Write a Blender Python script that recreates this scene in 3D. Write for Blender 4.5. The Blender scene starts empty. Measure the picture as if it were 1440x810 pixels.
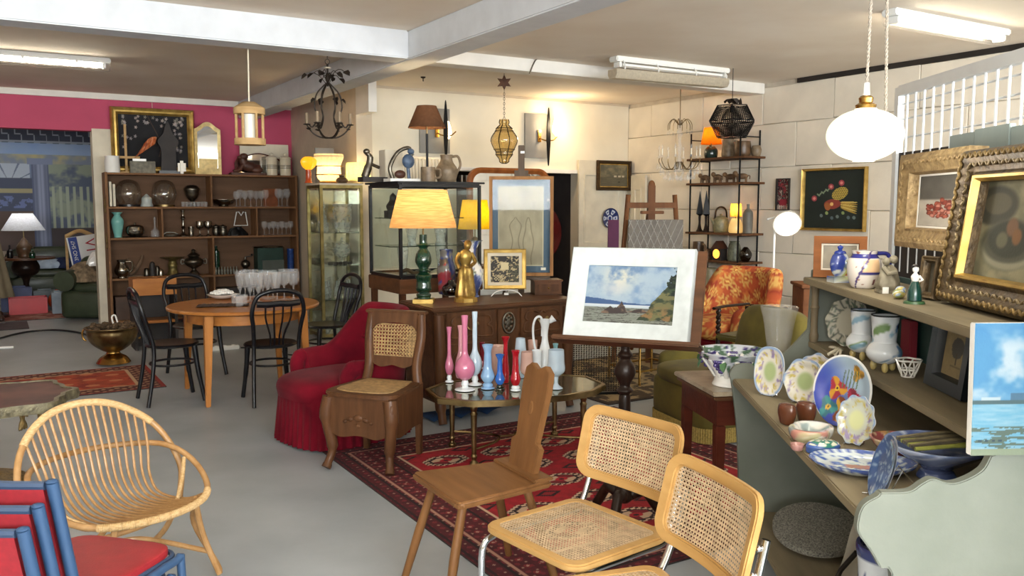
import bpy, bmesh, math, random
import numpy as np
from mathutils import Vector, Matrix
random.seed(7)
S = bpy.context.scene
COL = S.collection
PI = math.pi
# camera
F, CX, CY, HC = 1200.0, 720.0, 405.0, 1.56
PITCH = math.atan(117.0/1200.0)
cam_d = bpy.data.cameras.new('camera')
cam = bpy.data.objects.new('camera', cam_d); COL.objects.link(cam)
cam_d.sensor_width = 36.0; cam_d.lens = F/1440.0*36.0; cam_d.clip_start = 0.05
cam.location = (0, 0, HC); cam.rotation_euler = (PI/2-PITCH, 0, 0)
S.camera = cam
# colour management
S.view_settings.view_transform = 'Standard'
S.view_settings.look = 'None'
S.view_settings.gamma = 1.0
S.view_settings.use_curve_mapping = False
S.view_settings.exposure = 0.45
# world (daylight seen through the shop front)
w = bpy.data.worlds.new('sky'); S.world = w; w.use_nodes = True
w.node_tree.nodes['Background'].inputs[0].default_value = (0.80, 0.90, 1.0, 1)
w.node_tree.nodes['Background'].inputs[1].default_value = 1.2
# room axes: a runs along the back walls, b runs away from the shop front
AX = (0.854, 0.5203); BX = (-0.5203, 0.854); ROT = math.atan2(AX[1], AX[0])
def AB(a, b, z=0.0): return Vector((AX[0]*a+BX[0]*b, AX[1]*a+BX[1]*b, z))
CEIL = 2.98
def area_light(name, loc, rot, sx, sy, power, color):
 l = bpy.data.lights.new(name, 'AREA'); l.shape = 'RECTANGLE'; l.size = sx; l.size_y = sy
 l.energy = power; l.color = color
 o = bpy.data.objects.new(name, l); COL.objects.link(o); o.location = loc; o.rotation_euler = rot
 return o
# daylight entering through the glazed shop front (windows are in wall_front, behind the camera)
for i, a0 in enumerate((-2.6, 1.0, 4.6)):
 area_light('daylight_window', AB(a0, -2.9, 2.05), (PI/2+0.42, 0, ROT), 3.0, 1.3, 290, (0.92, 0.96, 1.0))
def point_light(loc, power, color=(1, 0.72, 0.42), r=0.03, name='bulb_light'):
 l = bpy.data.lights.new(name, 'POINT'); l.energy = power; l.color = color; l.shadow_soft_size = r
 o = bpy.data.objects.new(name, l); COL.objects.link(o); o.location = loc
 return o
# pixel helpers
CP, SP = math.cos(PITCH), math.sin(PITCH)
def ray(px, py):
 dx, dy = (px-CX)/F, (CY-py)/F
 return Vector((dx, CP+dy*SP, -SP+dy*CP))
CAMP = Vector((0, 0, HC))
def G(px, py, z=0.0):
 r = ray(px, py); return CAMP + r*((z-HC)/r.z)
def W(px, py, Y):
 r = ray(px, py); return CAMP + r*(Y/r.y)
def OB(px, py, b):
 r = ray(px, py); k = BX[0]*r.x+BX[1]*r.y; return CAMP + r*(b/k)
def OA(px, py, a):
 r = ray(px, py); k = AX[0]*r.x+AX[1]*r.y; return CAMP + r*(a/k)
def OX(px, py, x):
 r = ray(px, py); return CAMP + r*(x/r.x)
def a_of(p): return AX[0]*p.x+AX[1]*p.y
def b_of(p): return BX[0]*p.x+BX[1]*p.y
# colours
def lin(c):
 if isinstance(c, str): c = tuple(int(c[i:i+2], 16)/255 for i in (0, 2, 4))
 return tuple((x/12.92 if x <= 0.04045 else ((x+0.055)/1.055)**2.4) for x in c[:3])
def linA(a):
 a = np.clip(a, 0, 1); return np.where(a <= 0.04045, a/12.92, ((a+0.055)/1.055)**2.4)
def hexA(h): return np.array([int(h[i:i+2], 16)/255 for i in (0, 2, 4)])
MATS = {}
def mat(name, c, rough=0.6, metal=0.0, var=0.12, vs=6.0, bump=0.0, bs=60.0, c2=None, stretch=None, sheen=0.0, coat=0.0, spec=0.5, trans=0.0, emit=None, es=0.0, alpha=1.0, sss=0.0, coords='Object'):
 if name in MATS: return MATS[name]
 m = bpy.data.materials.new(name); MATS[name] = m; m.use_nodes = True
 nt = m.node_tree; N = nt.nodes; L = nt.links
 p = N['Principled BSDF']
 def setin(k, v):
  if k in p.inputs: p.inputs[k].default_value = v
 setin('Roughness', rough); setin('Metallic', metal); setin('Specular IOR Level', spec)
 setin('Sheen Weight', sheen); setin('Coat Weight', coat); setin('Coat Roughness', 0.15)
 setin('Transmission Weight', trans); setin('Alpha', alpha)
 if sss: setin('Subsurface Weight', sss); setin('Subsurface Radius', (0.02, 0.02, 0.02))
 L1 = lin(c)
 L2 = lin(c2) if c2 else tuple(x*(1-2*var) for x in L1)
 if not c2: L1 = tuple(min(1, x*(1+var)) for x in L1)
 tc = N.new('ShaderNodeTexCoord'); mp = N.new('ShaderNodeMapping')
 L.new(tc.outputs[coords], mp.inputs[0])
 if stretch: mp.inputs['Scale'].default_value = stretch
 if var > 0 or c2:
  no = N.new('ShaderNodeTexNoise'); no.inputs['Scale'].default_value = vs; no.inputs['Detail'].default_value = 5
  L.new(mp.outputs[0], no.inputs['Vector'])
  cr = N.new('ShaderNodeValToRGB'); cr.color_ramp.elements[0].position = 0.3; cr.color_ramp.elements[1].position = 0.7
  cr.color_ramp.elements[0].color = (*L2, 1); cr.color_ramp.elements[1].color = (*L1, 1)
  L.new(no.outputs['Fac'], cr.inputs[0]); L.new(cr.outputs[0], p.inputs['Base Color'])
 else: p.inputs['Base Color'].default_value = (*L1, 1)
 if bump:
  nb = N.new('ShaderNodeTexNoise'); nb.inputs['Scale'].default_value = bs; nb.inputs['Detail'].default_value = 3
  L.new(mp.outputs[0], nb.inputs['Vector'])
  bu = N.new('ShaderNodeBump'); bu.inputs['Strength'].default_value = bump; bu.inputs['Distance'].default_value = 0.01
  L.new(nb.outputs['Fac'], bu.inputs['Height']); L.new(bu.outputs[0], p.inputs['Normal'])
 if emit:
  p.inputs['Emission Color'].default_value = (*lin(emit), 1); p.inputs['Emission Strength'].default_value = es
 return m
def wood(name, c, c2, rough=0.45, ax='x', sc=5.0, coat=0.0, bump=0.15):
 st = {'x': (0.12, 1, 1), 'y': (1, 0.12, 1), 'z': (1, 1, 0.12)}[ax]
 return mat(name, c, rough+(0.05 if coat else 0.15), c2=c2, vs=sc*4, stretch=st, coat=coat*0.6, bump=bump, bs=sc*14, spec=0.2)
def painted(name, rough=0.5, coat=0.0, metal=0.0, bump=0.0, bs=80):
 if name in MATS: return MATS[name]
 m = mat(name, 'ffffff', rough, var=0, coat=coat, metal=metal, bump=bump, bs=bs)
 at = m.node_tree.nodes.new('ShaderNodeAttribute'); at.attribute_name = 'Col'
 m.node_tree.links.new(at.outputs['Color'], m.node_tree.nodes['Principled BSDF'].inputs['Base Color'])
 return m
def glass(name, tint='ffffff', refl=1.0, rough=0.02, dens=0.0, ior=1.5):
 """thin glass: clear straight-through transmission plus a Fresnel reflection"""
 if name in MATS: return MATS[name]
 m = bpy.data.materials.new(name); MATS[name] = m; m.use_nodes = True
 nt = m.node_tree; N = nt.nodes; L = nt.links
 N.remove(N['Principled BSDF']); out = N['Material Output']
 tr = N.new('ShaderNodeBsdfTransparent'); tr.inputs[0].default_value = (*lin(tint), 1)
 gl = N.new('ShaderNodeBsdfGlossy'); gl.inputs['Roughness'].default_value = rough
 fr = N.new('ShaderNodeFresnel'); fr.inputs[0].default_value = ior
 mu = N.new('ShaderNodeMath'); mu.operation = 'MULTIPLY_ADD'; mu.inputs[1].default_value = refl; mu.inputs[2].default_value = dens
 mu.use_clamp = True
 mx = N.new('ShaderNodeMixShader')
 ge = N.new('ShaderNodeNewGeometry'); io = N.new('ShaderNodeMath'); io.operation = 'MULTIPLY_ADD'
 io.inputs[1].default_value = 1/ior-ior; io.inputs[2].default_value = ior
 L.new(ge.outputs['Backfacing'], io.inputs[0]); L.new(io.outputs[0], fr.inputs[0])     # same reflection from both faces of a thin pane
 L.new(fr.outputs[0], mu.inputs[0]); L.new(mu.outputs[0], mx.inputs[0])
 L.new(tr.outputs[0], mx.inputs[1]); L.new(gl.outputs[0], mx.inputs[2]); L.new(mx.outputs[0], out.inputs[0])
 return m
def shade(name, c, tr=0.5, c2=None, stretch=None, vs=40):
 """lamp shade cloth: diffuse and translucent"""
 if name in MATS: return MATS[name]
 m = bpy.data.materials.new(name); MATS[name] = m; m.use_nodes = True
 nt = m.node_tree; N = nt.nodes; L = nt.links
 N.remove(N['Principled BSDF']); out = N['Material Output']
 d = N.new('ShaderNodeBsdfDiffuse'); t = N.new('ShaderNodeBsdfTranslucent'); mx = N.new('ShaderNodeMixShader')
 mx.inputs[0].default_value = tr
 tc = N.new('ShaderNodeTexCoord'); mp = N.new('ShaderNodeMapping'); no = N.new('ShaderNodeTexNoise')
 if stretch: mp.inputs['Scale'].default_value = stretch
 no.inputs['Scale'].default_value = vs; no.inputs['Detail'].default_value = 4
 cr = N.new('ShaderNodeValToRGB'); cr.color_ramp.elements[0].position = 0.35; cr.color_ramp.elements[1].position = 0.65
 cr.color_ramp.elements[0].color = (*(lin(c2) if c2 else tuple(x*0.85 for x in lin(c))), 1); cr.color_ramp.elements[1].color = (*lin(c), 1)
 L.new(tc.outputs['Object'], mp.inputs[0]); L.new(mp.outputs[0], no.inputs['Vector']); L.new(no.outputs['Fac'], cr.inputs[0])
 L.new(cr.outputs[0], d.inputs[0]); L.new(cr.outputs[0], t.inputs[0])
 L.new(d.outputs[0], mx.inputs[1]); L.new(t.outputs[0], mx.inputs[2]); L.new(mx.outputs[0], out.inputs[0])
 return m
def emis(name, c, s):
 return mat(name, c, 0.5, var=0, emit=c, es=s)
# mesh builder
def spl(pts, n=6, closed=False):
 P = [np.array(p, float) for p in pts]; out = []; k = len(P)
 rng = range(k) if closed else range(k-1)
 for i in rng:
  p0 = P[(i-1) % k] if closed or i > 0 else 2*P[0]-P[1]
  p1 = P[i]; p2 = P[(i+1) % k]
  p3 = P[(i+2) % k] if closed or i+2 < k else 2*P[-1]-P[-2]
  for j in range(n):
   t = j/n
   out.append(0.5*((2*p1)+(-p0+p2)*t+(2*p0-5*p1+4*p2-p3)*t*t+(-p0+3*p1-3*p2+p3)*t**3))
 if not closed: out.append(P[-1])
 if len(P[0]) == 2 and not closed:      # profiles never overshoot their end heights
  lo, hi = min(p[1] for p in P), max(p[1] for p in P); out = [np.array((x[0], min(max(x[1], lo), hi))) for x in out]
  if min(p[0] for p in P) >= 0: out = [np.array((max(x[0], 0), x[1])) for x in out]
 return [tuple(x) for x in out]
class MB:
 def __init__(s): s.v = []; s.f = []
 def add(s, vs, fs, T=None):
  o = len(s.v)
  if T is not None: vs = [T @ Vector(x) for x in vs]
  s.v += [tuple(x) for x in vs]; s.f += [tuple(i+o for i in q) for q in fs]; return s
 def box(s, c, d, rz=0, rx=0, ry=0, taper=1.0, T=None):
  x, y, z = d[0]/2, d[1]/2, d[2]/2; t = taper
  vs = [(-x*t, -y*t, -z), (x*t, -y*t, -z), (x*t, y*t, -z), (-x*t, y*t, -z), (-x, -y, z), (x, -y, z), (x, y, z), (-x, y, z)]
  M = Matrix.Translation(c) @ Matrix.Rotation(rz, 4, 'Z') @ Matrix.Rotation(ry, 4, 'Y') @ Matrix.Rotation(rx, 4, 'X')
  if T is not None: M = T @ M
  return s.add(vs, [(3, 2, 1, 0), (4, 5, 6, 7), (0, 1, 5, 4), (1, 2, 6, 5), (2, 3, 7, 6), (3, 0, 4, 7)], M)
 def b2(s, lo, hi): return s.box([(lo[i]+hi[i])/2 for i in range(3)], [abs(hi[i]-lo[i]) for i in range(3)])
 def lathe(s, prof, n=24, c=(0, 0, 0), T=None, sx=1.0, sy=1.0, ph=0.0, fl=None):
  vs = []; fs = []; prev = None
  for (r, z) in prof:
   if r < 1e-5: ring = [len(vs)]; vs.append((c[0], c[1], c[2]+z))
   else:
    ring = list(range(len(vs), len(vs)+n))
    for i in range(n):
     an = ph+2*PI*i/n; k = fl(an, z) if fl else 1.0
     vs.append((c[0]+r*k*sx*math.cos(an), c[1]+r*k*sy*math.sin(an), c[2]+z))
   if prev is not None:
    if len(prev) == 1 and len(ring) > 1:
     for i in range(n): fs.append((prev[0], ring[(i+1) % n], ring[i]))
    elif len(ring) == 1 and len(prev) > 1:
     for i in range(n): fs.append((prev[i], prev[(i+1) % n], ring[0]))
    elif len(ring) > 1:
     for i in range(n): fs.append((prev[i], prev[(i+1) % n], ring[(i+1) % n], ring[i]))
   prev = ring
  return s.add(vs, fs, T)
 def tube(s, pts, r, n=8, closed=False, cap=True, T=None, flat=1.0):
  P = [Vector(p) for p in pts]; k = len(P); R = r if isinstance(r, (list, tuple)) else [r]*k
  vs = []; fs = []; up = None
  for i in range(k):
   if closed: t = P[(i+1) % k]-P[(i-1) % k]
   else: t = P[min(i+1, k-1)]-P[max(i-1, 0)]
   if t.length < 1e-9: t = Vector((0, 0, 1))
   t.normalize()
   if up is None:
    up = Vector((0, 0, 1)) if abs(t.z) < 0.9 else Vector((1, 0, 0))
   up = up - t*up.dot(t)
   if up.length < 1e-6: up = Vector((1, 0, 0)) - t*t.x
   up.normalize(); sd = t.cross(up)
   for j in range(n):
    an = 2*PI*j/n
    vs.append(P[i]+(up*math.cos(an)*flat+sd*math.sin(an))*R[i])
  m = k if closed else k-1
  for i in range(m):
   for j in range(n):
    a, b = i*n+j, i*n+(j+1) % n; c, d = ((i+1) % k)*n+(j+1) % n, ((i+1) % k)*n+j
    fs.append((a, b, c, d))
  if cap and not closed:
   fs.append(tuple(range(n-1, -1, -1))); fs.append(tuple(range((k-1)*n, k*n)))
  return s.add(vs, fs, T)
 def ball(s, c, r, n=14, m=9, T=None):
  if not isinstance(r, (list, tuple)): r = (r, r, r)
  prof = [(math.sin(PI*i/m), -math.cos(PI*i/m)) for i in range(m+1)]
  prof[0] = (0, -1); prof[-1] = (0, 1)
  M = Matrix.Translation(c) @ Matrix.Diagonal((r[0], r[1], r[2], 1))
  if T is not None: M = T @ M
  return s.lathe(prof, n, T=M)
 def prism(s, poly, z0, z1, T=None):
  n = len(poly); vs = [(x, y, z0) for x, y in poly]+[(x, y, z1) for x, y in poly]
  fs = [tuple(range(n-1, -1, -1)), tuple(range(n, 2*n))]+[(i, (i+1) % n, n+(i+1) % n, n+i) for i in range(n)]
  return s.add(vs, fs, T)
 def xz(s, poly, y0, y1, T=None):
  """outline in x,z extruded from y0 (front) to y1"""
  M = Matrix(((1, 0, 0, 0), (0, 0, -1, 0), (0, 1, 0, 0), (0, 0, 0, 1)))
  return s.prism(poly, -y1, -y0, T @ M if T is not None else M)
 def yz(s, poly, x0, x1, T=None):
  M = Matrix(((0, 0, 1, 0), (1, 0, 0, 0), (0, 1, 0, 0), (0, 0, 0, 1)))
  return s.prism(poly, x0, x1, T @ M if T is not None else M)
 def rectframe(s, w, h, prof, cx=0, cz=0, T=None):
  """moulding round a w x h rectangle in x,z; prof = (inset, y) points, y<0 is the front"""
  vs = []; fs = []
  for (i, y) in prof:
   x, z = w/2-i, h/2-i
   vs += [(cx-x, y, cz-z), (cx+x, y, cz-z), (cx+x, y, cz+z), (cx-x, y, cz+z)]
  k = len(prof)
  for q in range(k-1):
   for j in range(4):
    a, b = q*4+j, q*4+(j+1) % 4
    fs.append((a, b, b+4, a+4))
  return s.add(vs, fs, T)
 def grid(s, fn, nu, nv, cu=False, T=None):
  vs = [fn(i/nu, j/nv) for j in range(nv+1) for i in range(nu+(0 if cu else 1))]
  k = nu if cu else nu+1
  fs = [(j*k+i, j*k+(i+1) % k, (j+1)*k+(i+1) % k, (j+1)*k+i) for j in range(nv) for i in range(nu)]
  return s.add(vs, fs, T)
 def build(s, name, m, parent=None, label=None, bevel=0.0, seg=2, ang=38, col=None, fix=True, subsurf=0, flat=False):
  me = bpy.data.meshes.new(name); me.from_pydata(s.v, [], s.f)
  if fix or bevel:
   bm = bmesh.new(); bm.from_mesh(me)
   if fix: bmesh.ops.recalc_face_normals(bm, faces=bm.faces)
   if bevel:
    es = [e for e in bm.edges if len(e.link_faces) == 2 and e.calc_face_angle(0) > 0.6]
    bmesh.ops.bevel(bm, geom=es, offset=bevel, segments=seg, affect='EDGES', clamp_overlap=True)
   bm.to_mesh(me); bm.free()
  if not flat:
   me.polygons.foreach_set('use_smooth', [True]*len(me.polygons))
   me.set_sharp_from_angle(angle=math.radians(ang))
  if m is not None: me.materials.append(MATS[m] if isinstance(m, str) else m)
  if col is not None: paint(me, col)
  o = bpy.data.objects.new(name, me); COL.objects.link(o)
  if parent is not None: o.parent = parent
  if label: o['label'] = label
  if subsurf:
   md = o.modifiers.new('smooth', 'SUBSURF'); md.levels = subsurf; md.render_levels = subsurf
  return o
def paint(me, fn):
 n = len(me.vertices); co = np.empty(n*3); me.vertices.foreach_get('co', co); co = co.reshape(-1, 3)
 rgb = linA(np.asarray(fn(co)))
 at = me.color_attributes.new('Col', 'FLOAT_COLOR', 'POINT')
 out = np.ones((n, 4)); out[:, :3] = rgb; at.data.foreach_set('color', out.ravel())
def canvas(name, w, h, nu, nv, fn, m, parent=None, loc=(0, 0, 0), flat=False):
 """painted flat print: grid in x,z (or x,y when flat) coloured by fn(u,v)"""
 u = np.linspace(0, 1, nu+1); v = np.linspace(0, 1, nv+1); U, V = np.meshgrid(u, v)
 co = np.zeros(((nu+1)*(nv+1), 3)); co[:, 0] = (U.ravel()-0.5)*w+loc[0]
 if flat: co[:, 1] = (V.ravel()-0.5)*h+loc[1]; co[:, 2] = loc[2]
 else: co[:, 2] = (V.ravel()-0.5)*h+loc[2]; co[:, 1] = loc[1]
 I, J = np.meshgrid(np.arange(nu), np.arange(nv)); a = (J*(nu+1)+I).ravel()
 fs = np.stack([a, a+1, a+nu+2, a+nu+1], 1)
 me = bpy.data.meshes.new(name); me.vertices.add(len(co)); me.vertices.foreach_set('co', co.ravel())
 me.loops.add(fs.size); me.loops.foreach_set('vertex_index', fs.ravel().astype(np.int32))
 me.polygons.add(len(fs)); me.polygons.foreach_set('loop_start', np.arange(0, fs.size, 4, dtype=np.int32))
 me.update(calc_edges=True)
 rgb = linA(np.asarray(fn(U.ravel(), V.ravel())))
 at = me.color_attributes.new('Col', 'FLOAT_COLOR', 'POINT')
 out = np.ones((len(co), 4)); out[:, :3] = rgb; at.data.foreach_set('color', out.ravel())
 me.materials.append(MATS[m] if isinstance(m, str) else m)
 o = bpy.data.objects.new(name, me); COL.objects.link(o)
 if parent is not None: o.parent = parent
 return o
# painting helpers (numpy)
def nz(u, v, s, seed=0):
 rs = np.random.RandomState(seed); g = rs.rand(64, 64)
 x, y = u*s, v*s; xi, yi = np.floor(x).astype(int), np.floor(y).astype(int); fx, fy = x-xi, y-yi
 fx = fx*fx*(3-2*fx); fy = fy*fy*(3-2*fy)
 q = lambda a, b: g[a % 64, b % 64]
 return (q(xi, yi)*(1-fx)+q(xi+1, yi)*fx)*(1-fy)+(q(xi, yi+1)*(1-fx)+q(xi+1, yi+1)*fx)*fy
def fb(u, v, s, seed=0, o=4):
 r = 0; a = 0.5; t = 0
 for i in range(o): r = r+a*nz(u, v, s*2**i, seed+i); t += a; a *= 0.55
 return r/t
def mixc(a, b, t):
 t = np.clip(t, 0, 1)[:, None] if np.ndim(t) else t
 return a*(1-t)+b*t
def full(u, h): return np.tile(hexA(h), (len(u), 1))
def sst(x, a, b):
 t = np.clip((x-a)/(b-a), 0, 1); return t*t*(3-2*t)
# things and tags
def tag(o, label=None, cat=None, group=None, kind=None):
 if label: o['label'] = label
 if cat: o['category'] = cat
 if group: o['group'] = group
 if kind: o['kind'] = kind
 return o
def thing(name, label, cat, loc=(0, 0, 0), rz=0.0, group=None):
 o = bpy.data.objects.new(name, None); o.empty_display_size = 0.1; COL.objects.link(o)
 o.location = loc; o.rotation_euler = (0, 0, rz)
 return tag(o, label, cat, group)
def one(mb, name, m, label, cat, loc=(0, 0, 0), rz=0.0, group=None, **k):
 o = mb.build(name, m, **k); o.location = loc; o.rotation_euler = (0, 0, rz)
 return tag(o, label, cat, group)
def struct(mb, name, m, label=None, **k):
 o = mb.build(name, m, **k); o['kind'] = 'structure'
 if label: o['label'] = label
 return o
def dup(root, loc, rz, label=None, group=None):
 r = root.copy(); COL.objects.link(r); r.location = loc; r.rotation_euler = (0, 0, rz)
 if label: r['label'] = label
 if group: r['group'] = group
 for ch in list(root.children):
  c = ch.copy(); COL.objects.link(c); c.parent = r
  for g in list(ch.children):
   d = g.copy(); COL.objects.link(d); d.parent = c
 return r
# materials
mat('concrete', 'aab0b4', 0.4, c2='92989c', vs=1.6, bump=0.06, bs=30)
mat('ceiling_paint', 'eee4d6', 0.85, c2='e2d4c2', vs=1.3)
mat('beam_paint', 'cdd0d4', 0.7, var=0.04)
mat('pink_paint', 'bc4a68', 0.75, var=0.05, vs=2)
mat('white_wall', 'e6ddc8', 0.8, var=0.04, vs=2)
mat('tan_wall', 'cdbfaa', 0.8, var=0.04)
mat('block_paint', 'e2d9c9', 0.8, var=0.05, vs=3, bump=0.15, bs=40)
mat('cream_paint', 'd8cfba', 0.65, var=0.06)
mat('mortar', 'c4baaa', 0.9, var=0.1)
mat('trim_white', 'e8e4dc', 0.6, var=0.03)
mat('plaster_gap', '2b241f', 0.9, var=0.2)
wood('wood_shelf', '8a6444', '6d4c32', 0.5, 'x')
wood('wood_shelf_back', '6f5440', '5d4533', 0.6, 'x', 3)
wood('wood_shelf_v', '8a6444', '6d4c32', 0.5, 'z')
wood('table_wood', 'b5763a', '9c602c', 0.32, 'x', 4, coat=0.3)
wood('table_leg_wood', 'b77a3f', 'a0662f', 0.35, 'z', 4, coat=0.2)
mat('black_wood', '101014', 0.32, var=0.1, coat=0.12, spec=0.35)
wood('oak_dark', '68432a', '49301f', 0.38, 'x', 4, coat=0.25)
wood('oak_dark_v', '5c3a22', '3f2617', 0.38, 'z', 4, coat=0.25)
wood('oak_carved', '634128', '472c1a', 0.42, 'z', 5, coat=0.15)
wood('rustic_wood', '7e5733', '664426', 0.45, 'x', 4, coat=0.1)
wood('rustic_wood_v', '7e5733', '664426', 0.45, 'z', 4, coat=0.1)
wood('beech', 'bc965e', 'a8804a', 0.38, 'x', 4, coat=0.2)
mat('cane', 'c6ac8a', 0.6, var=0.15, vs=40)
mat('cane_old', 'a9885a', 0.6, var=0.2, vs=40)
mat('rattan', 'b89060', 0.42, c2='9a7040', vs=18, coat=0.15)
mat('rattan_wrap', 'd8b98a', 0.55, c2='b8925c', vs=60, stretch=(1, 1, 3))
mat('chrome', 'd8dade', 0.08, 1.0, var=0)
mat('brass', '9a8c5c', 0.35, 0.9, c2='6e623c', vs=14)
mat('brass_aged', '94805a', 0.38, 1.0, c2='665436', vs=10)
mat('brass_gold', 'bc9450', 0.25, 1.0, var=0.1)
mat('gilt', '9a8050', 0.5, 0.6, c2='5c4a2a', vs=40, bump=0.4, bs=80)
mat('gilt_bright', 'd0ae62', 0.42, 0.75, c2='a08040', vs=12)
mat('gilt_pale', 'b49a6e', 0.5, 0.35, c2='7c6442', vs=40, bump=0.5, bs=70)
mat('black_metal', '17181a', 0.4, 0.6, var=0.1)
mat('iron', '3c332b', 0.55, 0.7, c2='241d18', vs=20)
mat('velvet_red', '700f20', 0.95, c2='520917', vs=5, spec=0.1, sheen=0.04)
mat('red_vinyl', '902026', 0.5, var=0.08, vs=20, bump=0.1, bs=200)
mat('red_cloth', '82101c', 0.8, var=0.08, vs=60)
mat('blue_metal', '2e4868', 0.4, 0.1, var=0.05)
mat('olive_velvet', '6a5e1c', 0.85, c2='4a4112', vs=6, sheen=0.05)
mat('fringe', 'a08a48', 0.8, var=0.2, vs=80)
mat('hutch_paint', '73776d', 0.65, c2='656a5f', vs=5, bump=0.08, bs=40)
mat('hutch_edge', '7a6a50', 0.6, var=0.15)
mat('hutch_teal', '2e504e', 0.6, var=0.12)
wood('hutch_board', '8f8268', '756a54', 0.55, 'y', 3)
mat('grey_board', '94a09e', 0.65, c2='7c8886', vs=3, stretch=(1, 1, 0.2), bump=0.1)
mat('white_metal', 'e4e6e6', 0.4, 0.1, var=0.03)
glass('glass_clear', 'f4f8f6', 1.0)
glass('glass_green', 'b8d8c4', 1.0)
glass('glass_edge', '5f9a80', 1.0, dens=0.1)
glass('glass_shelf', 'dff0e6', 1.0)
mat('crystal', 'f2f4f4', 0.06, var=0.0, alpha=0.15, coat=0.6)
glass('dome_glass', 'f4f6f6', 1.6, dens=0.05, rough=0.03)
glass('smoke_glass', '7a6a58', 1.0, dens=0.06)
glass('amber_glass', 'f0e0b8', 1.2, dens=0.1)
glass('table_glass', 'c8c8b8', 1.6, dens=0.05)
mat('mirror', 'e8eaea', 0.03, 1.0, var=0)
mat('porcelain', 'f0eee8', 0.18, var=0.03, coat=0.3)
mat('cream_ceramic', 'e2d8c0', 0.25, var=0.05, coat=0.3)
mat('silver', 'b8b2a6', 0.22, 1.0, c2='6a6258', vs=12)
mat('pewter', '8a8478', 0.35, 1.0, c2='4a443c', vs=14)
mat('dark_stuff', '2a2320', 0.6, var=0.2)
mat('brown_ceramic', '6a5038', 0.35, c2='45321f', vs=14)
mat('stoneware', '8c7a62', 0.45, c2='5f4e3a', vs=18)
mat('white_plastic', 'e8e8e4', 0.4, var=0.02)
painted('print', 0.6); painted('canvas_paint', 0.8, bump=0.1, bs=120); painted('ceramic_paint', 0.2, coat=0.4)
painted('rug_paint', 0.95, bump=0.3, bs=300); painted('wood_paint', 0.5); painted('satin_paint', 0.4)
# the room shell
# a: -6 .. 7.86 along the back walls, b: -3 .. 12.25 away from the shop front
A0, A1, AR, BF, BW, BP = -6.0, 7.86, 3.75, -3.0, 9.7, 12.25
OP0, OP1, OPZ = -1.3, 1.16, 2.5            # opening to the back room
BBACK = 17.5
def abbox(mb, a0, a1, b0, b1, z0, z1):
 c = AB((a0+a1)/2, (b0+b1)/2, (z0+z1)/2)
 return mb.box(c, (abs(a1-a0), abs(b1-b0), abs(z1-z0)), rz=ROT)
mb = MB(); abbox(mb, A0-0.2, A1+0.2, BF-0.2, BBACK+0.2, -0.1, 0.0); struct(mb, 'floor', 'concrete', 'worn grey concrete floor')
mb = MB(); abbox(mb, A0-0.2, A1+0.2, BF-0.2, BBACK+0.2, CEIL, CEIL+0.1); struct(mb, 'ceiling', 'ceiling_paint', 'cream plaster ceiling')
mb = MB(); abbox(mb, A0, OP0, BP, BP+0.2, 0, CEIL); abbox(mb, OP1, AR, BP, BP+0.2, 0, CEIL); abbox(mb, OP0, OP1, BP, BP+0.2, OPZ, CEIL)
struct(mb, 'wall_pink', 'pink_paint', 'deep pink painted back wall around the opening')
mb = MB(); abbox(mb, AR, AR+0.2, BW, BP+0.2, 0, CEIL); struct(mb, 'wall_return', 'tan_wall', 'tan painted short return wall')
NA0, NA1, NZ = a_of(OB(642, 300, BW)), a_of(OB(814, 300, BW)), OB(760, 243, BW).z     # dark recess in the back wall
mb = MB(); abbox(mb, AR+0.2, NA0, BW, BW+0.2, 0, CEIL); abbox(mb, NA1, A1, BW, BW+0.2, 0, CEIL); abbox(mb, NA0, NA1, BW, BW+0.2, NZ, CEIL); struct(mb, 'wall_back', 'white_wall', 'cream painted back wall')
# block wall on the right, every block a piece
mb = MB(); abbox(mb, A1+0.02, A1+0.2, BF, BW+0.2, 0, CEIL); wr = struct(mb, 'wall_right', 'mortar', 'cream painted block wall')
blk = {}
def block(L, h):
 k = (round(L, 3), round(h, 3))
 if k not in blk:
  m_ = MB(); m_.box((0, 0, 0), (0.03, L, h)); o = m_.build('block', 'block_paint', bevel=0.006, seg=1)
  blk[k] = o; return o
 o = blk[k].copy(); COL.objects.link(o); return o
hz = [0.0, 0.5, 1.0, 1.5, 2.0, 2.5, 2.93]
for r in range(6):
 b = BW; first = True
 while b > 0.2:
  L = (0.5 if r % 2 else 1.0) if first else 1.0
  first = False; h = hz[r+1]-hz[r]
  o = block(L-0.006, h-0.006); o.parent = wr
  p = AB(A1+0.012+random.uniform(-0.004, 0.003), b-L/2, (hz[r]+hz[r+1])/2); o.location = p; o.rotation_euler = (0, 0, ROT)
  b -= L
mb = MB(); abbox(mb, A1-0.015, A1+0.02, 1.0, 6.7, 2.93, CEIL); g_ = mb.build('gap', 'plaster_gap', wr)
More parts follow.
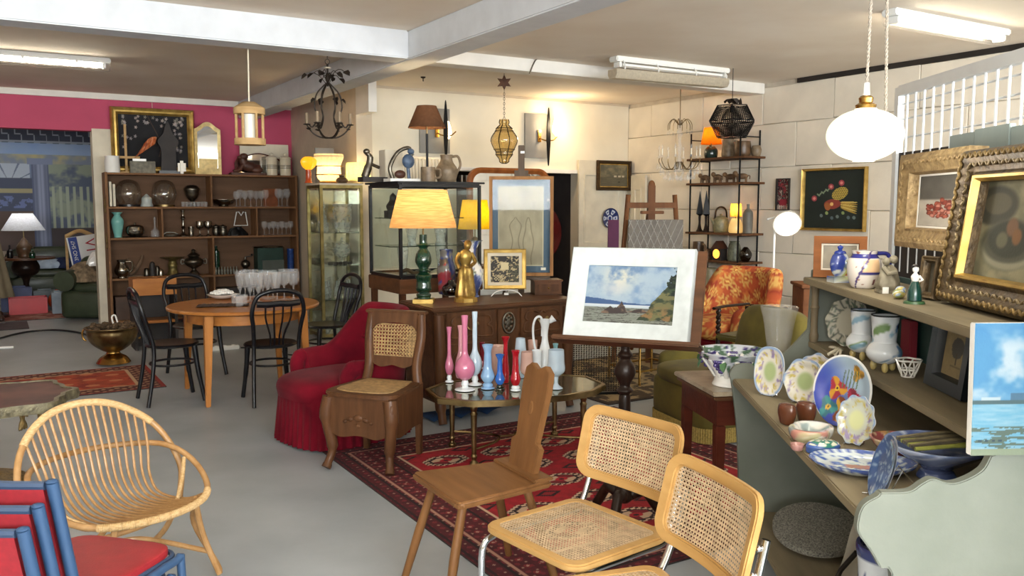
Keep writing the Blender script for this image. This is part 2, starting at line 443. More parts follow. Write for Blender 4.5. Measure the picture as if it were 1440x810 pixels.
# shop front behind the camera with three glazed openings
mb = MB()
abbox(mb, A0, A1, BF-0.2, BF, 0, 1.36); abbox(mb, A0, A1, BF-0.2, BF, 2.75, CEIL)
edges = [A0, -4.15, -1.05, -0.55, 2.55, 3.05, 6.15, A1]
for i in range(0, 8, 2): abbox(mb, edges[i], edges[i+1], BF-0.2, BF, 1.36, 2.75)
struct(mb, 'wall_front', 'white_wall')
for i in range(1, 7, 2):
 mb = MB(); w_ = edges[i+1]-edges[i]
 mb.rectframe(w_, 1.39, [(0, 0.04), (0, -0.04), (0.06, -0.04), (0.06, 0.04), (0, 0.04)])
 mb.box((0, 0, 0), (0.05, 0.05, 1.28))
 o = struct(mb, 'window_%d' % ((i+1)//2), 'trim_white'); o.location = AB((edges[i]+edges[i+1])/2, BF-0.1, 2.055); o.rotation_euler = (0, 0, ROT)
 for sx in (-1, 1):
  mb = MB(); mb.box((sx*w_/4, 0, 0), (w_/2-0.1, 0.006, 1.27)); mb.build('pane', 'glass_clear', o)
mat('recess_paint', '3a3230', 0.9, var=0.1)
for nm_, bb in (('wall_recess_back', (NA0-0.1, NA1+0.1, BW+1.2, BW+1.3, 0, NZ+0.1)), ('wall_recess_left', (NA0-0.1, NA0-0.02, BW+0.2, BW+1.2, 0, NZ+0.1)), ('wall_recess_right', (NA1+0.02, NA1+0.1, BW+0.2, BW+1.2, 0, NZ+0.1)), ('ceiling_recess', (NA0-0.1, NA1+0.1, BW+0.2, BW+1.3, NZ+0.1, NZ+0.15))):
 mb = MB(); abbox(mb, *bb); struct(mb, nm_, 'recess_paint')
mb = MB(); abbox(mb, NA0, NA1, BW-0.03, BW-0.001, NZ, NZ+0.05); struct(mb, 'trim_8', 'trim_white', 'white lintel board over the dark recess')
mb = MB(); abbox(mb, A0-0.2, A0, BF-0.2, BBACK+0.2, 0, CEIL); struct(mb, 'wall_left', 'white_wall')
# back room behind the opening
mb = MB(); abbox(mb, A0, AR+0.2, BBACK, BBACK+0.2, 0, CEIL); struct(mb, 'wall_far', 'tan_wall')
mb = MB(); abbox(mb, AR, AR+0.2, BP+0.2, BBACK, 0, CEIL); struct(mb, 'wall_side', 'tan_wall')
# cornice, casing, beams
mb = MB(); abbox(mb, A0, AR, BP-0.05, BP, CEIL-0.075, CEIL); struct(mb, 'trim_1', 'trim_white', 'white cornice along the pink wall')
mb = MB(); abbox(mb, OP1, OP1+0.26, BP-0.03, BP+0.22, 0, OPZ+0.03); struct(mb, 'trim_2', 'cream_paint', 'cream casing board beside the opening')
mb = MB(); abbox(mb, AR+0.2, A1, BW-0.012, BW, CEIL-0.03, CEIL); struct(mb, 'trim_3', 'tan_wall')
LA = 3.0   # long beam position along a
mb = MB(); abbox(mb, LA, LA+0.26, BF, BP-0.05, 2.75, CEIL); struct(mb, 'trim_4', 'beam_paint', 'long white ceiling beam', bevel=0.01)
mb = MB(); abbox(mb, A0, LA, 6.55, 6.8, 2.755, CEIL); struct(mb, 'trim_5', 'beam_paint', 'white cross beam meeting the long beam', bevel=0.01)
mb = MB(); abbox(mb, LA+0.26, A1, 7.18, 7.4, 2.86, CEIL); struct(mb, 'trim_6', 'trim_white', 'shallow white cross beam', bevel=0.006)
mb = MB(); abbox(mb, AR, AR+0.1, 9.3, 9.7, 2.62, CEIL); struct(mb, 'trim_7', 'trim_white', 'white boxed corner under the ceiling')
# electrical clip on the cross beam
# fluorescent fittings
def fluorescent(p0, label, lit, tubes=1, diffuser='on', L=1.5):
 t = thing('fluorescent_fitting', label, 'ceiling light', (p0.x, p0.y, CEIL), ROT)
 mb = MB(); mb.box((L/2, 0, -0.025), (L, 0.13, 0.05)); mb.build('housing', 'white_plastic', t, bevel=0.01)
 for x in (0.06, L-0.06):
  mb = MB(); mb.box((x, 0, -0.075), (0.03, 0.1, 0.05)); mb.build('end_cap', 'white_plastic', t, bevel=0.006)
 for k in range(tubes):
  y = 0 if tubes == 1 else (-0.03+0.06*k)
  mb = MB(); mb.tube([(0.09, y, -0.075), (L-0.09, y, -0.075)], 0.014, 12)
  mb.build('tube', 'tube_lit' if lit else 'tube_off', t)
 if diffuser == 'on':
  mb = MB(); P = [(-0.062, 0), (-0.062, -0.055), (-0.04, -0.08), (0.04, -0.08), (0.062, -0.055), (0.062, 0)]
  mb.add([(0.0+0.005, y, -0.04+z) for y, z in P]+[(L-0.005, y, -0.04+z) for y, z in P], [(i, i+1, 7+i, 6+i) for i in range(5)]+[(0, 1, 2, 3, 4, 5), (6, 7, 8, 9, 10, 11)])
  mb.build('diffuser', 'diffuser_lit', t)
  for x in (0.3, 0.75, 1.2):
   mb = MB(); mb.box((x, -0.066, -0.05), (0.02, 0.012, 0.035)); mb.build('clip', 'white_plastic', t)
 elif diffuser == 'hanging':
  mb = MB(); P = [(-0.07, 0), (-0.07, -0.05), (-0.045, -0.085), (0.045, -0.085), (0.07, -0.05), (0.07, 0)]
  mb.add([(-0.03, -0.03+y, -0.13+z) for y, z in P]+[(L-0.05, -0.03+y, -0.115+z) for y, z in P], [(i, i+1, 7+i, 6+i) for i in range(5)]+[(0, 1, 2, 3, 4, 5), (6, 7, 8, 9, 10, 11)])
  mb.build('diffuser', 'diffuser_off', t)
  for x in (0.08, 0.5, 1.0, L-0.08):
   mb = MB(); mb.tube([(x, -0.06, -0.04), (x, -0.09, -0.09), (x, -0.085, -0.14)], 0.006, 6); mb.build('clip', 'white_plastic', t)
 return t
emis('tube_lit', 'fff4dc', 45.0); mat('tube_off', 'f0f0ec', 0.2, var=0)
shade('diffuser_off', 'd8cdb8', 0.5); glass('diffuser_lit', 'ffffff', 0.6, 0.3)
p = G(0, 70, CEIL-0.02); q = G(155, 86, CEIL-0.02)
fluorescent(AB(a_of(q)-1.5, b_of(q)), 'lit fluorescent ceiling fitting before the pink wall', True)
q = G(862, 82, CEIL-0.02); fluorescent(AB(a_of(q), b_of(q)), 'unlit two tube fluorescent fitting with its cover hanging loose', False, 2, 'hanging')
q = G(1250, 16, CEIL-0.02); fluorescent(AB(a_of(q), b_of(q)), 'lit fluorescent ceiling fitting above the white grid panel', True)
# unseen fittings added behind and beside the camera to fill the foreground with light
for k, (x_, y_) in enumerate(((-3.2, 2.6), (0.6, 1.0), (3.6, 2.2), (-1.2, -0.8))):
 fluorescent(Vector((x_, y_, 0)), ['added unseen fluorescent fitting over the stacked red chairs', 'added unseen fluorescent fitting over the front aisle', 'added unseen fluorescent fitting over the dresser side', 'added unseen fluorescent fitting near the shop windows'][k], True)
p_ = AB(-0.4, 14.6); fluorescent(p_, 'added unseen fluorescent fitting on the back room ceiling', True)  # out of view, added to brighten the back room and its mural
def face(fx, fy): return math.atan2(fy, fx)+PI/2
def polar(x, y): return np.hypot(x, y), np.arctan2(y, x)
# rugs
def rug(name, label, a0, a1, b0, b1, fn, nu, nv, z=0.0, rz=None, th=0.008):
 t = thing(name, label, 'rug', AB((a0+a1)/2, (b0+b1)/2, z), ROT if rz is None else rz)
 w_, h_ = a1-a0, b1-b0
 mb = MB(); mb.box((0, 0, th/2-0.0005), (w_, h_, th-0.001)); mb.build('backing', 'dark_stuff', t)
 canvas('pile', w_, h_, nu, nv, lambda u, v: fn(u*w_, v*h_, w_, h_), 'rug_paint', t, (0, 0, th), flat=True)
 return t
def bokhara(x, y, w, h):
 d = np.minimum(np.minimum(x, w-x), np.minimum(y, h-y))
 c = full(x, '9a1220'); n = fb(x, y, 30, 3)
 c = c*(0.8+0.4*n[:, None])
 px, py = 0.40, 0.33
 r = np.round((y-0.2)/py); xx = (x-0.18-px*0.5*(0))/px; k = np.round(xx); dx = (xx-k)*px; dy = y-0.2-r*py
 q = np.maximum(np.abs(dx)/0.145, np.abs(dy)/0.095); q = np.maximum(q, (np.abs(dx)/0.145+np.abs(dy)/0.095)*0.72)
 inside = q < 1
 seg = (np.floor((dx+1)*38)+np.floor((dy+1)*60)) % 2
 c[inside] = hexA('2a1216'); ring = inside & (q > 0.74) & (seg > 0); c[ring] = hexA('d6b79a')
 m_ = (q < 0.62) & ((dx > 0) ^ (dy > 0)); c[m_] = hexA('c9a98c')
 m_ = (q < 0.62) & ~((dx > 0) ^ (dy > 0)); c[m_] = hexA('7a1420'); c[(q < 0.28)] = hexA('b0182a'); c[(q < 0.12)] = hexA('2a1216')
 # small diamonds between
 xk = np.abs(((xx+0.5)-np.round(xx+0.5))*px); yk = np.abs((y-0.2)/py+0.5-np.round((y-0.2)/py+0.5))*py
 m_ = ((xk/0.085+yk/0.05) < 1) & ~inside; c[m_] = hexA('2a1015')
 m_ = ((xk/0.05+yk/0.028) < 1) & ~inside; c[m_] = hexA('8e1a22')
 bd = d < 0.36
 c[bd] = (hexA('4a0c16')*(0.75+0.5*n[:, None]))[bd]
 t = (np.sin(x*70)*np.sin(y*70)); c[bd & (t > 0.6)] = hexA('6e1c26'); c[bd & (t < -0.9)] = hexA('9a7a6a')
 for e, hh in ((0.36, 'c8a68a'), (0.29, '1c0a0e'), (0.13, 'a87c68'), (0.10, '1c0a0e'), (0.02, '240a10')):
  c[np.abs(d-e) < 0.008] = hexA(hh)
 tt = (d > 0.14) & (d < 0.28); f2 = np.sin((x+y)*42)*np.sin((x-y)*42); c[tt & (f2 > 0.5)] = hexA('7a2028'); c[tt & (f2 > 0.9)] = hexA('b08a78')
 return c
rug('bokhara_rug', 'crimson rug with rows of dark octagons under the oval glass table', 1.72, 4.05, 2.70, 5.13, bokhara, 420, 420)
def runner(x, y, w, h):
 d = np.minimum(np.minimum(x, w-x), np.minimum(y, h-y)); n = fb(x, y, 14, 9)
 c = full(x, 'a8452a')*(0.75+0.5*n[:, None]); c[fb(x, y, 9, 4) > 0.62] = hexA('8a2c24')
 g = (np.sin(x*16)*np.sin(y*22) > 0.6); c[g] = hexA('c47a52')
 c[d < 0.2] = hexA('5a2a24'); t = np.sin(x*60)*np.sin(y*60); c[(d < 0.18) & (t > 0.4)] = hexA('b89070'); c[np.abs(d-0.2) < 0.012] = hexA('c8a884'); c[d < 0.03] = hexA('8f2c24')
 return c
q = G(235, 545); rug('runner_rug', 'worn orange red runner rug under the brass planter', a_of(q)-2.6, a_of(q)+0.0, b_of(q)+0.02, b_of(q)+1.2, runner, 260, 110)
def beige_rug(x, y, w, h):
 n = fb(x, y, 9, 21, 5); c = mixc(full(x, '9c8660'), full(x, '4a3a28'), sst(n, 0.48, 0.56)); m2 = fb(x+3, y, 13, 31, 4)
 c[m2 > 0.66] = hexA('2a2018'); d = np.minimum(np.minimum(x, w-x), np.minimum(y, h-y)); c[d < 0.05] = hexA('3a2a1e'); return c
rug('beige_rug', 'beige and dark brown patterned rug before the orange armchair', 4.05, 5.9, 5.2, 6.9, beige_rug, 200, 190)
def hall_rug(x, y, w, h):
 n = fb(x, y, 12, 5); c = full(x, '8a4c40')*(0.8+0.4*n[:, None]); c[fb(x, y, 7, 8) > 0.55] = hexA('b08878'); return c
rug('hallway_rug', 'faded red rug on the back room floor beside green sofas', -1.4, 1.0, 13.2, 14.2, hall_rug, 90, 50)
def grey_rug(x, y, w, h):
 c = full(x, '5a4e52'); c[(x > w*0.3) & (x < w*0.6)] = hexA('8a8480'); n = fb(x, y, 14, 6); return c*(0.8+0.4*n[:, None])
rug('striped_mat', 'grey striped mat lying in the opening to the back room', -0.55, 0.35, 12.3, 13.1, grey_rug, 60, 60)
# large bookcase against the pink wall
BKA0, BKA1, BKF, BKB = 1.25, 3.70, 11.86, 12.2
BKZ = [0.08, 0.62, 1.14, 1.535, 1.965]
bk = thing('bookcase', 'long brown wooden open bookcase against the pink wall', 'bookcase', AB(BKA0, BKB), ROT)
bw, bd = BKA1-BKA0, BKB-BKF
mb = MB(); mb.box((bw/2, -0.01, 1.0), (bw, 0.015, 1.93)); mb.build('back_panel', 'wood_shelf_back', bk)
for x in (0.015, bw-0.015):
 mb = MB(); mb.box((x, -bd/2, 0.985), (0.03, bd, 1.97)); mb.build('side_panel', 'wood_shelf_v', bk, bevel=0.003)
for z in BKZ:
 mb = MB(); mb.box((bw/2, -bd/2-0.005, z-0.0125), (bw-0.062, bd-0.02, 0.025)); mb.build('shelf', 'wood_shelf', bk, bevel=0.002)
for x, lev in ((1.29, 3), (0.66, 2), (1.88, 2), (1.29, 1), (1.29, 0), (0.5, 0)):
 mb = MB(); z0, z1 = BKZ[lev]+0.001, BKZ[lev+1]-0.026
 mb.box((x, -bd/2, (z0+z1)/2), (0.022, bd-0.04, z1-z0)); mb.build('divider', 'wood_shelf_v', bk)
for z in (0.6, 1.1, 1.55):
 mb = MB(); mb.lathe(spl([(0.0, -0.1), (0.012, -0.08), (0.006, -0.05), (0.014, 0), (0.006, 0.05), (0.012, 0.08), (0, 0.1)], 3), 8, (-0.008, -bd+0.02, z)); mb.build('hinge', 'brass_aged', bk)
def bk_pt(px, lev, dep=0.17):
 """point on a bookcase shelf at pixel column px"""
 p = OB(px, 300, BKB-dep); return Vector((p.x, p.y, BKZ[lev]+0.0005))
# dining table
DT = Vector((-2.22, 7.03, 0))
dt = thing('dining_table', 'round light wood dining table with tapered legs', 'table', DT, math.radians(32))
mb = MB(); mb.lathe([(0, 0.712), (0.585, 0.712), (0.605, 0.722), (0.607, 0.737), (0.598, 0.745), (0, 0.745)], 64); mb.build('tabletop', 'table_wood', dt)
ap = []
mb = MB(); mb.lathe([(0.44, 0.62), (0.45, 0.62), (0.45, 0.7115), (0.44, 0.7115), (0.44, 0.62)], 48); mb.build('apron', 'table_wood', dt)
for sx in (-1, 1):
 for sy in (-1, 1):
  mb = MB(); x, y = sx*0.37, sy*0.36
  mb.add([(x+sx*0.03+i*0.018, y+sy*0.03+j*0.018, 0) for i, j in ((-1, -1), (1, -1), (1, 1), (-1, 1))]+[(x+i*0.034, y+j*0.034, 0.711) for i, j in ((-1, -1), (1, -1), (1, 1), (-1, 1))],
      [(0, 1, 2, 3), (4, 5, 6, 7), (0, 1, 5, 4), (1, 2, 6, 5), (2, 3, 7, 6), (3, 0, 4, 7)])
  mb.build('leg', 'table_leg_wood', dt, bevel=0.005)
# black bentwood chairs
def bentwood(label, loc, rz):
 t = thing('bentwood_chair', label, 'chair', loc, rz, 'black bentwood chairs around the dining table')
 mb = MB(); mb.lathe([(0, 0.438), (0.19, 0.438), (0.208, 0.446), (0.21, 0.456), (0.2, 0.465), (0.17, 0.462), (0, 0.456)], 36, sy=0.97); mb.build('seat', 'black_wood', t)
 path = spl([(-0.2, 0.235, 0), (-0.185, 0.19, 0.25), (-0.175, 0.175, 0.46), (-0.185, 0.215, 0.62), (-0.2, 0.25, 0.74), (-0.165, 0.275, 0.855), (-0.08, 0.285, 0.895), (0, 0.288, 0.903),
    (0.08, 0.285, 0.895), (0.165, 0.275, 0.855), (0.2, 0.25, 0.74), (0.185, 0.215, 0.62), (0.175, 0.175, 0.46), (0.185, 0.19, 0.25), (0.2, 0.235, 0)], 6)
 k = len(path); mb = MB(); mb.tube(path, [0.0155+0.003*(1-abs(2*i/(k-1)-1)) for i in range(k)], 10); mb.build('back_frame', 'black_wood', t)
 # crest with a hand hole and three slats running down to the seat
 mb = MB(); mb.tube(spl([(-0.165, 0.26, 0.80), (-0.08, 0.268, 0.795), (0, 0.27, 0.80), (0.08, 0.268, 0.795), (0.165, 0.26, 0.80)], 5), 0.02, 8, flat=1.2); mb.build('crest_rail', 'black_wood', t)
 for x0, x1 in ((-0.1, -0.055), (-0.035, -0.02), (0.035, 0.02), (0.1, 0.055)):
  mb = MB(); mb.tube(spl([(x0, 0.266, 0.79), (x0*0.95, 0.245, 0.68), (x1, 0.2, 0.55), (x1*0.9, 0.175, 0.455)], 5), 0.0125, 6, flat=0.6); mb.build('slat', 'black_wood', t)
 for s in (-1, 1):
  mb = MB(); mb.tube(spl([(s*0.15, -0.135, 0.445), (s*0.16, -0.155, 0.25), (s*0.185, -0.195, 0)], 5), [0.022]*3+[0.02]*4+[0.017]*4, 10); mb.build('leg', 'black_wood', t)
 mb = MB(); mb.tube([(0.165*math.cos(x), 0.17*math.sin(x), 0.3) for x in np.linspace(0, 2*PI, 33)[:-1]], 0.009, 8, closed=True); mb.build('stretcher_ring', 'black_wood', t)
 return t
ch = bentwood('black bentwood chair at the table beside the red runner rug', (-2.72, 6.75, 0.004), face(0.8, 0.55))
dup(ch, (-2.9, 7.78, 0.004), face(0.62, -0.7), 'black bentwood chair before the bookcase, behind the dining table')
dup(ch, (-1.93, 6.75, 0.004), face(-0.5, 0.85), 'black bentwood chair turning its back beside the red velvet armchair')
dup(ch, (-1.72, 7.82, 0.004), face(-0.75, -0.6), 'black bentwood chair beside the brass glass display cabinet')
# low wooden drawer chest behind the table
q = W(217, 460, 9.3)
t = thing('record_cabinet', 'small light wood cabinet with dark open front before the bookcase', 'cabinet', (q.x, q.y, 0), ROT)
mb = MB(); mb.box((0, 0, 0.68), (0.44, 0.34, 0.18)); mb.build('drawer_box', 'table_wood', t, bevel=0.004)
for s in (-1, 1):
 mb = MB(); mb.box((s*0.205, 0, 0.295), (0.03, 0.34, 0.589)); mb.build('side_panel', 'dark_stuff', t)
mb = MB(); mb.box((0, 0.155, 0.295), (0.378, 0.02, 0.589)); mb.build('back_panel', 'dark_stuff', t)
mb = MB(); mb.box((0, -0.01, 0.3), (0.378, 0.3, 0.03)); mb.build('shelf', 'table_wood', t)
# brass planter
q = G(160, 511)
t = thing('brass_planter', 'brass pedestal planter with dried moss on the red runner rug', 'planter', (q.x, q.y, 0.008), 0.3)
mb = MB(); mb.lathe(spl([(0.0, 0.0), (0.145, 0.0), (0.15, 0.02), (0.12, 0.06), (0.07, 0.09), (0.06, 0.11)], 5)+[(0, 0.11)], 36); mb.build('foot', 'brass_gold', t)
mb = MB(); mb.lathe(spl([(0.05, 0.11), (0.1, 0.13), (0.19, 0.2), (0.225, 0.28), (0.23, 0.33), (0.255, 0.35), (0.25, 0.36), (0.22, 0.345), (0.2, 0.3)], 5)+[(0, 0.3)], 48, fl=lambda a, z: 1+0.02*math.sin(a*16)*(z > 0.12)*(z < 0.33)); mb.build('bowl', 'brass_aged', t)
for s in (-1, 1):
 mb = MB(); mb.tube([(s*(0.235+0.035*math.sin(x)), 0, 0.29+0.06*math.cos(x)) for x in np.linspace(0, PI, 9)], 0.009, 8); mb.build('handle', 'brass_gold', t)
mb = MB()
for i in range(90):
 r = 0.2*math.sqrt(random.random()); an = random.random()*2*PI; mb.ball((r*math.cos(an), r*math.sin(an), 0.325+random.random()*0.06), (0.03, 0.03, 0.02), 6, 4)
o = mb.build('dried_moss', mat('moss', '5a4630', 0.95, var=0.3, vs=60), t); o['kind'] = 'stuff'
mb = MB(); mb.tube(spl([(0.02, 0, 0.36), (0.0, 0, 0.45), (0.03, 0, 0.47), (0.05, 0, 0.4)], 4), 0.008, 6); mb.build('hook', 'porcelain', t)
# brass and glass corner display cabinet
cA, cB = a_of(W(454, 400, 9.75)), b_of(W(454, 400, 9.75))
gc = thing('display_cabinet', 'tall brass framed glass display cabinet with glass shelves', 'cabinet', AB(cA, cB), ROT)
gw, gd, gh = 0.48, 0.46, 1.80
# local: x along the back wall, y away; corner post at origin
for x in (0, gw):
 for y in (0, gd):
  mb = MB(); mb.box((x, y, gh/2), (0.035, 0.035, gh-0.02)); mb.build('post', 'brass', gc, bevel=0.004)
for z in (0.05, gh-0.03):
 mb = MB()
 mb.box((gw/2, 0, z), (gw-0.036, 0.03, 0.04)); mb.box((gw/2, gd, z), (gw-0.036, 0.03, 0.04)); mb.box((0, gd/2, z), (0.03, gd-0.036, 0.04)); mb.box((gw, gd/2, z), (0.03, gd-0.036, 0.04))
 mb.build('rail', 'brass', gc, bevel=0.003)
mb = MB(); mb.box((gw/2, gd/2, gh-0.004), (gw+0.04, gd+0.04, 0.022)); mb.build('top', 'cream_paint', gc, bevel=0.003)
mb = MB(); mb.box((gw/2, gd/2, 0.04), (gw-0.05, gd-0.05, 0.03)); mb.build('bottom', 'cream_paint', gc)
GCZ = [0.055, 0.46, 0.86, 1.24]
for z in GCZ[1:]:
 mb = MB(); mb.box((gw/2, gd/2, z-0.004), (gw-0.045, gd-0.045, 0.008)); mb.build('glass_shelf', 'glass_edge', gc)
for (c, d) in (((gw/2, -0.0, gh/2), (gw-0.04, 0.004, gh-0.14)), ((0, gd/2, gh/2), (0.004, gd-0.04, gh-0.14)), ((gw, gd/2, gh/2), (0.004, gd-0.04, gh-0.14))):
 mb = MB(); mb.box(c, d); mb.build('glass_pane', 'glass_clear', gc)
mb = MB(); mb.box((gw/2, gd, gh/2), (gw-0.04, 0.004, gh-0.14)); mb.build('mirror_back', mat('mirror_old', 'c8c2ae', 0.12, 0.9, var=0.1), gc)
# black framed glass case on a wooden stand
vp = W(563, 397, 6.95); vA, vB = a_of(vp), b_of(vp)
vt = thing('glass_case', 'black framed glass showcase on a brown wooden stand', 'showcase', AB(vA, vB), ROT)
vw, vd, v0, v1 = 0.76, 0.66, 0.95, 1.735
for x in (0.012, vw-0.012):
 for y in (0.012, vd-0.012):
  mb = MB(); mb.box((x, y, (v0+v1)/2), (0.024, 0.024, v1-v0-0.02)); mb.build('post', 'black_wood', vt)
mb = MB(); mb.box((vw/2, vd/2, v1+0.008), (vw+0.05, vd+0.05, 0.016)); mb.build('top', 'black_wood', vt, bevel=0.004)
for z in (v0+0.015, v1-0.015):
 mb = MB()
 mb.box((vw/2, 0.012, z), (vw-0.05, 0.02, 0.03)); mb.box((vw/2, vd-0.012, z), (vw-0.05, 0.02, 0.03)); mb.box((0.012, vd/2, z), (0.02, vd-0.05, 0.03)); mb.box((vw-0.012, vd/2, z), (0.02, vd-0.05, 0.03))
 mb.build('rail', 'black_wood', vt)
for (c, d) in (((vw/2, 0.012, (v0+v1)/2), (vw-0.06, 0.004, v1-v0-0.08)), ((0.012, vd/2, (v0+v1)/2), (0.004, vd-0.06, v1-v0-0.08)), ((vw-0.012, vd/2, (v0+v1)/2), (0.004, vd-0.06, v1-v0-0.08)), ((vw/2, vd-0.012, (v0+v1)/2), (vw-0.06, 0.004, v1-v0-0.08))):
 mb = MB(); mb.box(c, d); mb.build('glass_pane', 'glass_clear', vt)
VZ = [v0+0.012, 1.21, 1.45]
for z in VZ[1:]:
 mb = MB(); mb.box((vw/2, vd/2+0.1, z-0.004), (vw-0.07, vd-0.3, 0.008)); mb.build('glass_shelf', 'glass_edge', vt)
mb = MB(); mb.box((vw/2, vd/2, v0-0.06), (vw+0.02, vd+0.02, 0.12)); mb.build('stand_apron', 'oak_dark', vt, bevel=0.006)
for x in (0.03, vw-0.03):
 for y in (0.03, vd-0.03):
  mb = MB(); mb.box((x, y, 0.415), (0.05, 0.05, 0.83), taper=0.7); mb.build('leg', 'oak_dark_v', vt, bevel=0.004)
mb = MB(); mb.box((vw/2, vd/2, v0+0.005), (vw-0.06, vd-0.06, 0.012)); mb.build('floor_panel', 'cream_paint', vt)
# carved oak sideboard
SBA, SBB, SBW, SBD, SBH = 2.62, 5.34, 1.2, 0.56, 0.836
sb = thing('sideboard', 'carved dark oak sideboard with arched panels and drawers', 'sideboard', AB(SBA, SBB, 0.007), ROT)
mb = MB(); mb.b2((0.02, 0.03, 0.14), (SBW-0.02, SBD-0.01, SBH-0.03)); mb.build('carcass', 'oak_dark', sb, bevel=0.012)
mb = MB(); mb.b2((-0.03, -0.03, SBH-0.03), (SBW+0.03, SBD, SBH)); mb.build('top', 'oak_dark', sb, bevel=0.01, seg=3)
for x in (0.05, SBW-0.05):
 mb = MB(); mb.tube(spl([(x, 0.04, SBH-0.06), (x, 0.02, 0.5), (x, 0.03, 0.2), (x, 0.0, 0.06), (x, -0.02, 0.0)], 5), [0.045]*8+[0.04]*6+[0.03]*7, 12); mb.build('corner_post', 'oak_carved', sb)
for x in (0.06, SBW-0.06):
 mb = MB(); mb.box((x, SBD-0.06, 0.07), (0.07, 0.07, 0.14)); mb.build('leg', 'oak_dark_v', sb)
ax = spl([(0.1, 0.14), (0.3, 0.09), (0.45, 0.12), (0.6, 0.07), (0.75, 0.12), (0.9, 0.09), (1.1, 0.14)], 6)
mb = MB(); mb.xz(ax+[(1.1, 0.2), (0.1, 0.2)], 0.012, 0.03); mb.build('apron', 'oak_carved', sb)
def ornate_panel(x0, x1, z0, z1, nm, knob=True):
 wd, hh = x1-x0, z1-z0; cx, cz = (x0+x1)/2, (z0+z1)/2
 mb = MB(); mb.b2((x0, 0.014, z0), (x1, 0.0295, z1)); o = mb.build(nm, 'oak_carved', sb, bevel=0.004)
 pts = [(-0.42, -0.36), (-0.42, -0.1), (-0.34, 0.0), (-0.4, 0.12), (-0.36, 0.3), (-0.2, 0.36), (-0.08, 0.28), (0, 0.34), (0.08, 0.28), (0.2, 0.36), (0.36, 0.3), (0.4, 0.12), (0.34, 0), (0.42, -0.1), (0.42, -0.36), (0.2, -0.38), (0, -0.32), (-0.2, -0.38)]
 mb = MB(); mb.tube([(cx+x*wd, 0.012, cz+z*hh) for x, z in spl(pts, 5, True)], 0.008, 8, closed=True); mb.build('moulding', 'oak_carved', o)
 if knob:
  mb = MB(); mb.tube(spl([(cx-0.045, 0.005, cz+0.01), (cx-0.03, -0.012, cz-0.02), (cx, -0.016, cz-0.028), (cx+0.03, -0.012, cz-0.02), (cx+0.045, 0.005, cz+0.01)], 4), 0.005, 8)
  for s in (-1, 1): mb.lathe([(0, 0), (0.018, 0), (0.012, 0.006), (0, 0.008)], 10, T=Matrix.Translation((cx+s*0.045, 0.014, cz+0.012)) @ Matrix.Rotation(PI/2, 4, 'X'))
  mb.build('pull', 'brass_aged', o)
ornate_panel(0.1, 0.5, 0.58, 0.79, 'drawer'); ornate_panel(0.72, 1.1, 0.58, 0.79, 'drawer')
ornate_panel(0.1, 0.5, 0.2, 0.56, 'door', False); ornate_panel(0.72, 1.1, 0.2, 0.56, 'door', False)
mb = MB(); mb.b2((0.52, 0.012, 0.2), (0.70, 0.0295, 0.79)); o = mb.build('centre_stile', 'oak_carved', sb, bevel=0.004)
mb = MB(); mb.tube([(0.61+0.05*math.cos(x), 0.01, 0.685+0.075*math.sin(x)) for x in np.linspace(0, 2*PI, 25)[:-1]], 0.009, 8, closed=True)
mb.ball((0.61, 0.016, 0.685), (0.03, 0.012, 0.05))
for i in range(8): mb.ball((0.61+0.028*math.cos(i*PI/4), 0.01, 0.685+0.045*math.sin(i*PI/4)), (0.012, 0.008, 0.016), 8, 5)
mb.build('rosette', 'pewter', o)
# blue cloth lying under the sideboard
mb = MB(); mb.grid(lambda u, v: (-0.03+u*0.62, 0.06+v*0.3, 0.012+0.045*abs(math.sin(u*9))*(1-v)*0.8), 40, 6)
one(mb, 'blue_cloth', mat('blue_cloth_m', '1e4a7c', 0.9, var=0.2, vs=12), 'blue folded cloth on the floor beneath the oak sideboard', 'cloth', AB(SBA+0.05, SBB), ROT)
# red velvet tub armchair
def tub_wall(R, hfn, th, z0, t0, t1, sx=1.0, sy=1.0, lean=0.06, n=48, m=12, roll=1.0):
 """horseshoe wall round the back; angle 90 deg is the back (+y)"""
 mb = MB()
 def fn(u, v):
  an = t0+(t1-t0)*u; h = hfn(u)
  k = v*4
  if k < 1.3: zz = z0+(h-z0-th*0.5)*(k/1.3); rr = R-th/2+lean*(zz-z0)
  elif k < 2.7:
   q = (k-1.3)/1.4*PI; zz = h-th*0.5+th*0.5*math.sin(q)*1.0; rr = R-th/2*math.cos(q)*roll+lean*(zz-z0)
  else: zz = z0+(h-z0-th*0.5)*((4-k)/1.3); rr = R+th/2*roll+lean*(zz-z0)
  return (rr*sx*math.cos(an), rr*sy*math.sin(an), zz)
 mb.grid(fn, n, m*2)
 k = n+1
 for e in (0, n):
  idx = [j*k+e for j in range(m*2+1)]; mb.f.append(tuple(idx))
 return mb
RA = Vector((-1.12, 5.72, 0.009))
ra = thing('velvet_armchair', 'deep red velvet tub armchair with pleated skirt', 'armchair', RA, face(-0.72, -0.7)); ra.scale = (0.9, 0.92, 1.0)
def hra(u):
 k = abs(2*u-1); return 0.86-0.30*sst(np.array(k), 0.25, 0.72)
mb = tub_wall(0.36, hra, 0.11, 0.3, math.radians(-28), math.radians(208), 1.0, 1.0, 0.12, 56); mb.build('backrest', 'velvet_red', ra)
for s in (-1, 1):
 mb = MB(); mb.tube(spl([(s*0.335, -0.2, 0.3), (s*0.34, -0.22, 0.44), (s*0.355, -0.2, 0.49), (s*0.365, -0.15, 0.51)], 5), 0.056, 14)
 mb.ball((s*0.355, -0.19, 0.50), 0.058); mb.build('arm_front', 'velvet_red', ra)
def sq(an, rx, ry, e=3.2):
 c, s_ = math.cos(an), math.sin(an); k = (abs(c)**e+abs(s_)**e)**(-1/e); return rx*k*c, ry*k*s_
mb = MB()
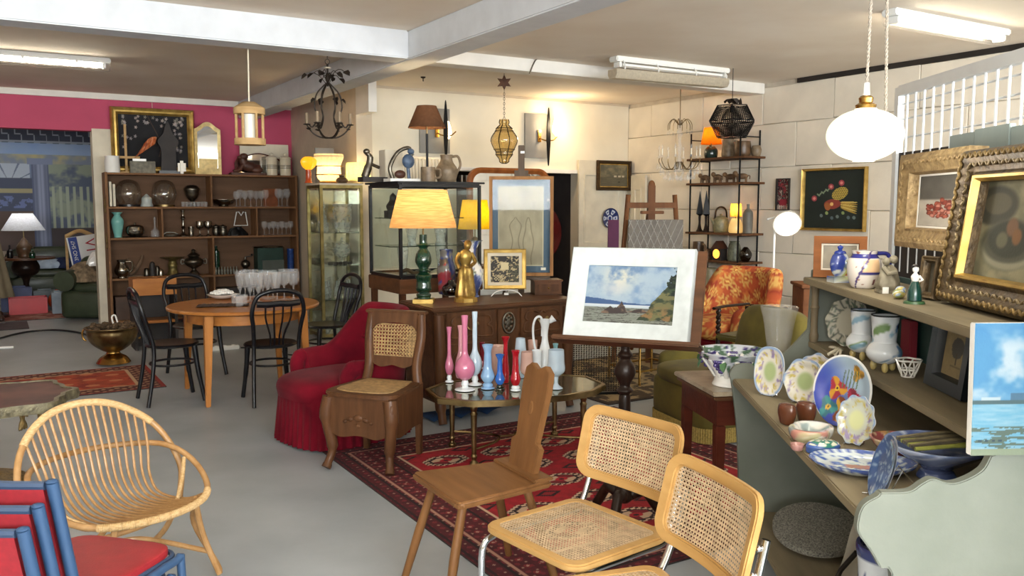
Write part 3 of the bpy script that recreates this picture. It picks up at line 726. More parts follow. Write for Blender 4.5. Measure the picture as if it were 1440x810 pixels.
def seatfn(u, v):
 an = 2*PI*u; x, y = sq(an, 0.33, 0.40)
 prof = spl([(0.0, 0.45), (0.6, 0.445), (0.92, 0.42), (1.02, 0.37), (1.0, 0.30)], 4); i = v*(len(prof)-1); a_ = prof[int(round(i))]
 return (x*a_[0], y*a_[0]-0.09, a_[1])
mb.grid(seatfn, 40, 16, cu=True); mb.build('seat', 'velvet_red', ra)
mb = MB()
def skfn(u, v):
 an = 2*PI*u; pl = 0.5+0.5*math.sin(an*44); x, y = sq(an, 0.375, 0.43); k = 1+(0.05*pl+0.04)*(1-v); return (x*k, y*k-0.04, 0.005+0.33*v)
mb.grid(skfn, 352, 8, cu=True); mb.build('skirt', 'velvet_red', ra)
for i, (u, z) in enumerate([(0.35, 0.62), (0.5, 0.6), (0.65, 0.62), (0.42, 0.72), (0.58, 0.72), (0.5, 0.5)]):
 an = math.radians(-28)+math.radians(236)*u; r = 0.36-0.055+0.12*(z-0.3)
 mb = MB(); mb.ball((r*math.cos(an), r*math.sin(an), z), 0.016, 10, 6); mb.build('button', 'velvet_red', ra)
# commode chair with cane back
CC = Vector((-0.82, 5.07, 0.0))
CCZ = 0.016
cc = thing('commode_chair', 'antique carved oak commode chair with caned back', 'chair', (CC.x, CC.y, CCZ), face(-0.34, -0.94))
for s in (-1, 1):
 mb = MB(); mb.tube(spl([(s*0.2, -0.2, 0.42), (s*0.215, -0.215, 0.3), (s*0.19, -0.195, 0.12), (s*0.205, -0.225, 0.025), (s*0.21, -0.24, 0.0)], 6), [0.042]*7+[0.034]*6+[0.024]*6+[0.028]*6, 10); mb.build('leg', 'oak_carved', cc)
 mb = MB(); mb.box((s*0.185, 0.2, 0.225), (0.045, 0.045, 0.45), taper=0.75); mb.build('leg', 'oak_carved', cc, bevel=0.004)
 mb = MB(); mb.tube(spl([(s*0.18, 0.2, 0.44), (s*0.165, 0.215, 0.55), (s*0.18, 0.25, 0.72), (s*0.17, 0.275, 0.86)], 5), 0.026, 10, flat=1.2); mb.build('back_post', 'oak_carved', cc)
# curved aprons (commode box)
ap_ = spl([(-0.2, 0.22), (-0.12, 0.19), (0, 0.205), (0.12, 0.19), (0.2, 0.22)], 5)
mb = MB(); mb.xz([(x, z) for x, z in ap_]+[(0.2, 0.43), (-0.2, 0.43)], -0.225, -0.195); mb.build('front_apron', 'oak_carved', cc)
for s in (-1, 1):
 mb = MB(); mb.yz([(y, z) for y, z in spl([(-0.2, 0.22), (-0.1, 0.18), (0.05, 0.2), (0.2, 0.2)], 5)]+[(0.2, 0.43), (-0.2, 0.43)], s*0.195-0.014, s*0.195+0.014); mb.build('side_apron', 'oak_carved', cc)
mb = MB(); op = [(x, y) for x, y in spl([(-0.2, 0.22), (-0.23, 0.0), (-0.235, -0.18), (-0.15, -0.245), (0, -0.255), (0.15, -0.245), (0.235, -0.18), (0.23, 0), (0.2, 0.22)], 5)]
mb.prism(op, 0.431, 0.455); mb.build('seat_lid', 'oak_carved', cc, bevel=0.006)
mb = MB(); mb.prism([(x*0.78, y*0.78) for x, y in op], 0.4555, 0.461); mb.build('cane_seat', 'cane_old', cc, bevel=0.002)
mb = MB(); mb.box((0, 0.278, 0.875), (0.42, 0.055, 0.02)); mb.build('crest_rail', 'oak_carved', cc, bevel=0.006)
mb = MB()
for x, z, r in ((0, 0.31, 0.03), (-0.05, 0.3, 0.02), (0.05, 0.3, 0.02), (-0.085, 0.285, 0.014), (0.085, 0.285, 0.014), (0, 0.265, 0.018)): mb.ball((x, -0.226, z), (r, 0.008, r*0.7), 10, 6)
o = mb.build('shell_carving', 'oak_carved', cc); o['kind'] = 'stuff'
for s in (-1, 1): mb = MB(); mb.ball((s*0.222, -0.225, 0.36), (0.024, 0.024, 0.05)); mb.build('knee_carving', 'oak_carved', cc)
mb = MB(); tp = spl([(-0.155, 0.76), (-0.12, 0.795), (0, 0.81), (0.12, 0.795), (0.155, 0.76)], 5)
LB = Matrix.Translation((0, 0.235, 0.66)) @ Matrix.Rotation(-0.14, 4, 'X') @ Matrix.Translation((0, -0.235, -0.66))
mb.xz([(x, z) for x, z in tp]+[(0.16, 0.87), (-0.16, 0.87)], 0.22, 0.25, LB); mb.build('top_rail', 'oak_carved', cc)
mb = MB(); bp = spl([(-0.155, 0.56), (-0.08, 0.53), (0, 0.545), (0.08, 0.53), (0.155, 0.56)], 5)
mb.xz([(x, z) for x, z in bp]+[(0.16, 0.60), (-0.16, 0.60)], 0.22, 0.25, LB); mb.build('lower_rail', 'oak_carved', cc)
def cane_mesh(x0, x1, z0, z1, y, p, wd=0.0022, T=None, curve=None, diag=True, seg=1):
 """woven cane: double strands both ways plus diagonals, as thin flat strips"""
 mb = MB()
 Y = curve if curve else (lambda x: y)
 def strip(xa, za, xb, zb, off, hw):
  dx, dz = xb-xa, zb-za; L_ = math.hypot(dx, dz)
  if L_ < 1e-4: return
  nx, nz_ = -dz/L_*hw, dx/L_*hw; vs = []; n_ = seg if abs(dx) > 0.05 else 1
  for i in range(n_+1):
   t = i/n_; x, z = xa+dx*t, za+dz*t
   vs += [(x+nx, Y(x)+off, z+nz_), (x-nx, Y(x)+off, z-nz_)]
  mb.add(vs, [(2*i, 2*i+1, 2*i+3, 2*i+2) for i in range(n_)], T)
 nx_ = int((x1-x0)/p); nz2 = int((z1-z0)/p)
 for i in range(nx_+1):
  x = x0+(x1-x0)*i/nx_; strip(x, z0, x, z1, 0, wd)
 for j in range(nz2+1):
  z = z0+(z1-z0)*j/nz2; strip(x0, z, x1, z, -0.0008, wd)
 if diag:
  k = x0-(z1-z0)
  while k < x1:
   a_, b_ = max(k, x0), min(k+(z1-z0), x1)
   if b_ > a_:
    strip(a_, z0+(a_-k), b_, z0+(b_-k), -0.0014, wd*0.7); strip(a_, z1-(a_-k), b_, z1-(b_-k), -0.0018, wd*0.7)
   k += p
 return mb
mb = cane_mesh(-0.155, 0.155, 0.58, 0.80, 0.236, 0.021, 0.0027, LB); o = mb.build('cane_back', 'cane_old', cc, fix=False, flat=True); o['kind'] = 'stuff'
# oval brass and glass coffee table
CT = Vector((0.03, 5.3, 0.0085)); CTZ = 0.42
ctr = math.atan2(0.36, 0.93)
ct = thing('coffee_table', 'oval brass coffee table with mirrored glass top on the crimson rug', 'table', CT, ctr)
oct_ = [(-0.56, -0.14), (-0.40, -0.29), (-0.2, -0.345), (0.2, -0.345), (0.40, -0.29), (0.56, -0.14), (0.56, 0.14), (0.40, 0.29), (0.2, 0.345), (-0.2, 0.345), (-0.40, 0.29), (-0.56, 0.14)]
def ring_prism(poly, k, z0, z1):
 mb = MB(); n = len(poly); inn = [(x-math.copysign(k, x) if abs(x) > 0.01 else x, y-math.copysign(k, y)) for x, y in poly]
 vs = [(x, y, z0) for x, y in poly]+[(x, y, z1) for x, y in poly]+[(x, y, z1) for x, y in inn]+[(x, y, z0) for x, y in inn]
 fs = []
 for i in range(n):
  j = (i+1) % n
  for q in range(4): fs.append((q*n+i, q*n+j, ((q+1) % 4)*n+j, ((q+1) % 4)*n+i))
 return mb.add(vs, fs)
mb = ring_prism(oct_, 0.024, CTZ-0.045, CTZ-0.008); mb.build('rim', 'brass_aged', ct, bevel=0.004)
mb = MB(); mb.prism([(x*0.945, y*0.92) for x, y in oct_], CTZ-0.02, CTZ-0.012); mb.build('glass_top', 'table_mirror' if 'table_mirror' in MATS else mat('table_mirror', 'a8a48c', 0.06, 0.85, var=0.1, vs=9), ct)
for sx in (-1, 1):
 for sy in (-1, 1):
  x, y = sx*0.36, sy*0.22
  mb = MB(); mb.lathe(spl([(0.022, 0.0), (0.026, 0.02), (0.014, 0.035), (0.02, 0.06), (0.013, 0.075), (0.015, 0.09), (0.019, 0.3), (0.024, 0.315), (0.016, 0.33), (0.022, 0.35), (0.022, CTZ-0.046)], 3), 14, (x, y, 0)); mb.build('leg', 'brass_aged', ct)
for s in (-1, 1):
 mb = MB(); mb.tube(spl([(s*0.36, -0.22, 0.1), (s*0.2, -0.12, 0.1), (s*0.12, 0, 0.1), (s*0.2, 0.12, 0.1), (s*0.36, 0.22, 0.1)], 6), 0.008, 8); mb.build('stretcher', 'brass_aged', ct)
mb = MB(); mb.tube([(-0.12, 0, 0.1), (0.12, 0, 0.1)], 0.008, 8); mb.ball((0, 0, 0.1), 0.022); mb.build('centre_stretcher', 'brass_aged', ct)
# rustic plank chair
rc = thing('plank_chair', 'rustic brown wooden plank chair with narrow carved back', 'chair', (-0.13, 3.36, 0.0135), face(-0.86, -0.5))
mb = MB(); mb.prism([(x, y) for x, y in spl([(-0.2, -0.21), (0.2, -0.21), (0.22, -0.19), (0.17, 0.24), (-0.17, 0.24), (-0.22, -0.19)], 1, True)], 0.415, 0.445); mb.build('seat', 'rustic_wood', rc, bevel=0.01, seg=3)
mb = MB(); mb.box((0, 0.2, 0.452), (0.34, 0.09, 0.014)); mb.build('batten', 'rustic_wood', rc, bevel=0.004)
TB = Matrix.Translation((0, 0.2, 0.44)) @ Matrix.Rotation(-0.2, 4, 'X')
bo = [(x*1.3, z) for x, z in [(-0.075, 0.0), (-0.085, 0.12), (-0.06, 0.14), (-0.065, 0.2), (-0.075, 0.36), (-0.07, 0.43), (-0.04, 0.455), (0.0, 0.43), (0.04, 0.455), (0.07, 0.43), (0.075, 0.36), (0.065, 0.2), (0.06, 0.14), (0.085, 0.12), (0.075, 0.0)]]
mb = MB(); mb.xz(bo, -0.013, 0.016, TB); o = mb.build('backrest', 'rustic_wood_v', rc, bevel=0.003)
mb = MB(); mb.ball((0, -0.014, 0.27), (0.02, 0.003, 0.03), T=TB); mb.build('carved_flower', 'rustic_wood_v', o)
for sx in (-1, 1):
 for sy in (-1, 1):
  mb = MB(); mb.tube([(sx*0.13, sy*0.14, 0.42), (sx*0.165, sy*0.2, 0.2), (sx*0.2, sy*0.25, 0.0)], [0.017, 0.019, 0.015], 12); mb.build('leg', 'rustic_wood_v', rc)
# chrome and cane cantilever chairs
def rrect(w, h, r, n=6):
 out = []
 for cx, cy, a0 in ((w/2-r, h/2-r, 0), (-w/2+r, h/2-r, 90), (-w/2+r, -h/2+r, 180), (w/2-r, -h/2+r, 270)):
  for i in range(n+1):
   an = math.radians(a0+90*i/n); out.append((cx+r*math.cos(an), cy+r*math.sin(an)))
 return out
def cesca(label, loc, rz):
 t = thing('cantilever_chair', label, 'chair', loc, rz, 'cane cantilever chairs on the crimson rug')
 # seat
 o_, i_ = rrect(0.47, 0.45, 0.06), rrect(0.39, 0.37, 0.035); n = len(o_)
 mb = MB(); vs = [(x, y, 0.445) for x, y in o_]+[(x, y, 0.47) for x, y in o_]+[(x, y, 0.47) for x, y in i_]+[(x, y, 0.445) for x, y in i_]
 mb.add(vs, [(q*n+i, q*n+(i+1) % n, ((q+1) % 4)*n+(i+1) % n, ((q+1) % 4)*n+i) for i in range(n) for q in range(4)]); se = mb.build('seat_frame', 'beech', t, bevel=0.006, seg=2)
 TS = Matrix.Translation((0, 0, 0.466)) @ Matrix.Rotation(-PI/2, 4, 'X')
 mb = cane_mesh(-0.199, 0.199, -0.189, 0.189, 0, 0.0125, 0.0021, TS); c = mb.build('cane_seat', 'cane', se, fix=False, flat=True); c['kind'] = 'stuff'
 # back, curved
 CV = lambda x: 0.255-0.045*(1-(x/0.235)**2)*-1-0.045
 TBk = Matrix.Translation((0, 0.25, 0.55)) @ Matrix.Rotation(-0.24, 4, 'X') @ Matrix.Translation((0, -0.25, -0.55))
 cz = 0.685; H2 = 0.27
 o_, i_ = rrect(0.47, H2, 0.06), rrect(0.395, H2-0.07, 0.03)
 yo = 0.012
 mb = MB(); vs = [(x, CV(x)-yo, cz+z) for x, z in o_]+[(x, CV(x)+yo, cz+z) for x, z in o_]+[(x, CV(x)+yo, cz+z) for x, z in i_]+[(x, CV(x)-yo, cz+z) for x, z in i_]
 # resample so long sides follow the curve
 def dens(L):
  out = []
  for k in range(len(L)):
   p, q = L[k], L[(k+1) % len(L)]; m_ = 8 if math.hypot(q[0]-p[0], q[1]-p[1]) > 0.1 else 1
   for j in range(m_): out.append((p[0]+(q[0]-p[0])*j/m_, p[1]+(q[1]-p[1])*j/m_))
  return out
 o_, i_ = dens(o_), dens(i_); n = len(o_)
 assert len(i_) == n
 mb = MB(); vs = [(x, CV(x)-yo, cz+z) for x, z in o_]+[(x, CV(x)+yo, cz+z) for x, z in o_]+[(x, CV(x)+yo, cz+z) for x, z in i_]+[(x, CV(x)-yo, cz+z) for x, z in i_]
 mb.add(vs, [(q*n+i, q*n+(i+1) % n, ((q+1) % 4)*n+(i+1) % n, ((q+1) % 4)*n+i) for i in range(n) for q in range(4)], TBk); be = mb.build('back_frame', 'beech', t, bevel=0.005, seg=2)
 mb = cane_mesh(-0.2, 0.2, cz-H2/2+0.032, cz+H2/2-0.032, 0, 0.0125, 0.0021, TBk, CV, True, 8); c = mb.build('cane_back', 'cane', be, fix=False, flat=True); c['kind'] = 'stuff'
 # chrome tube
 def pth(s):
  return [(s*0.205, 0.305, 0.70), (s*0.207, 0.275, 0.58), (s*0.21, 0.235, 0.47), (s*0.21, 0.2, 0.435), (s*0.21, 0.1, 0.431), (s*0.21, -0.12, 0.431), (s*0.21, -0.19, 0.425), (s*0.212, -0.235, 0.385), (s*0.215, -0.235, 0.2), (s*0.217, -0.235, 0.07), (s*0.217, -0.2, 0.014), (s*0.218, -0.1, 0.0125), (s*0.22, 0.12, 0.0125)]
 base = spl(pth(-1), 5)+spl([(-0.21, 0.18, 0.0125), (-0.15, 0.215, 0.0125), (0.15, 0.215, 0.0125), (0.21, 0.18, 0.0125)], 5)+spl(pth(1), 5)[::-1]
 mb = MB(); mb.tube(base, 0.0118, 12); mb.build('tube_frame', 'chrome', t)
 for s in (-1, 1):
  for z in (0.61, 0.68):
   mb = MB(); mb.ball((s*0.207, 0.262+(z-0.6)*0.24, z), 0.009, 8, 6); mb.build('screw', 'chrome', t)
 return t
cs = cesca('cane and chrome cantilever chair beside the rustic plank chair', (0.215, 2.79, 0.003), face(-0.78, -0.62))
dup(cs, (0.30, 2.22, 0.003), face(-0.95, -0.31), 'cane and chrome cantilever chair before the grey painted dresser end')
# easel with turned post and white framed seascape
EZ = G(876, 748)
ez = thing('music_stand', 'dark turned wood picture stand with sloping ledge', 'easel', (EZ.x, EZ.y, 0.010), -0.38)
zl = 0.90
mb = MB(); mb.lathe(spl([(0.03, 0.14), (0.045, 0.16), (0.04, 0.2), (0.022, 0.24), (0.028, 0.27), (0.028, 0.62), (0.022, 0.66), (0.04, 0.68), (0.025, 0.7), (0.03, 0.72), (0.05, 0.76), (0.044, 0.8), (0.024, 0.83), (0.036, 0.85), (0.022, 0.87), (0.022, 0.89)], 4), 20); mb.build('post', wood('dark_wood', '2c1c14', '1c110c', 0.35, 'z', 4, 0.2), ez)
for i in range(3):
 an = math.radians(-90+120*i); c, s_ = math.cos(an), math.sin(an)
 mb = MB(); mb.tube([(c*r, s_*r, z) for r, z in spl([(0.02, 0.17), (0.1, 0.19), (0.17, 0.1), (0.22, 0.04), (0.27, 0.02)], 5)], [0.03]*6+[0.024]*6+[0.018]*9, 10); mb.build('foot', 'dark_wood', ez)
TE = Matrix.Translation((0.0, -0.02, 0.905)) @ Matrix.Rotation(-0.38, 4, 'X')
mb = MB(); mb.box((0.035, 0.03, 0.24), (0.62, 0.02, 0.46), T=TE); mb.build('backboard', 'oak_dark', ez, bevel=0.004)
mb = MB(); mb.box((0.01, -0.02, 0.0), (0.7, 0.11, 0.022), T=TE); mb.build('ledge', 'oak_dark', ez, bevel=0.006)
def seascape(u, v):
 n = fb(u*1.4, v, 5, 11, 5); c = mixc(full(u, '7c98b8'), full(u, 'a3b6c6'), sst(n, 0.3, 0.7))
 c = mixc(c, full(u, '5f7c9e'), sst(n, 0.55, 0.25)*sst(v, 0.6, 0.95)*0.7)
 g = np.exp(-(((u-0.38)/0.16)**2+((v-0.82)/0.2)**2)); c = mixc(c, full(u, 'e6dcc0'), g*0.9*sst(n, 0.3, 0.6))
 g = np.exp(-(((u-0.33)/0.12)**2+((v-0.6)/0.1)**2)); c = mixc(c, full(u, 'd8d4cc'), g*0.7)
 hz_ = 0.33
 sea = v < hz_+0.01; c[sea] = mixc(full(u, 'c8d2da'), full(u, '8f9a9a'), sst(v, 0.33, 0.2))[sea]
 hills = (v > hz_) & (v < hz_+0.085*sst(u, 0.62, 0.02)+0.02*fb(u, v*0, 9, 3)+0.012*(u < 0.75)); c[hills] = hexA('3d5a86')
 sand = v < 0.27-0.08*sst(u, 0.0, 0.7)*0+0.02*fb(u, v, 6, 5); c[sand] = mixc(full(u, '8e948a'), full(u, '6a6c62'), fb(u*3, v*9, 6, 8))[sand]
 band = sand & (fb(u*2, v*14, 7, 15) > 0.6); c[band] = hexA('4c4a44')
 for cx, cz, r, h in ((0.3, 0.2, 0.09, 0.1), (0.42, 0.21, 0.07, 0.18), (0.36, 0.2, 0.1, 0.08), (0.62, 0.22, 0.12, 0.05)):
  m_ = (np.abs(u-cx)/r+np.maximum(v-cz, 0)/h < 1+0.3*(fb(u, v, 20, 7)-0.5)) & (v > cz-0.02); c[m_] = mixc(full(u, '7a6250'), full(u, '3c3230'), sst(fb(u, v, 16, 12), 0.35, 0.6))[m_]
 cl = u > 0.72+0.28*sst(v, 0.2, 0.9)**1.2+0.05*(fb(u, v, 9, 2)-0.5)-0.12*sst(v, 0.28, 0.06); cl &= v > 0.06+0.05*fb(u, v, 8, 3)
 cc_ = mixc(full(u, '2e3a26'), full(u, '6d6a44'), sst(fb(u, v, 12, 19), 0.4, 0.62)); cc_ = mixc(cc_, full(u, '8a6a42'), sst(v, 0.4, 0.15)*sst(fb(u, v, 10, 4), 0.45, 0.6)); c[cl] = cc_[cl]
 m_ = (u+0.16*(fb(u, v, 22, 9)-0.5) > 0.9+0.1*sst(v, 0.62, 1.0)) & (v > 0.5); c[m_] = mixc(full(u, '16211c'), full(u, '38482e'), sst(fb(u, v, 30, 6), 0.45, 0.65))[m_]
 return c*0.88
pw, ph = 0.60, 0.452
sp_ = bpy.data.objects.new('seascape_painting', None); COL.objects.link(sp_)
sp_.matrix_world = Matrix.Translation((EZ.x, EZ.y, 0.010)) @ Matrix.Rotation(-0.38, 4, 'Z') @ TE @ Matrix.Translation((0.0, -0.012, 0.0125))
tag(sp_, 'seascape of a rocky bay in a wide white frame', 'painting')
mb = MB(); mb.rectframe(pw, ph, [(0, 0.03), (0, -0.012), (0.006, -0.022), (0.014, -0.022), (0.075, 0.008), (0.085, 0.008), (0.085, 0.03), (0, 0.03)], 0, ph/2); mb.build('frame', mat('frame_white', 'c6cccc', 0.5, var=0.05, vs=20), sp_)
canvas('picture', pw-0.16, ph-0.16, 220, 160, seascape, 'canvas_paint', sp_, (0, 0.014, ph/2))
# painted dresser on the right
HRZ = -0.0642; HO = Vector((0.862, 2.01, 0)); HL = 1.69; HD = 0.62
hu = thing('dresser', 'grey green painted dresser with scalloped ends and open shelves', 'dresser', HO, HRZ)
ZD, ZM, ZT = 0.80, 0.97, 1.25
def HP(x, y, z): return Matrix.Translation(HO) @ Matrix.Rotation(HRZ, 4, 'Z') @ Vector((x, y, z))
near = spl([(0.06, 0.0), (0.06, 0.62), (0.026, 0.69), (0.0, 0.735), (-0.028, 0.775), (-0.03, 0.81), (-0.018, 0.845), (0.015, 0.868)], 4)+spl([(0.02, 0.876), (0.085, 0.88), (0.115, 0.9), (0.14, 0.912), (0.18, 0.902), (0.216, 0.912), (0.253, 0.937), (0.27, 0.972)], 4)+[(0.31, 0.985), (0.31, ZT+0.03), (HD+0.02, ZT+0.03), (HD+0.02, 0.0)]
mb = MB(); mb.xz(near, -0.03, 0.0); mb.build('end_panel', 'hutch_paint', hu, bevel=0.003)
far = spl([(0.05, 0.0), (0.03, 0.5), (0.0, 0.76), (-0.012, 0.82), (0.02, 0.86), (0.08, 0.865), (0.1, 0.85), (0.16, 0.87), (0.24, 0.93), (0.32, 1.02)], 4)+[(0.33, ZT+0.03), (HD+0.02, ZT+0.03), (HD+0.02, 0.0)]
mb = MB(); mb.xz(far, HL, HL+0.03); mb.build('end_panel', 'hutch_paint', hu, bevel=0.003)
mb = MB(); mb.b2((0.0, 0.001, ZD-0.03), (HD, HL-0.001, ZD)); mb.build('deck', 'hutch_board', hu, bevel=0.004)
mb = MB(); mb.b2((0.32, 0.001, ZM-0.025), (HD-0.012, HL-0.001, ZM)); mb.build('shelf', 'hutch_board', hu, bevel=0.003)
mb = MB(); mb.b2((0.29, 0.001, ZT-0.028), (HD-0.012, HL-0.001, ZT)); mb.build('shelf', 'hutch_board', hu, bevel=0.003)
mb = MB(); mb.b2((0.06, 0.001, 0.175), (HD-0.012, HL-0.001, 0.2)); mb.build('shelf', 'hutch_board', hu, bevel=0.003)
mb = MB(); mb.b2((HD-0.01, 0.001, 0.02), (HD, HL-0.001, ZT+0.02)); mb.build('back_panel', 'hutch_teal', hu)
mb = MB(); mb.lathe(spl([(0.016, ZM+0.001), (0.02, ZM+0.03), (0.015, ZM+0.05), (0.016, ZM+0.14), (0.021, ZM+0.15), (0.015, ZM+0.165), (0.016, ZT-0.06), (0.02, ZT-0.04), (0.016, ZT-0.029)], 3), 12, (0.335, HL-0.03, 0)); mb.build('turned_post', 'hutch_edge', hu)
# plank screen behind the dresser
ps = thing('plank_screen', 'tall grey weathered plank screen behind the gilt frames', 'screen', HP(HD+0.07, 0, 0), HRZ)
y = -0.62
for i, wv in enumerate((0.24, 0.2, 0.26, 0.22, 0.3, 0.2, 0.24, 0.2)):
 mb = MB(); mb.box((0.0+0.003*(i % 2), y+wv/2, 0.91), (0.022, wv-0.004, 1.82-0.012*(i % 3))); mb.build('plank', 'grey_board', ps, bevel=0.002); y += wv
for z in (0.3, 1.1):
 mb = MB(); mb.box((0.026, y/2-0.31, z), (0.024, y+0.6, 0.08)); mb.build('batten', 'grey_board', ps)
# side table with marble top
st = thing('side_table', 'small red brown side table with worn marble top', 'table', (1.07, 4.005, 0.0085), 0.166)
mb = MB(); mb.box((0, 0, 0.712), (0.44, 0.50, 0.02)); mb.build('marble_top', mat('marble_worn', 'b8ac96', 0.3, c2='7c6a54', vs=12), st, bevel=0.004)
mb = MB(); mb.box((0, 0, 0.69), (0.42, 0.48, 0.022)); mb.build('moulding', 'oak_dark', st, bevel=0.006)
mb = MB(); mb.box((0, 0, 0.62), (0.38, 0.44, 0.118)); mb.build('apron', wood('mahogany', '5c2a1c', '411b12', 0.35, 'x', 4, 0.2), st, bevel=0.003)
for sx in (-1, 1):
 for sy in (-1, 1):
  mb = MB(); mb.box((sx*0.168, sy*0.198, 0.28), (0.046, 0.046, 0.56), taper=0.75); mb.build('leg', 'mahogany', st, bevel=0.003)
# olive velvet armchair
oa = thing('olive_armchair', 'low olive green velvet armchair with fringed base', 'armchair', (1.47, 5.85, 0.009), face(-0.94, -0.34))
def cush(c, d, r=0.06, nm='seat', m='olive_velvet', par=None, T=None, e=4.0, col=None, n=(32, 16)):
 """soft cushion: superellipsoid"""
 mb = MB()
 def fn(u, v):
  a_, b_ = 2*PI*u, PI*(v-0.5); ca, sa, cb, sb_ = math.cos(a_), math.sin(a_), math.cos(b_), math.sin(b_)
  g = lambda x, p: math.copysign(abs(x)**p, x); p = 2/e
  return (c[0]+d[0]/2*g(cb, p)*g(ca, p), c[1]+d[1]/2*g(cb, p)*g(sa, p), c[2]+d[2]/2*g(sb_, p))
 mb.grid(fn, n[0], n[1], cu=True, T=T); return mb.build(nm, m, par, col=col)
cush((0, -0.02, 0.22), (0.72, 0.74, 0.30), nm='base', par=oa, e=8)
cush((0, -0.08, 0.385), (0.68, 0.66, 0.14), nm='seat_cushion', par=oa)
TO = Matrix.Translation((0, 0.3, 0.35)) @ Matrix.Rotation(-0.2, 4, 'X')
cush((0, 0.04, 0.22), (0.70, 0.18, 0.56), nm='backrest', par=oa, T=TO)
for s in (-1, 1):
 cush((s*0.34, 0.02, 0.42), (0.11, 0.66, 0.2), nm='arm', par=oa)
mb = MB()
def frf(u, v):
 an = 2*PI*u; x, y = sq(an, 0.365, 0.375, 7); k = 1+0.008*math.sin(an*180); return (x*k, y*k-0.02, 0.004+0.1*v)
mb.grid(frf, 720, 1, cu=True); mb.build('fringe', 'fringe', oa)
# dark chair with barley twist arm behind it
q = W(1035, 470, 7.0)
tc_ = thing('twist_chair', 'dark wooden chair with barley twist arm posts beside orange armchair', 'chair', (q.x+0.14, q.y+0.05, 0.009), face(-0.8, -0.6))
for s in (-1, 1):
 mb = MB(); mb.lathe([(0.018, 0), (0.02, 0.3), (0.018, 0.44)], 10, (s*0.2, -0.18, 0)); mb.build('leg', 'dark_wood' if 'dark_wood' in MATS else wood('dark_wood', '2c1c14', '1c110c', 0.35, 'z', 4, 0.2), tc_)
 mb = MB(); mb.box((s*0.19, 0.2, 0.34), (0.04, 0.04, 0.68)); mb.build('leg', 'dark_wood', tc_)
 mb = MB(); mb.tube([(s*0.2+0.008*math.cos(z*150), -0.18+0.008*math.sin(z*150), z) for z in np.linspace(0.46, 0.68, 45)], 0.016, 8); mb.build('twist_post', 'dark_wood', tc_)
 mb = MB(); mb.tube([(s*0.2, -0.24, 0.69), (s*0.2, -0.1, 0.70), (s*0.19, 0.2, 0.70)], 0.02, 8, flat=0.6); mb.build('arm_rest', 'dark_wood', tc_)
mb = MB(); mb.box((0, 0, 0.45), (0.42, 0.42, 0.05)); mb.build('seat', 'olive_velvet', tc_, bevel=0.015)
mb = MB(); mb.box((0, 0.2, 0.62), (0.34, 0.025, 0.16)); mb.build('backrest', 'dark_wood', tc_, bevel=0.005)
# orange floral armchair
def floral(co, tub=False):
 p, q = (np.arctan2(co[:, 1], co[:, 0])*0.37+5, co[:, 2]+5) if tub else (co[:, 0]+5, co[:, 2]*0.8-co[:, 1]*0.8+5)
 s = 0.22; n = fb(p, q, 14, 17); c = mixc(full(p, 'a84a24'), full(p, '8a2e18'), sst(n, 0.4, 0.65))
 lf = fb(p, q, 18, 41, 3); c = mixc(c, full(p, 'cf8a3a'), sst(lf, 0.56, 0.66)*0.5)
 for ox, oy, R in ((0, 0, 0.085), (0.5, 0.5, 0.06)):
  i, j = np.floor(p/s+ox), np.floor(q/s+oy); rs = np.sin(i*12.9+j*78.2+ox*31)*43758.5; rs = rs-np.floor(rs)
  cx, cy = (i+0.5-ox+0.25*(rs-0.5))*s, (j+0.5-oy+0.25*(((rs*7) % 1)-0.5))*s; r, an = polar(p-cx, q-cy)
  pet = R*(0.75+0.25*np.cos(an*9+rs*6)); m_ = r < pet; c[m_] = mixc(full(p, 'c49a52'), full(p, 'a86a2c'), sst(np.cos(an*18), 0.5, 0.9)*0.6+sst(r, 0.03, 0.0)*0.3)[m_]
  c[r < R*0.35] = hexA('a34a1c'); c[r < R*0.18] = hexA('e0b860')
 return c
painted('floral_fabric', 0.85)
oc = thing('floral_armchair', 'orange floral upholstered armchair beside the white floor lamp', 'armchair', (2.0, 7.95, 0.009), face(-0.8, -0.6))
def hoc(u):
 k = abs(2*u-1); return 0.96-0.32*sst(np.array(k), 0.4, 0.75)
mb = tub_wall(0.37, hoc, 0.13, 0.2, math.radians(-12), math.radians(192), 1.05, 1.0, 0.1, 110, 60); mb.build('backrest', 'floral_fabric', oc, col=lambda c: floral(c, True))
for s in (-1, 1):
 cush((s*0.385, -0.14, 0.42), (0.15, 0.42, 0.42), nm='arm', m='floral_fabric', par=oc, col=floral, n=(48, 30))
cush((0, -0.1, 0.42), (0.62, 0.66, 0.2), nm='seat_cushion', m='floral_fabric', par=oc, col=floral, n=(80, 40))
mb = MB(); mb.box((0, -0.05, 0.24), (0.74, 0.7, 0.2)); mb.build('base', 'velvet_red', oc, bevel=0.02)
for sx in (-1, 1):
 for sy in (-1, 1):
  mb = MB(); mb.lathe([(0.022, 0.0), (0.03, 0.139)], 10, (sx*0.3, sy*0.28-0.05, 0)); mb.build('leg', 'dark_wood', oc)
# brown chest beside it
q = W(1120, 420, 7.6)
bc = thing('wooden_chest', 'plain mid brown wooden chest behind the dresser end', 'chest', (q.x+0.42, q.y+0.3, 0), -0.1)
mb = MB(); mb.box((0, 0, 0.44), (0.6, 0.45, 0.72)); mb.build('body', wood('chest_wood', '80502e', '6a4023', 0.45, 'x', 4), bc, bevel=0.005)
mb = MB(); mb.box((0, 0, 0.82), (0.64, 0.48, 0.03)); mb.build('lid', 'chest_wood', bc, bevel=0.005)
for sx in (-1, 1):
 for sy in (-1, 1):
  mb = MB(); mb.box((sx*0.26, sy*0.18, 0.04), (0.06, 0.06, 0.08)); mb.build('foot', 'chest_wood', bc)
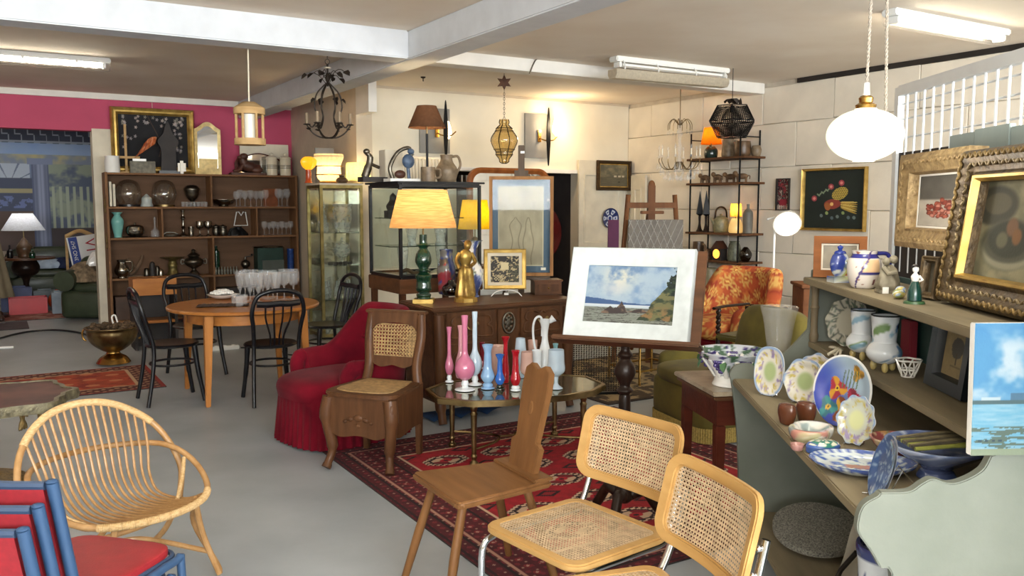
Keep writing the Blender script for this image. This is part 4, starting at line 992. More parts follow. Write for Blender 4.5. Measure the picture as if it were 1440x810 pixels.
# black metal rack with wooden shelves on the block wall
RKA = A1-0.03
r0, r1 = b_of(OA(985, 300, RKA-0.16)), b_of(OA(1054, 300, RKA-0.16))
rk = thing('metal_rack', 'black metal wall rack with rough wooden shelves', 'shelf rack', AB(RKA, (r0+r1)/2), ROT)
rkw, rkd = abs(r0-r1), 0.34
RZ = [OA(1020, y, RKA-0.17).z for y in (442, 405, 366, 327, 257, 222)]
top = OA(1060, 182, RKA-0.17).z
for y in (-rkw/2, rkw/2):
 for x in (-0.02, -rkd):
  mb = MB(); mb.tube([(x, y, 0), (x, y, top)], 0.011, 6); mb.build('post', 'black_metal', rk)
 for z in RZ+[top-0.05]:
  mb = MB(); mb.tube([(-0.02, y, z-0.03), (-rkd, y, z-0.03)], 0.007, 6); mb.build('cross_bar', 'black_metal', rk)
for z in RZ:
 mb = MB(); mb.box((-rkd/2, 0, z-0.0125), (rkd+0.02, rkw+0.14, 0.025)); mb.build('shelf', 'rack_wood' if 'rack_wood' in MATS else wood('rack_wood', '6d4a30', '4c3220', 0.6, 'y', 4), rk, bevel=0.003)
def rkp(px, lev, dep=0.17):
 p = OA(px, 300, RKA-dep); return Vector((p.x, p.y, RZ[lev]+0.0005))
# rattan hoop chair
rt = thing('rattan_chair', 'round rattan hoop chair with bent cane rods', 'chair', (-1.62, 3.42, 0), face(0.82, -0.57)); rt.scale = (0.95, 0.95, 0.95)
def hoop(t):   # back hoop, t 0..1
 return np.array(spl([(-0.33, 0.06, 0.26), (-0.365, 0.10, 0.42), (-0.31, 0.20, 0.60), (-0.17, 0.285, 0.715), (0, 0.31, 0.75), (0.17, 0.285, 0.715), (0.31, 0.20, 0.60), (0.365, 0.10, 0.42), (0.33, 0.06, 0.26)], 8))
HP_ = [tuple(x) for x in hoop(0)]
mb = MB(); mb.tube(HP_, 0.0145, 10); mb.build('back_hoop', 'rattan', rt)
ringp = []
for i in range(48):
 an = 2*PI*i/48; x, y = 0.35*math.cos(an), -0.02+0.35*math.sin(an); ringp.append((x, y, 0.375+0.15*float(sst(np.array(y), -0.3, 0.2))))
mb = MB(); mb.tube(ringp, 0.0135, 10, closed=True); mb.build('seat_hoop', 'rattan', rt)
for i in range(17):
 x = -0.27+0.54*i/16; k = x/0.27
 hp_ = min(HP_[14:51], key=lambda p: abs(p[0]-x)); yt, zt = hp_[1], hp_[2]
 pts = [(x, yt, zt), (x*0.93, 0.19-0.03*k*k+(yt-0.19)*0.35, 0.40+(zt-0.40)*0.45), (x*0.86, 0.17-0.03*k*k, 0.40), (x*0.82, 0.05, 0.33), (x*0.85, -0.14, 0.335), (x*0.9, -0.02-0.345*math.sqrt(max(0.0, 1-(x*0.9/0.36)**2)), 0.385)]
 mb = MB(); mb.tube(spl(pts, 6), 0.0062, 7); mb.build('rod', 'rattan', rt)
def wrap(path, i0, i1, r):
 mb = MB(); P = [Vector(p) for p in path]; n = i1-i0
 m_ = n*6
 for j in range(m_):
  t = i0+n*j/m_; k = int(t); f = t-k; c = P[k % len(P)].lerp(P[(k+1) % len(P)], f); d = (P[(k+1) % len(P)]-P[k % len(P)]).normalized()
  mb.lathe([(r*0.9, -0.004), (r, 0), (r*0.9, 0.004)], 10, T=Matrix.Translation(c) @ d.to_track_quat('Z', 'Y').to_matrix().to_4x4())
 o = mb.build('binding', 'rattan_wrap', rt); o['kind'] = 'stuff'
wrap(HP_, 18, 47, 0.0175); wrap(ringp, 30, 43, 0.0165)
for s in (-1, 1):
 mb = MB(); mb.tube(spl([(s*0.18, -0.28, 0.37), (s*0.22, -0.27, 0.2), (s*0.27, -0.31, 0.0135)], 5), 0.0135, 9); mb.build('leg', 'rattan', rt)
 mb = MB(); mb.tube(spl([(s*0.20, -0.26, 0.37), (s*0.25, -0.16, 0.22), (s*0.28, -0.28, 0.05), (s*0.275, -0.305, 0.015)], 5), 0.011, 9); mb.build('brace', 'rattan', rt)
 mb = MB(); mb.tube(spl([(s*0.33, 0.06, 0.27), (s*0.29, 0.12, 0.12), (s*0.25, 0.22, 0.0135)], 5), 0.0135, 9); mb.build('leg', 'rattan', rt)
 mb = MB(); mb.tube(spl([(s*0.2, -0.12, 0.335), (s*0.29, -0.03, 0.40), (s*0.335, 0.02, 0.47)], 5), 0.009, 8); mb.build('arm_brace', 'rattan_wrap', rt)
mb = MB(); mb.tube(spl([(-0.3, 0.08, 0.22), (-0.1, -0.05, 0.24), (0.1, -0.05, 0.24), (0.3, 0.08, 0.22)], 6), 0.012, 8); mb.build('stretcher', 'rattan', rt)
mb = MB(); mb.tube(spl([(-0.24, -0.28, 0.12), (-0.12, 0.0, 0.15), (0, 0.05, 0.16), (0.12, 0, 0.15), (0.24, -0.28, 0.12)], 6), 0.012, 8); mb.build('stretcher', 'rattan', rt)
mb = MB(); mb.box((-0.37, 0.1, 0.45), (0.03, 0.035, 0.03)); mb.build('price_tag', 'white_plastic', rt, bevel=0.004)
# stack of red chairs on blue tube frames
RSF = (0.26, 0.966)
def redchair(label, loc, rz):
 t = thing('stacking_chair', label, 'chair', loc, rz, 'stacked red chairs with blue tube frames')
 for s in (-1, 1):
  mb = MB(); mb.tube(spl([(s*0.2, -0.2, 0.0), (s*0.2, -0.195, 0.40), (s*0.2, -0.16, 0.435), (s*0.2, 0.1, 0.425), (s*0.2, 0.19, 0.44)], 5), 0.0125, 10); mb.build('leg', 'blue_metal', t)
  mb = MB(); mb.tube([(s*0.215, 0.26, 0.0), (s*0.215, 0.21, 0.40), (s*0.215, 0.225, 0.5), (s*0.215, 0.285, 0.82)], 0.0145, 12); mb.build('back_post', 'blue_metal', t)
  mb = MB(); mb.ball((s*0.215, 0.2855, 0.822), (0.0145, 0.0145, 0.006), 12, 6); mb.build('end_cap', 'blue_metal', t)
 def bf(u, v): x = -0.2+0.4*u; return (x, 0.232+0.17*v*0.33-0.02*math.cos((u-0.5)*PI)+0.02, 0.55+0.265*v)
 mb = MB(); mb.grid(lambda u, v: (-0.2+0.4*u, 0.236+0.05*v+0.035*math.cos((u-0.5)*PI)-0.006, 0.56+0.25*v), 16, 6); b0 = len(mb.v)
 mb.grid(lambda u, v: (-0.2+0.4*u, 0.236+0.05*v+0.035*math.cos((u-0.5)*PI)+0.012, 0.56+0.25*v), 16, 6); o = mb.build('backrest', 'red_cloth', t)
 mb = MB(); mb.tube([(-0.2+0.4*u, 0.289+0.035*math.cos((u-0.5)*PI), 0.812) for u in np.linspace(0, 1, 17)], 0.011, 8); mb.build('back_rim', mat('navy_trim', '2c3e58', 0.5, var=0.05), o)
 cush((0, 0.0, 0.455), (0.36, 0.43, 0.034), nm='seat', m='red_vinyl', par=t, e=6)
 mb = MB(); mb.tube([(x, y, 0.44) for x, y in rrect(0.36, 0.43, 0.05)], 0.008, 8, closed=True); mb.build('seat_rim', 'navy_trim', t)
 return t
TOPP = W(73, 677, 1.965)
rzr = face(*RSF); R2 = Matrix.Rotation(rzr, 4, 'Z')
off = R2 @ Vector((-0.215, 0.285, 0.0)); z3 = TOPP.z-0.822
F2 = Vector((RSF[0], RSF[1], 0))
c1 = redchair('red chair with blue tube frame, topmost of its stack', (TOPP.x-off.x, TOPP.y-off.y, z3), rzr)
dup(c1, Vector((TOPP.x-off.x, TOPP.y-off.y, z3/2))-F2*0.045, rzr, 'red chair with blue tube frame, middle one of its stack')
dup(c1, Vector((TOPP.x-off.x, TOPP.y-off.y, 0.004))-F2*0.09, rzr, 'red chair with blue tube frame, lowest of its stack')
print('stack z', z3, TOPP)
# baroque marble table at the left
mt = thing('marble_table', 'baroque table with pink marble top and gilt carved base', 'table', (-3.05, 4.55, 0), 0.5)
def mo(n=96, k=1.0):
 out = []
 for i in range(n):
  an = 2*PI*i/n; x, y = sq(an, 0.58, 0.40, 3.0); w_ = 1+0.05*math.cos(an*8)+0.025*math.cos(an*16); out.append((x*w_*k, y*w_*k))
 return out
mb = MB(); mb.prism(mo(96, 0.965), 0.478, 0.503); mb.build('marble_top', mat('pink_marble', '6e4640', 0.55, c2='4a3030', vs=5, spec=0.2), mt, bevel=0.004)
o_, i_ = mo(96, 1.0), mo(96, 0.955); n = 96
mb = MB(); vs = [(x, y, 0.455) for x, y in o_]+[(x*1.01, y*1.01, 0.48) for x, y in o_]+[(x, y, 0.509) for x, y in o_]+[(x, y, 0.509) for x, y in i_]+[(x, y, 0.455) for x, y in i_]
mb.add(vs, [(q*n+i, q*n+(i+1) % n, ((q+1) % 5)*n+(i+1) % n, ((q+1) % 5)*n+i) for i in range(n) for q in range(5)]); mb.build('gilt_rim', mat('gilt_stone', '8a8266', 0.45, 0.4, c2='4c4636', vs=30, bump=0.4, bs=80), mt)
mb = MB(); mb.lathe(spl([(0.32, 0.0), (0.34, 0.04), (0.2, 0.07), (0.1, 0.12), (0.12, 0.2), (0.2, 0.28), (0.14, 0.35), (0.25, 0.42), (0.4, 0.454)], 5), 40, sy=0.75, fl=lambda a, z: 1+0.12*math.sin(a*8)*(0.05 < z < 0.44)); mb.build('pedestal', 'gilt', mt)
for i in range(10):
 an = 2*PI*i/10
 mb = MB()
 for k in range(5):
  t = (k-2)/2; mb.ball((0, t*0.03, 0.06-abs(t)*0.02), (0.012, 0.012, 0.05), 8, 5, T=Matrix.Translation((0.42*math.cos(an), 0.29*math.sin(an), 0.33)) @ Matrix.Rotation(an, 4, 'Z') @ Matrix.Rotation(t*0.5, 4, 'X'))
 mb.build('acanthus_leaf', 'gilt', mt)
# white grid display panel
gp = thing('grid_panel', 'white metal grid display panel above the plank screen', 'grid panel', (2.1, 3.2, 0.0), 0)
gz = 2.19; gl = 1.5
for y in (0, gl):
 mb = MB(); mb.box((0, y, gz/2), (0.035, 0.045, gz)); mb.build('post', 'white_metal', gp)
mb = MB(); mb.box((0, gl/2, gz-0.02), (0.04, gl-0.05, 0.055)); mb.build('top_rail', 'white_metal', gp)
for y in (-0.0, gl):
 mb = MB(); mb.box((0, y, 0.012), (0.4, 0.06, 0.024)); mb.build('foot', 'white_metal', gp)
for i in range(1, 16):
 mb = MB(); mb.tube([(0, gl*i/16, 1.2), (0, gl*i/16, gz-0.048)], 0.007, 6); mb.build('bar', 'white_metal', gp)
for z in (1.25, 1.4, 1.55, 1.7, 1.82, 1.92, 2.02, 2.1):
 mb = MB(); mb.tube([(0.012, 0.02, z), (0.012, gl-0.02, z)], 0.005, 6); mb.build('wire', 'white_metal', gp)
mb = MB(); mb.box((0.004, gl/2, 0.98), (0.012, gl-0.05, 1.72)); mb.build('lower_panel', 'dark_stuff', gp)
# gilt curtain rods leaning behind the grid
for i in range(6):
 x0 = 2.32+0.02*(i % 3); y0 = 3.34+0.065*i+0.02*(i % 2)
 mb = MB(); mb.tube([(0, 0, 0), (-0.0+0.05*(i % 3), 0.10-0.06*i*0.5, 2.12+0.02*(i % 3))], 0.011, 8); mb.ball((0.05*(i % 3), 0.10-0.03*i, 2.13+0.02*(i % 3)), (0.02, 0.02, 0.026), 10, 6)
 one(mb, 'curtain_rod', 'gilt_bright', 'long gilt curtain rod standing behind the white grid panel', 'rod', (x0, y0, 0.003), 0, 'gilt curtain rods')
# hanging lamps
def candle(mb, c, h=0.07, r=0.012): return mb.lathe([(r, 0), (r, h), (0, h)], 10, c)
# wooden pendant under the cross beam
wp = G(348, 72, 2.755)
t = thing('wooden_pendant', 'pale wooden pendant lamp with glass cylinder under the cross beam', 'pendant lamp', (wp.x, wp.y, CEIL), 0.3)
wood('pale_wood', 'c9a878', 'b08c5c', 0.5, 'x', 4)
zt = W(350, 150, wp.y).z-CEIL; zb = W(350, 204, wp.y).z-CEIL
mb = MB(); mb.tube([(0, 0, 0), (0.005, 0, -0.15), (0, 0, zt+0.03)], 0.006, 6); mb.build('cord', 'cream_ceramic', t)
mb = MB(); mb.lathe([(0, zt+0.04), (0.05, zt+0.035), (0.105, zt), (0.12, zt-0.01), (0.12, zt-0.06), (0, zt-0.06)], 32); mb.build('top_disc', 'pale_wood', t, bevel=0)
mb = MB(); mb.lathe([(0, zb+0.05), (0.12, zb+0.05), (0.12, zb), (0, zb)], 32); mb.build('base_disc', 'pale_wood', t)
mb = MB(); mb.lathe([(0.062, zb+0.051), (0.062, zt-0.061)], 24); mb.build('glass_cylinder', mat('opal_glass', 'e8e4d4', 0.3, var=0.02, sss=0), t)
for i in range(6):
 an = i*PI/3; mb = MB(); mb.tube([(0.1*math.cos(an), 0.1*math.sin(an), zb+0.05), (0.1*math.cos(an), 0.1*math.sin(an), zt-0.06)], 0.011, 8); mb.build('spindle', 'pale_wood', t)
# iron chandelier with leaves
ic = G(458, 80, 2.755)
t = thing('iron_chandelier', 'dark wrought iron chandelier with leaves and candle sleeves', 'chandelier', (ic.x, ic.y+0.06, 2.757), 0.2)
zr = W(458, 190, ic.y).z-2.755
mb = MB(); mb.tube([(0, 0, CEIL-2.757), (0, 0, -0.012)], 0.003, 6); mb.tube([(0.018*math.sin(x), 0, -0.03+0.02*math.cos(x)) for x in np.linspace(0, 2*PI, 13)[:-1]], 0.003, 6, closed=True); mb.build('hook_ring', 'iron', t)
mb = MB(); mb.tube([(0, 0, -0.05), (0, 0, -0.22)], 0.008, 8); mb.ball((0, 0, -0.16), (0.02, 0.02, 0.04)); mb.build('stem', 'iron', t)
lf = MB(); 
def leaf_mb(L=0.05, w_=0.022):
 m_ = MB(); pts = [(0, 0, 0), (L*0.3, w_, 0.008), (L*0.7, w_*0.8, 0.004), (L, 0, -0.008), (L*0.7, -w_*0.8, 0.004), (L*0.3, -w_, 0.008), (L*0.5, 0, -0.004)]
 m_.add(pts, [(0, 1, 6), (1, 2, 6), (2, 3, 6), (3, 4, 6), (4, 5, 6), (5, 0, 6)]); return m_
lo = None
def place_leaf(par, loc, rot, s=1.0, m='iron'):
 global lo
 o = leaf_mb().build('leaf', m, par, fix=False); o.location = loc; o.rotation_euler = rot; o.scale = (s, s, s)
for i in range(6):
 an = i*PI/3; c, s_ = math.cos(an), math.sin(an)
 P = spl([(0.01, -0.2), (0.09, -0.29), (0.11, -0.40), (0.085, -0.48), (0.13, -0.56), (0.16, zr+0.09)], 5)
 mb = MB(); mb.tube([(c*r, s_*r, z) for r, z in P], 0.006, 6); mb.build('arm', 'iron', t)
 mb = MB(); mb.tube([(c*r, s_*r, z) for r, z in spl([(0.0, zr-0.02), (0.07, zr-0.015), (0.13, zr+0.02), (0.175, zr+0.08)], 4)], 0.006, 6); mb.build('lower_arm', 'iron', t)
 mb = MB(); mb.lathe([(0, zr+0.08), (0.028, zr+0.085), (0.03, zr+0.09), (0.014, zr+0.095), (0, zr+0.095)], 12, (c*0.175, s_*0.175, 0)); mb.build('drip_pan', 'iron', t)
 mb = MB(); candle(mb, (c*0.175, s_*0.175, zr+0.095), 0.085, 0.013); mb.build('candle_sleeve', mat('candle_wax', '8a7860', 0.6, var=0.1), t)
 place_leaf(t, (c*0.1, s_*0.1, -0.33), (0.5, 0.6, an), 1.1); place_leaf(t, (c*0.15, s_*0.15, zr+0.04), (0.3, -0.5, an+0.8), 0.9)
for i in range(9):
 an = i*2*PI/9; r = 0.07+0.05*(i % 3); c, s_ = math.cos(an), math.sin(an)
 mb = MB(); mb.tube([(c*q*r, s_*q*r, -0.2+0.1*math.sin(q*2.2)-0.03*(i % 2)) for q in np.linspace(0, 1, 7)], 0.003, 5); mb.build('tendril', 'iron', t)
 place_leaf(t, (c*r, s_*r, -0.12-0.03*(i % 2)), (0.6*(i % 3-1), 0.5, an), 1.35)
mb = MB()
for i in range(6): mb.ball((0.016*math.cos(i*PI/3), 0.016*math.sin(i*PI/3), -0.08), (0.013, 0.013, 0.008), 8, 5)
mb.build('rosette', mat('cream_iron', 'b8ad98', 0.6, var=0.1), t)
# star and blown glass lantern
lp = G(709, 110, CEIL-0.001); ly = lp.y-0.35
t = thing('glass_lantern', 'amber blown glass cage lantern hanging from a rusty star', 'pendant lamp', (W(709, 120, ly).x, ly, CEIL), 0)
zs = W(709, 116, ly).z-CEIL; zl0 = W(709, 168, ly).z-CEIL; zl1 = W(709, 230, ly).z-CEIL
mb = MB(); mb.tube([(0, 0, 0), (0, 0, zs)], 0.003, 6); mb.build('wire', 'iron', t)
st_ = [(0.085*(1 if i % 2 == 0 else 0.5)*math.sin(i*PI/6), zs+0.085*(1 if i % 2 == 0 else 0.5)*math.cos(i*PI/6)) for i in range(12)]
mb = MB(); mb.xz(st_, -0.01, 0.01); mb.build('star', mat('rust', '5a3a28', 0.7, 0.3, var=0.2, vs=30), t)
zc = zs-0.07
for i in range(12):
 z = zs-0.085-(zs-0.085-zl0)*i/12; h_ = (zs-0.085-zl0)/12
 mb = MB(); mb.tube([(0.009*math.cos(x)*(i % 2), 0.009*math.cos(x)*((i+1) % 2), z-h_/2+h_*0.6*math.sin(x)) for x in np.linspace(0, 2*PI, 9)[:-1]], 0.0025, 5, closed=True); mb.build('chain_link', 'iron', t)
H = zl0-zl1
prof = [(0.05, 1.0), (0.06, 0.93), (0.05, 0.88), (0.09, 0.8), (0.1, 0.74), (0.145, 0.6), (0.15, 0.48), (0.115, 0.32), (0.095, 0.26), (0.095, 0.2), (0.06, 0.1), (0.055, 0.04), (0.02, 0.0), (0, 0.0)]
mb = MB(); mb.lathe([(r, zl1+H*z) for r, z in spl(prof, 4)], 32, fl=lambda a, z: 1-0.05*abs(math.sin(a*4))); mb.build('glass_body', 'amber_glass', t)
for i in range(8):
 an = i*PI/4+PI/8; mb = MB(); mb.tube([(r*1.01*math.cos(an), r*1.01*math.sin(an), zl1+H*z) for r, z in spl(prof, 3)], 0.0035, 5); mb.build('cage_wire', 'iron', t)
for k in (3, 4, 7, 8, 9):
 r, z = prof[k]; mb = MB(); mb.tube([(r*1.01*math.cos(x), r*1.01*math.sin(x), zl1+H*z) for x in np.linspace(0, 2*PI, 25)[:-1]], 0.0035, 5, closed=True); mb.build('cage_hoop', 'iron', t)
# crystal chandelier near the corner
cy_ = 10.1; cpt = W(957, 135, cy_)
def crystal_chandelier(name, label, loc, ztop, zbot, R, lit=False):
 t = thing(name, label, 'chandelier', (loc.x, loc.y, CEIL), 0.4)
 mb = MB(); mb.tube([(0, 0, 0), (0, 0, ztop-0.12), (0.0, 0, ztop)], 0.005, 6); mb.build('hook_rod', 'brass_aged', t)
 H = ztop-zbot
 mb = MB(); mb.lathe([(r, zbot+H*z) for r, z in spl([(0.0, 0.12), (0.05, 0.16), (0.025, 0.22), (0.03, 0.3), (0.015, 0.4), (0.03, 0.5), (0.018, 0.62), (0.028, 0.75), (0.012, 0.9), (0.006, 1.0)], 4)], 16); mb.build('stem', 'crystal', t)
 mb = MB(); mb.ball((0, 0, zbot+0.03), 0.028, 12, 8); mb.build('finial', 'crystal', t)
 for i in range(8):
  an = i*PI/4; c, s_ = math.cos(an), math.sin(an)
  mb = MB(); mb.tube([(c*r*R, s_*r*R, zbot+H*z) for r, z in spl([(0.1, 0.3), (0.35, 0.18), (0.7, 0.2), (0.88, 0.3), (0.88, 0.36)], 5)], 0.005, 6); mb.build('arm', 'brass_aged', t)
  mb = MB(); mb.lathe([(0, 0), (0.03, 0.006), (0.03, 0.01), (0.012, 0.014), (0.012, 0.03), (0, 0.03)], 12, (c*R*0.88, s_*R*0.88, zbot+H*0.36)); mb.build('drip_pan', 'crystal', t)
  mb = MB(); candle(mb, (c*R*0.88, s_*R*0.88, zbot+H*0.36+0.03), 0.07, 0.009); mb.build('candle_sleeve', 'cream_ceramic', t)
  mb = MB(); mb.lathe(spl([(0.008, 0), (0.014, 0.016), (0.009, 0.035), (0.0, 0.055)], 4), 10, (c*R*0.88, s_*R*0.88, zbot+H*0.36+0.1)); mb.build('bulb', 'bulb_bright' if lit else 'crystal', t)
  for k, (r, z) in enumerate(((0.95, 0.28), (0.82, 0.2), (0.65, 0.12), (0.45, 0.1))):
   mb = MB(); mb.lathe([(0, 0.0), (0.008, -0.008), (0.004, -0.018), (0.02, -0.055), (0.0, -0.085)], 6, (c*R*r, s_*R*r, zbot+H*z)); mb.build('pendant_drop', 'crystal', t)
  mb = MB(); mb.tube([(c*r*R, s_*r*R, zbot+H*z) for r, z in spl([(0.05, 0.88), (0.3, 0.97), (0.5, 0.9), (0.52, 0.8)], 4)], 0.004, 6); mb.build('upper_scroll', 'brass_aged', t)
  mb = MB(); mb.lathe([(0, 0.0), (0.005, -0.005), (0.012, -0.03), (0.0, -0.05)], 6, (c*R*0.52, s_*R*0.52, zbot+H*0.79)); mb.build('pendant_drop', 'crystal', t)
 return t
emis('bulb_hot', 'ffd9a0', 25.0); emis('bulb_bright', 'ffe6c0', 110.0); emis('bulb_warm', 'ffcf8a', 12.0)
crystal_chandelier('crystal_chandelier', 'unlit crystal drop chandelier hanging before the block wall corner', cpt, W(957, 165, cy_).z-CEIL, W(957, 254, cy_).z-CEIL, 0.27)
# geometric wire pendant below the shallow beam
gp_ = W(1030, 138, 9.1); gy = gp_.y
t = thing('wire_pendant', 'dark geometric wire mesh pendant under the shallow beam', 'pendant lamp', (gp_.x, gy, CEIL), 0.25)
zt, zm, zb = [W(1030, y, gy).z-CEIL for y in (149, 171, 193)]
R0, R1 = 0.17, 0.26
mb = MB(); mb.tube([(0, 0, 0), (0, 0, zt)], 0.004, 6); mb.build('cord', 'black_metal', t)
V = []
for rr, zz in ((R0, zt), (R1, zm), (R0, zb)):
 V.append([(rr*math.cos(i*PI/3), rr*math.sin(i*PI/3), zz) for i in range(6)])
for L_ in V:
 for i in range(6): mb = MB(); mb.tube([L_[i], L_[(i+1) % 6]], 0.005, 5); mb.build('wire', 'black_metal', t)
for k in range(2):
 for i in range(6): mb = MB(); mb.tube([V[k][i], V[k+1][i]], 0.005, 5); mb.build('wire', 'black_metal', t)
def lerp(p, q, f): return tuple(p[i]+(q[i]-p[i])*f for i in range(3))
mb = MB()
for k in range(2):
 for i in range(6):
  a, b, c, d = V[k][i], V[k][(i+1) % 6], V[k+1][(i+1) % 6], V[k+1][i]; m_ = lerp(a, c, 0.5)
  for f in np.linspace(0.08, 0.92, 10):
   mid = lerp(lerp(a, b, 0.5), lerp(d, c, 0.5), f)
   mb.tube([lerp(a, d, f), lerp(lerp(a, b, 0.5), lerp(d, c, 0.5), min(1, f+0.08)), lerp(b, c, f)], 0.0036, 4)
   mb.tube([lerp(a, b, f), lerp(d, c, f)], 0.0036, 4)
o = mb.build('wire_mesh', 'black_metal', t); o['kind'] = 'stuff'
mb = MB(); mb.lathe([(0.0, 0), (0.02, 0), (0.02, -0.07), (0, -0.07)], 10, (0, 0, zt)); mb.build('socket', 'black_metal', t)
for i in range(5): place_leaf(t, (-0.13+0.05*i, -0.08, zt+0.01), (0.4*i, -0.9, 0.9*i), 1.6, 'iron')
# white opal glass pendant
oy = 2.9; op_ = W(1216, 190, oy)
t = thing('opal_pendant', 'lit white opal glass pendant lamp with brass collar', 'pendant lamp', (op_.x, op_.y, CEIL), 0)
zc = op_.z-CEIL; R = 51/1200*oy; Hh = 36/1200*oy
glob = mat('opal_lit', 'f4f6e8', 0.15, var=0, emit='f6fadc', es=0.8, coat=0.5)
mb = MB(); mb.lathe([(0.035, zc+Hh)]+[(max(R*math.cos(x), 0.035), zc+Hh*math.sin(x)) for x in np.linspace(1.3, -1.3, 26)]+[(0.035, zc-Hh)], 48); mb.build('glass_globe', glob, t)
mb = MB(); mb.lathe([(0.03, zc+Hh-0.005), (0.034, zc+Hh+0.012), (0.022, zc+Hh+0.02), (0.024, zc+Hh+0.035), (0.018, zc+Hh+0.042), (0.012, zc+Hh+0.044), (0, zc+Hh+0.044)], 20); mb.build('collar', 'brass_gold', t)
mb = MB(); mb.lathe([(0.011, zc+Hh+0.044), (0.009, zc+Hh+0.085), (0, zc+Hh+0.085)], 12); mb.build('cord_grip', 'white_plastic', t)
cm = mat('twisted_cord', '9c9284', 0.7, var=0.2, vs=120)
def twist(p0, p1, r=0.005):
 mb = MB(); P0, P1 = Vector(p0), Vector(p1); L_ = (P1-P0).length
 for ph in (0, PI):
  mb.tube([tuple(P0+(P1-P0)*f+Vector((r*0.6*math.cos(f*L_*220+ph), r*0.6*math.sin(f*L_*220+ph), 0))) for f in np.linspace(0, 1, int(L_*160))], r*0.62, 5)
 return mb
twist((0, 0, zc+Hh+0.085), (0.012, 0.0, 0)).build('cord', cm, t)
twist((0.08, 0.03, zc+Hh-0.02), (0.045, 0.02, 0)).build('cord', cm, t)
point_light((op_.x, op_.y, op_.z-Hh-0.03), 4, (1, 0.95, 0.85), 0.08)
# chrome chain hanging at the right and floral lamp
q = W(1428, 40, 4.2)
t = thing('chrome_pendant_fitting', 'chrome ceiling rod with chain and gilt flower lamp below', 'pendant lamp', (q.x, q.y, CEIL), 0)
z1 = W(1428, 20, 4.2).z-CEIL
mb = MB(); mb.lathe([(0.0, 0), (0.05, 0), (0.05, -0.02), (0.02, -0.03), (0.02, -0.06), (0.008, -0.07), (0.008, -0.2), (0, -0.2)], 16); mb.build('rod', 'chrome', t)
for i in range(5):
 mb = MB(); mb.tube([(0.008*math.cos(x)*(i % 2), 0.008*math.cos(x)*((i+1) % 2), -0.212-0.022*i+0.015*math.sin(x)) for x in np.linspace(0, 2*PI, 9)[:-1]], 0.003, 5, closed=True); mb.build('chain_link', 'chrome', t)
for i in range(6):
 an = i*PI/3; c, s_ = math.cos(an), math.sin(an); zf = -0.36-0.05*(i % 2)
 mb = MB(); mb.tube([(0, 0, -0.3), (c*0.05, s_*0.05, -0.33), (c*0.1, s_*0.1, zf)], 0.004, 6); mb.build('stem', 'brass_gold', t)
 mb = MB()
 for k in range(5): mb.ball((c*0.1+0.017*math.cos(k*1.257), s_*0.1+0.017*math.sin(k*1.257), zf), (0.016, 0.016, 0.01), 8, 5)
 mb.build('glass_flower', mat('peach_glass', 'd8a878', 0.15, var=0.2, vs=30, coat=0.5), t)
# wall sconces on grey boards
def sconce_board(px0, px1, y0, y1, label):
 p = OB((px0+px1)/2, (y0+y1)/2, BW-0.02); z0, z1 = OB(px0, y1, BW-0.02).z, OB(px0, y0, BW-0.02).z
 w_ = a_of(OB(px1, 200, BW-0.02))-a_of(OB(px0, 200, BW-0.02))
 t = thing('wall_sconce', label, 'wall lamp', (p.x, p.y, (z0+z1)/2), ROT)
 mb = MB(); mb.box((0, 0, 0), (w_, 0.03, z1-z0)); mb.build('backboard', mat('grey_panel', '8c8a86', 0.6, var=0.05), t, bevel=0.002)
 mb = MB(); mb.box((0.02, -0.03, 0), (0.05, 0.03, 0.16)); mb.build('wall_plate', 'brass_gold', t, bevel=0.004)
 mb = MB(); mb.tube(spl([(0.02, -0.045, -0.03), (0.05, -0.12, -0.06), (0.14, -0.17, -0.06), (0.22, -0.15, -0.01)], 5), 0.008, 8); mb.build('arm', 'brass_gold', t)
 bl = [(0.0, 0.36), (0.018, 0.2), (0.028, 0.0), (0.02, -0.2), (0.0, -0.4), (-0.02, -0.2), (-0.028, 0.0), (-0.018, 0.2)]
 mb = MB(); mb.xz([(x+0.06, z) for x, z in spl(bl, 4, True)], -0.2, -0.18); mb.build('blade', 'black_metal', t)
 return t, p
t, p = sconce_board(738, 772, 159, 222, 'lit flame wall sconce on a grey board near the glass lantern')
mb = MB(); mb.lathe(spl([(0.02, 0), (0.06, 0.06), (0.062, 0.12), (0.04, 0.2), (0.02, 0.27), (0.0, 0.3)], 5), 20, (0.22, -0.15, 0.0)); mb.build('flame_shade', mat('flame_lit', 'fff0d0', 0.3, var=0, emit='ffe2ae', es=5.0), t)
qq = AB(a_of(p)+0.22, b_of(p)-0.32, p.z+0.14); point_light(qq, 13, (1, 0.75, 0.45), 0.06)
t, p = sconce_board(590, 632, 151, 215, 'wall sconce on a grey board behind the brown shaded lamp')
mb = MB(); mb.lathe(spl([(0.02, 0), (0.045, 0.05), (0.045, 0.1), (0.02, 0.2), (0.0, 0.22)], 5), 16, (0.12, -0.13, -0.1)); mb.build('flame_shade', 'flame_lit', t)
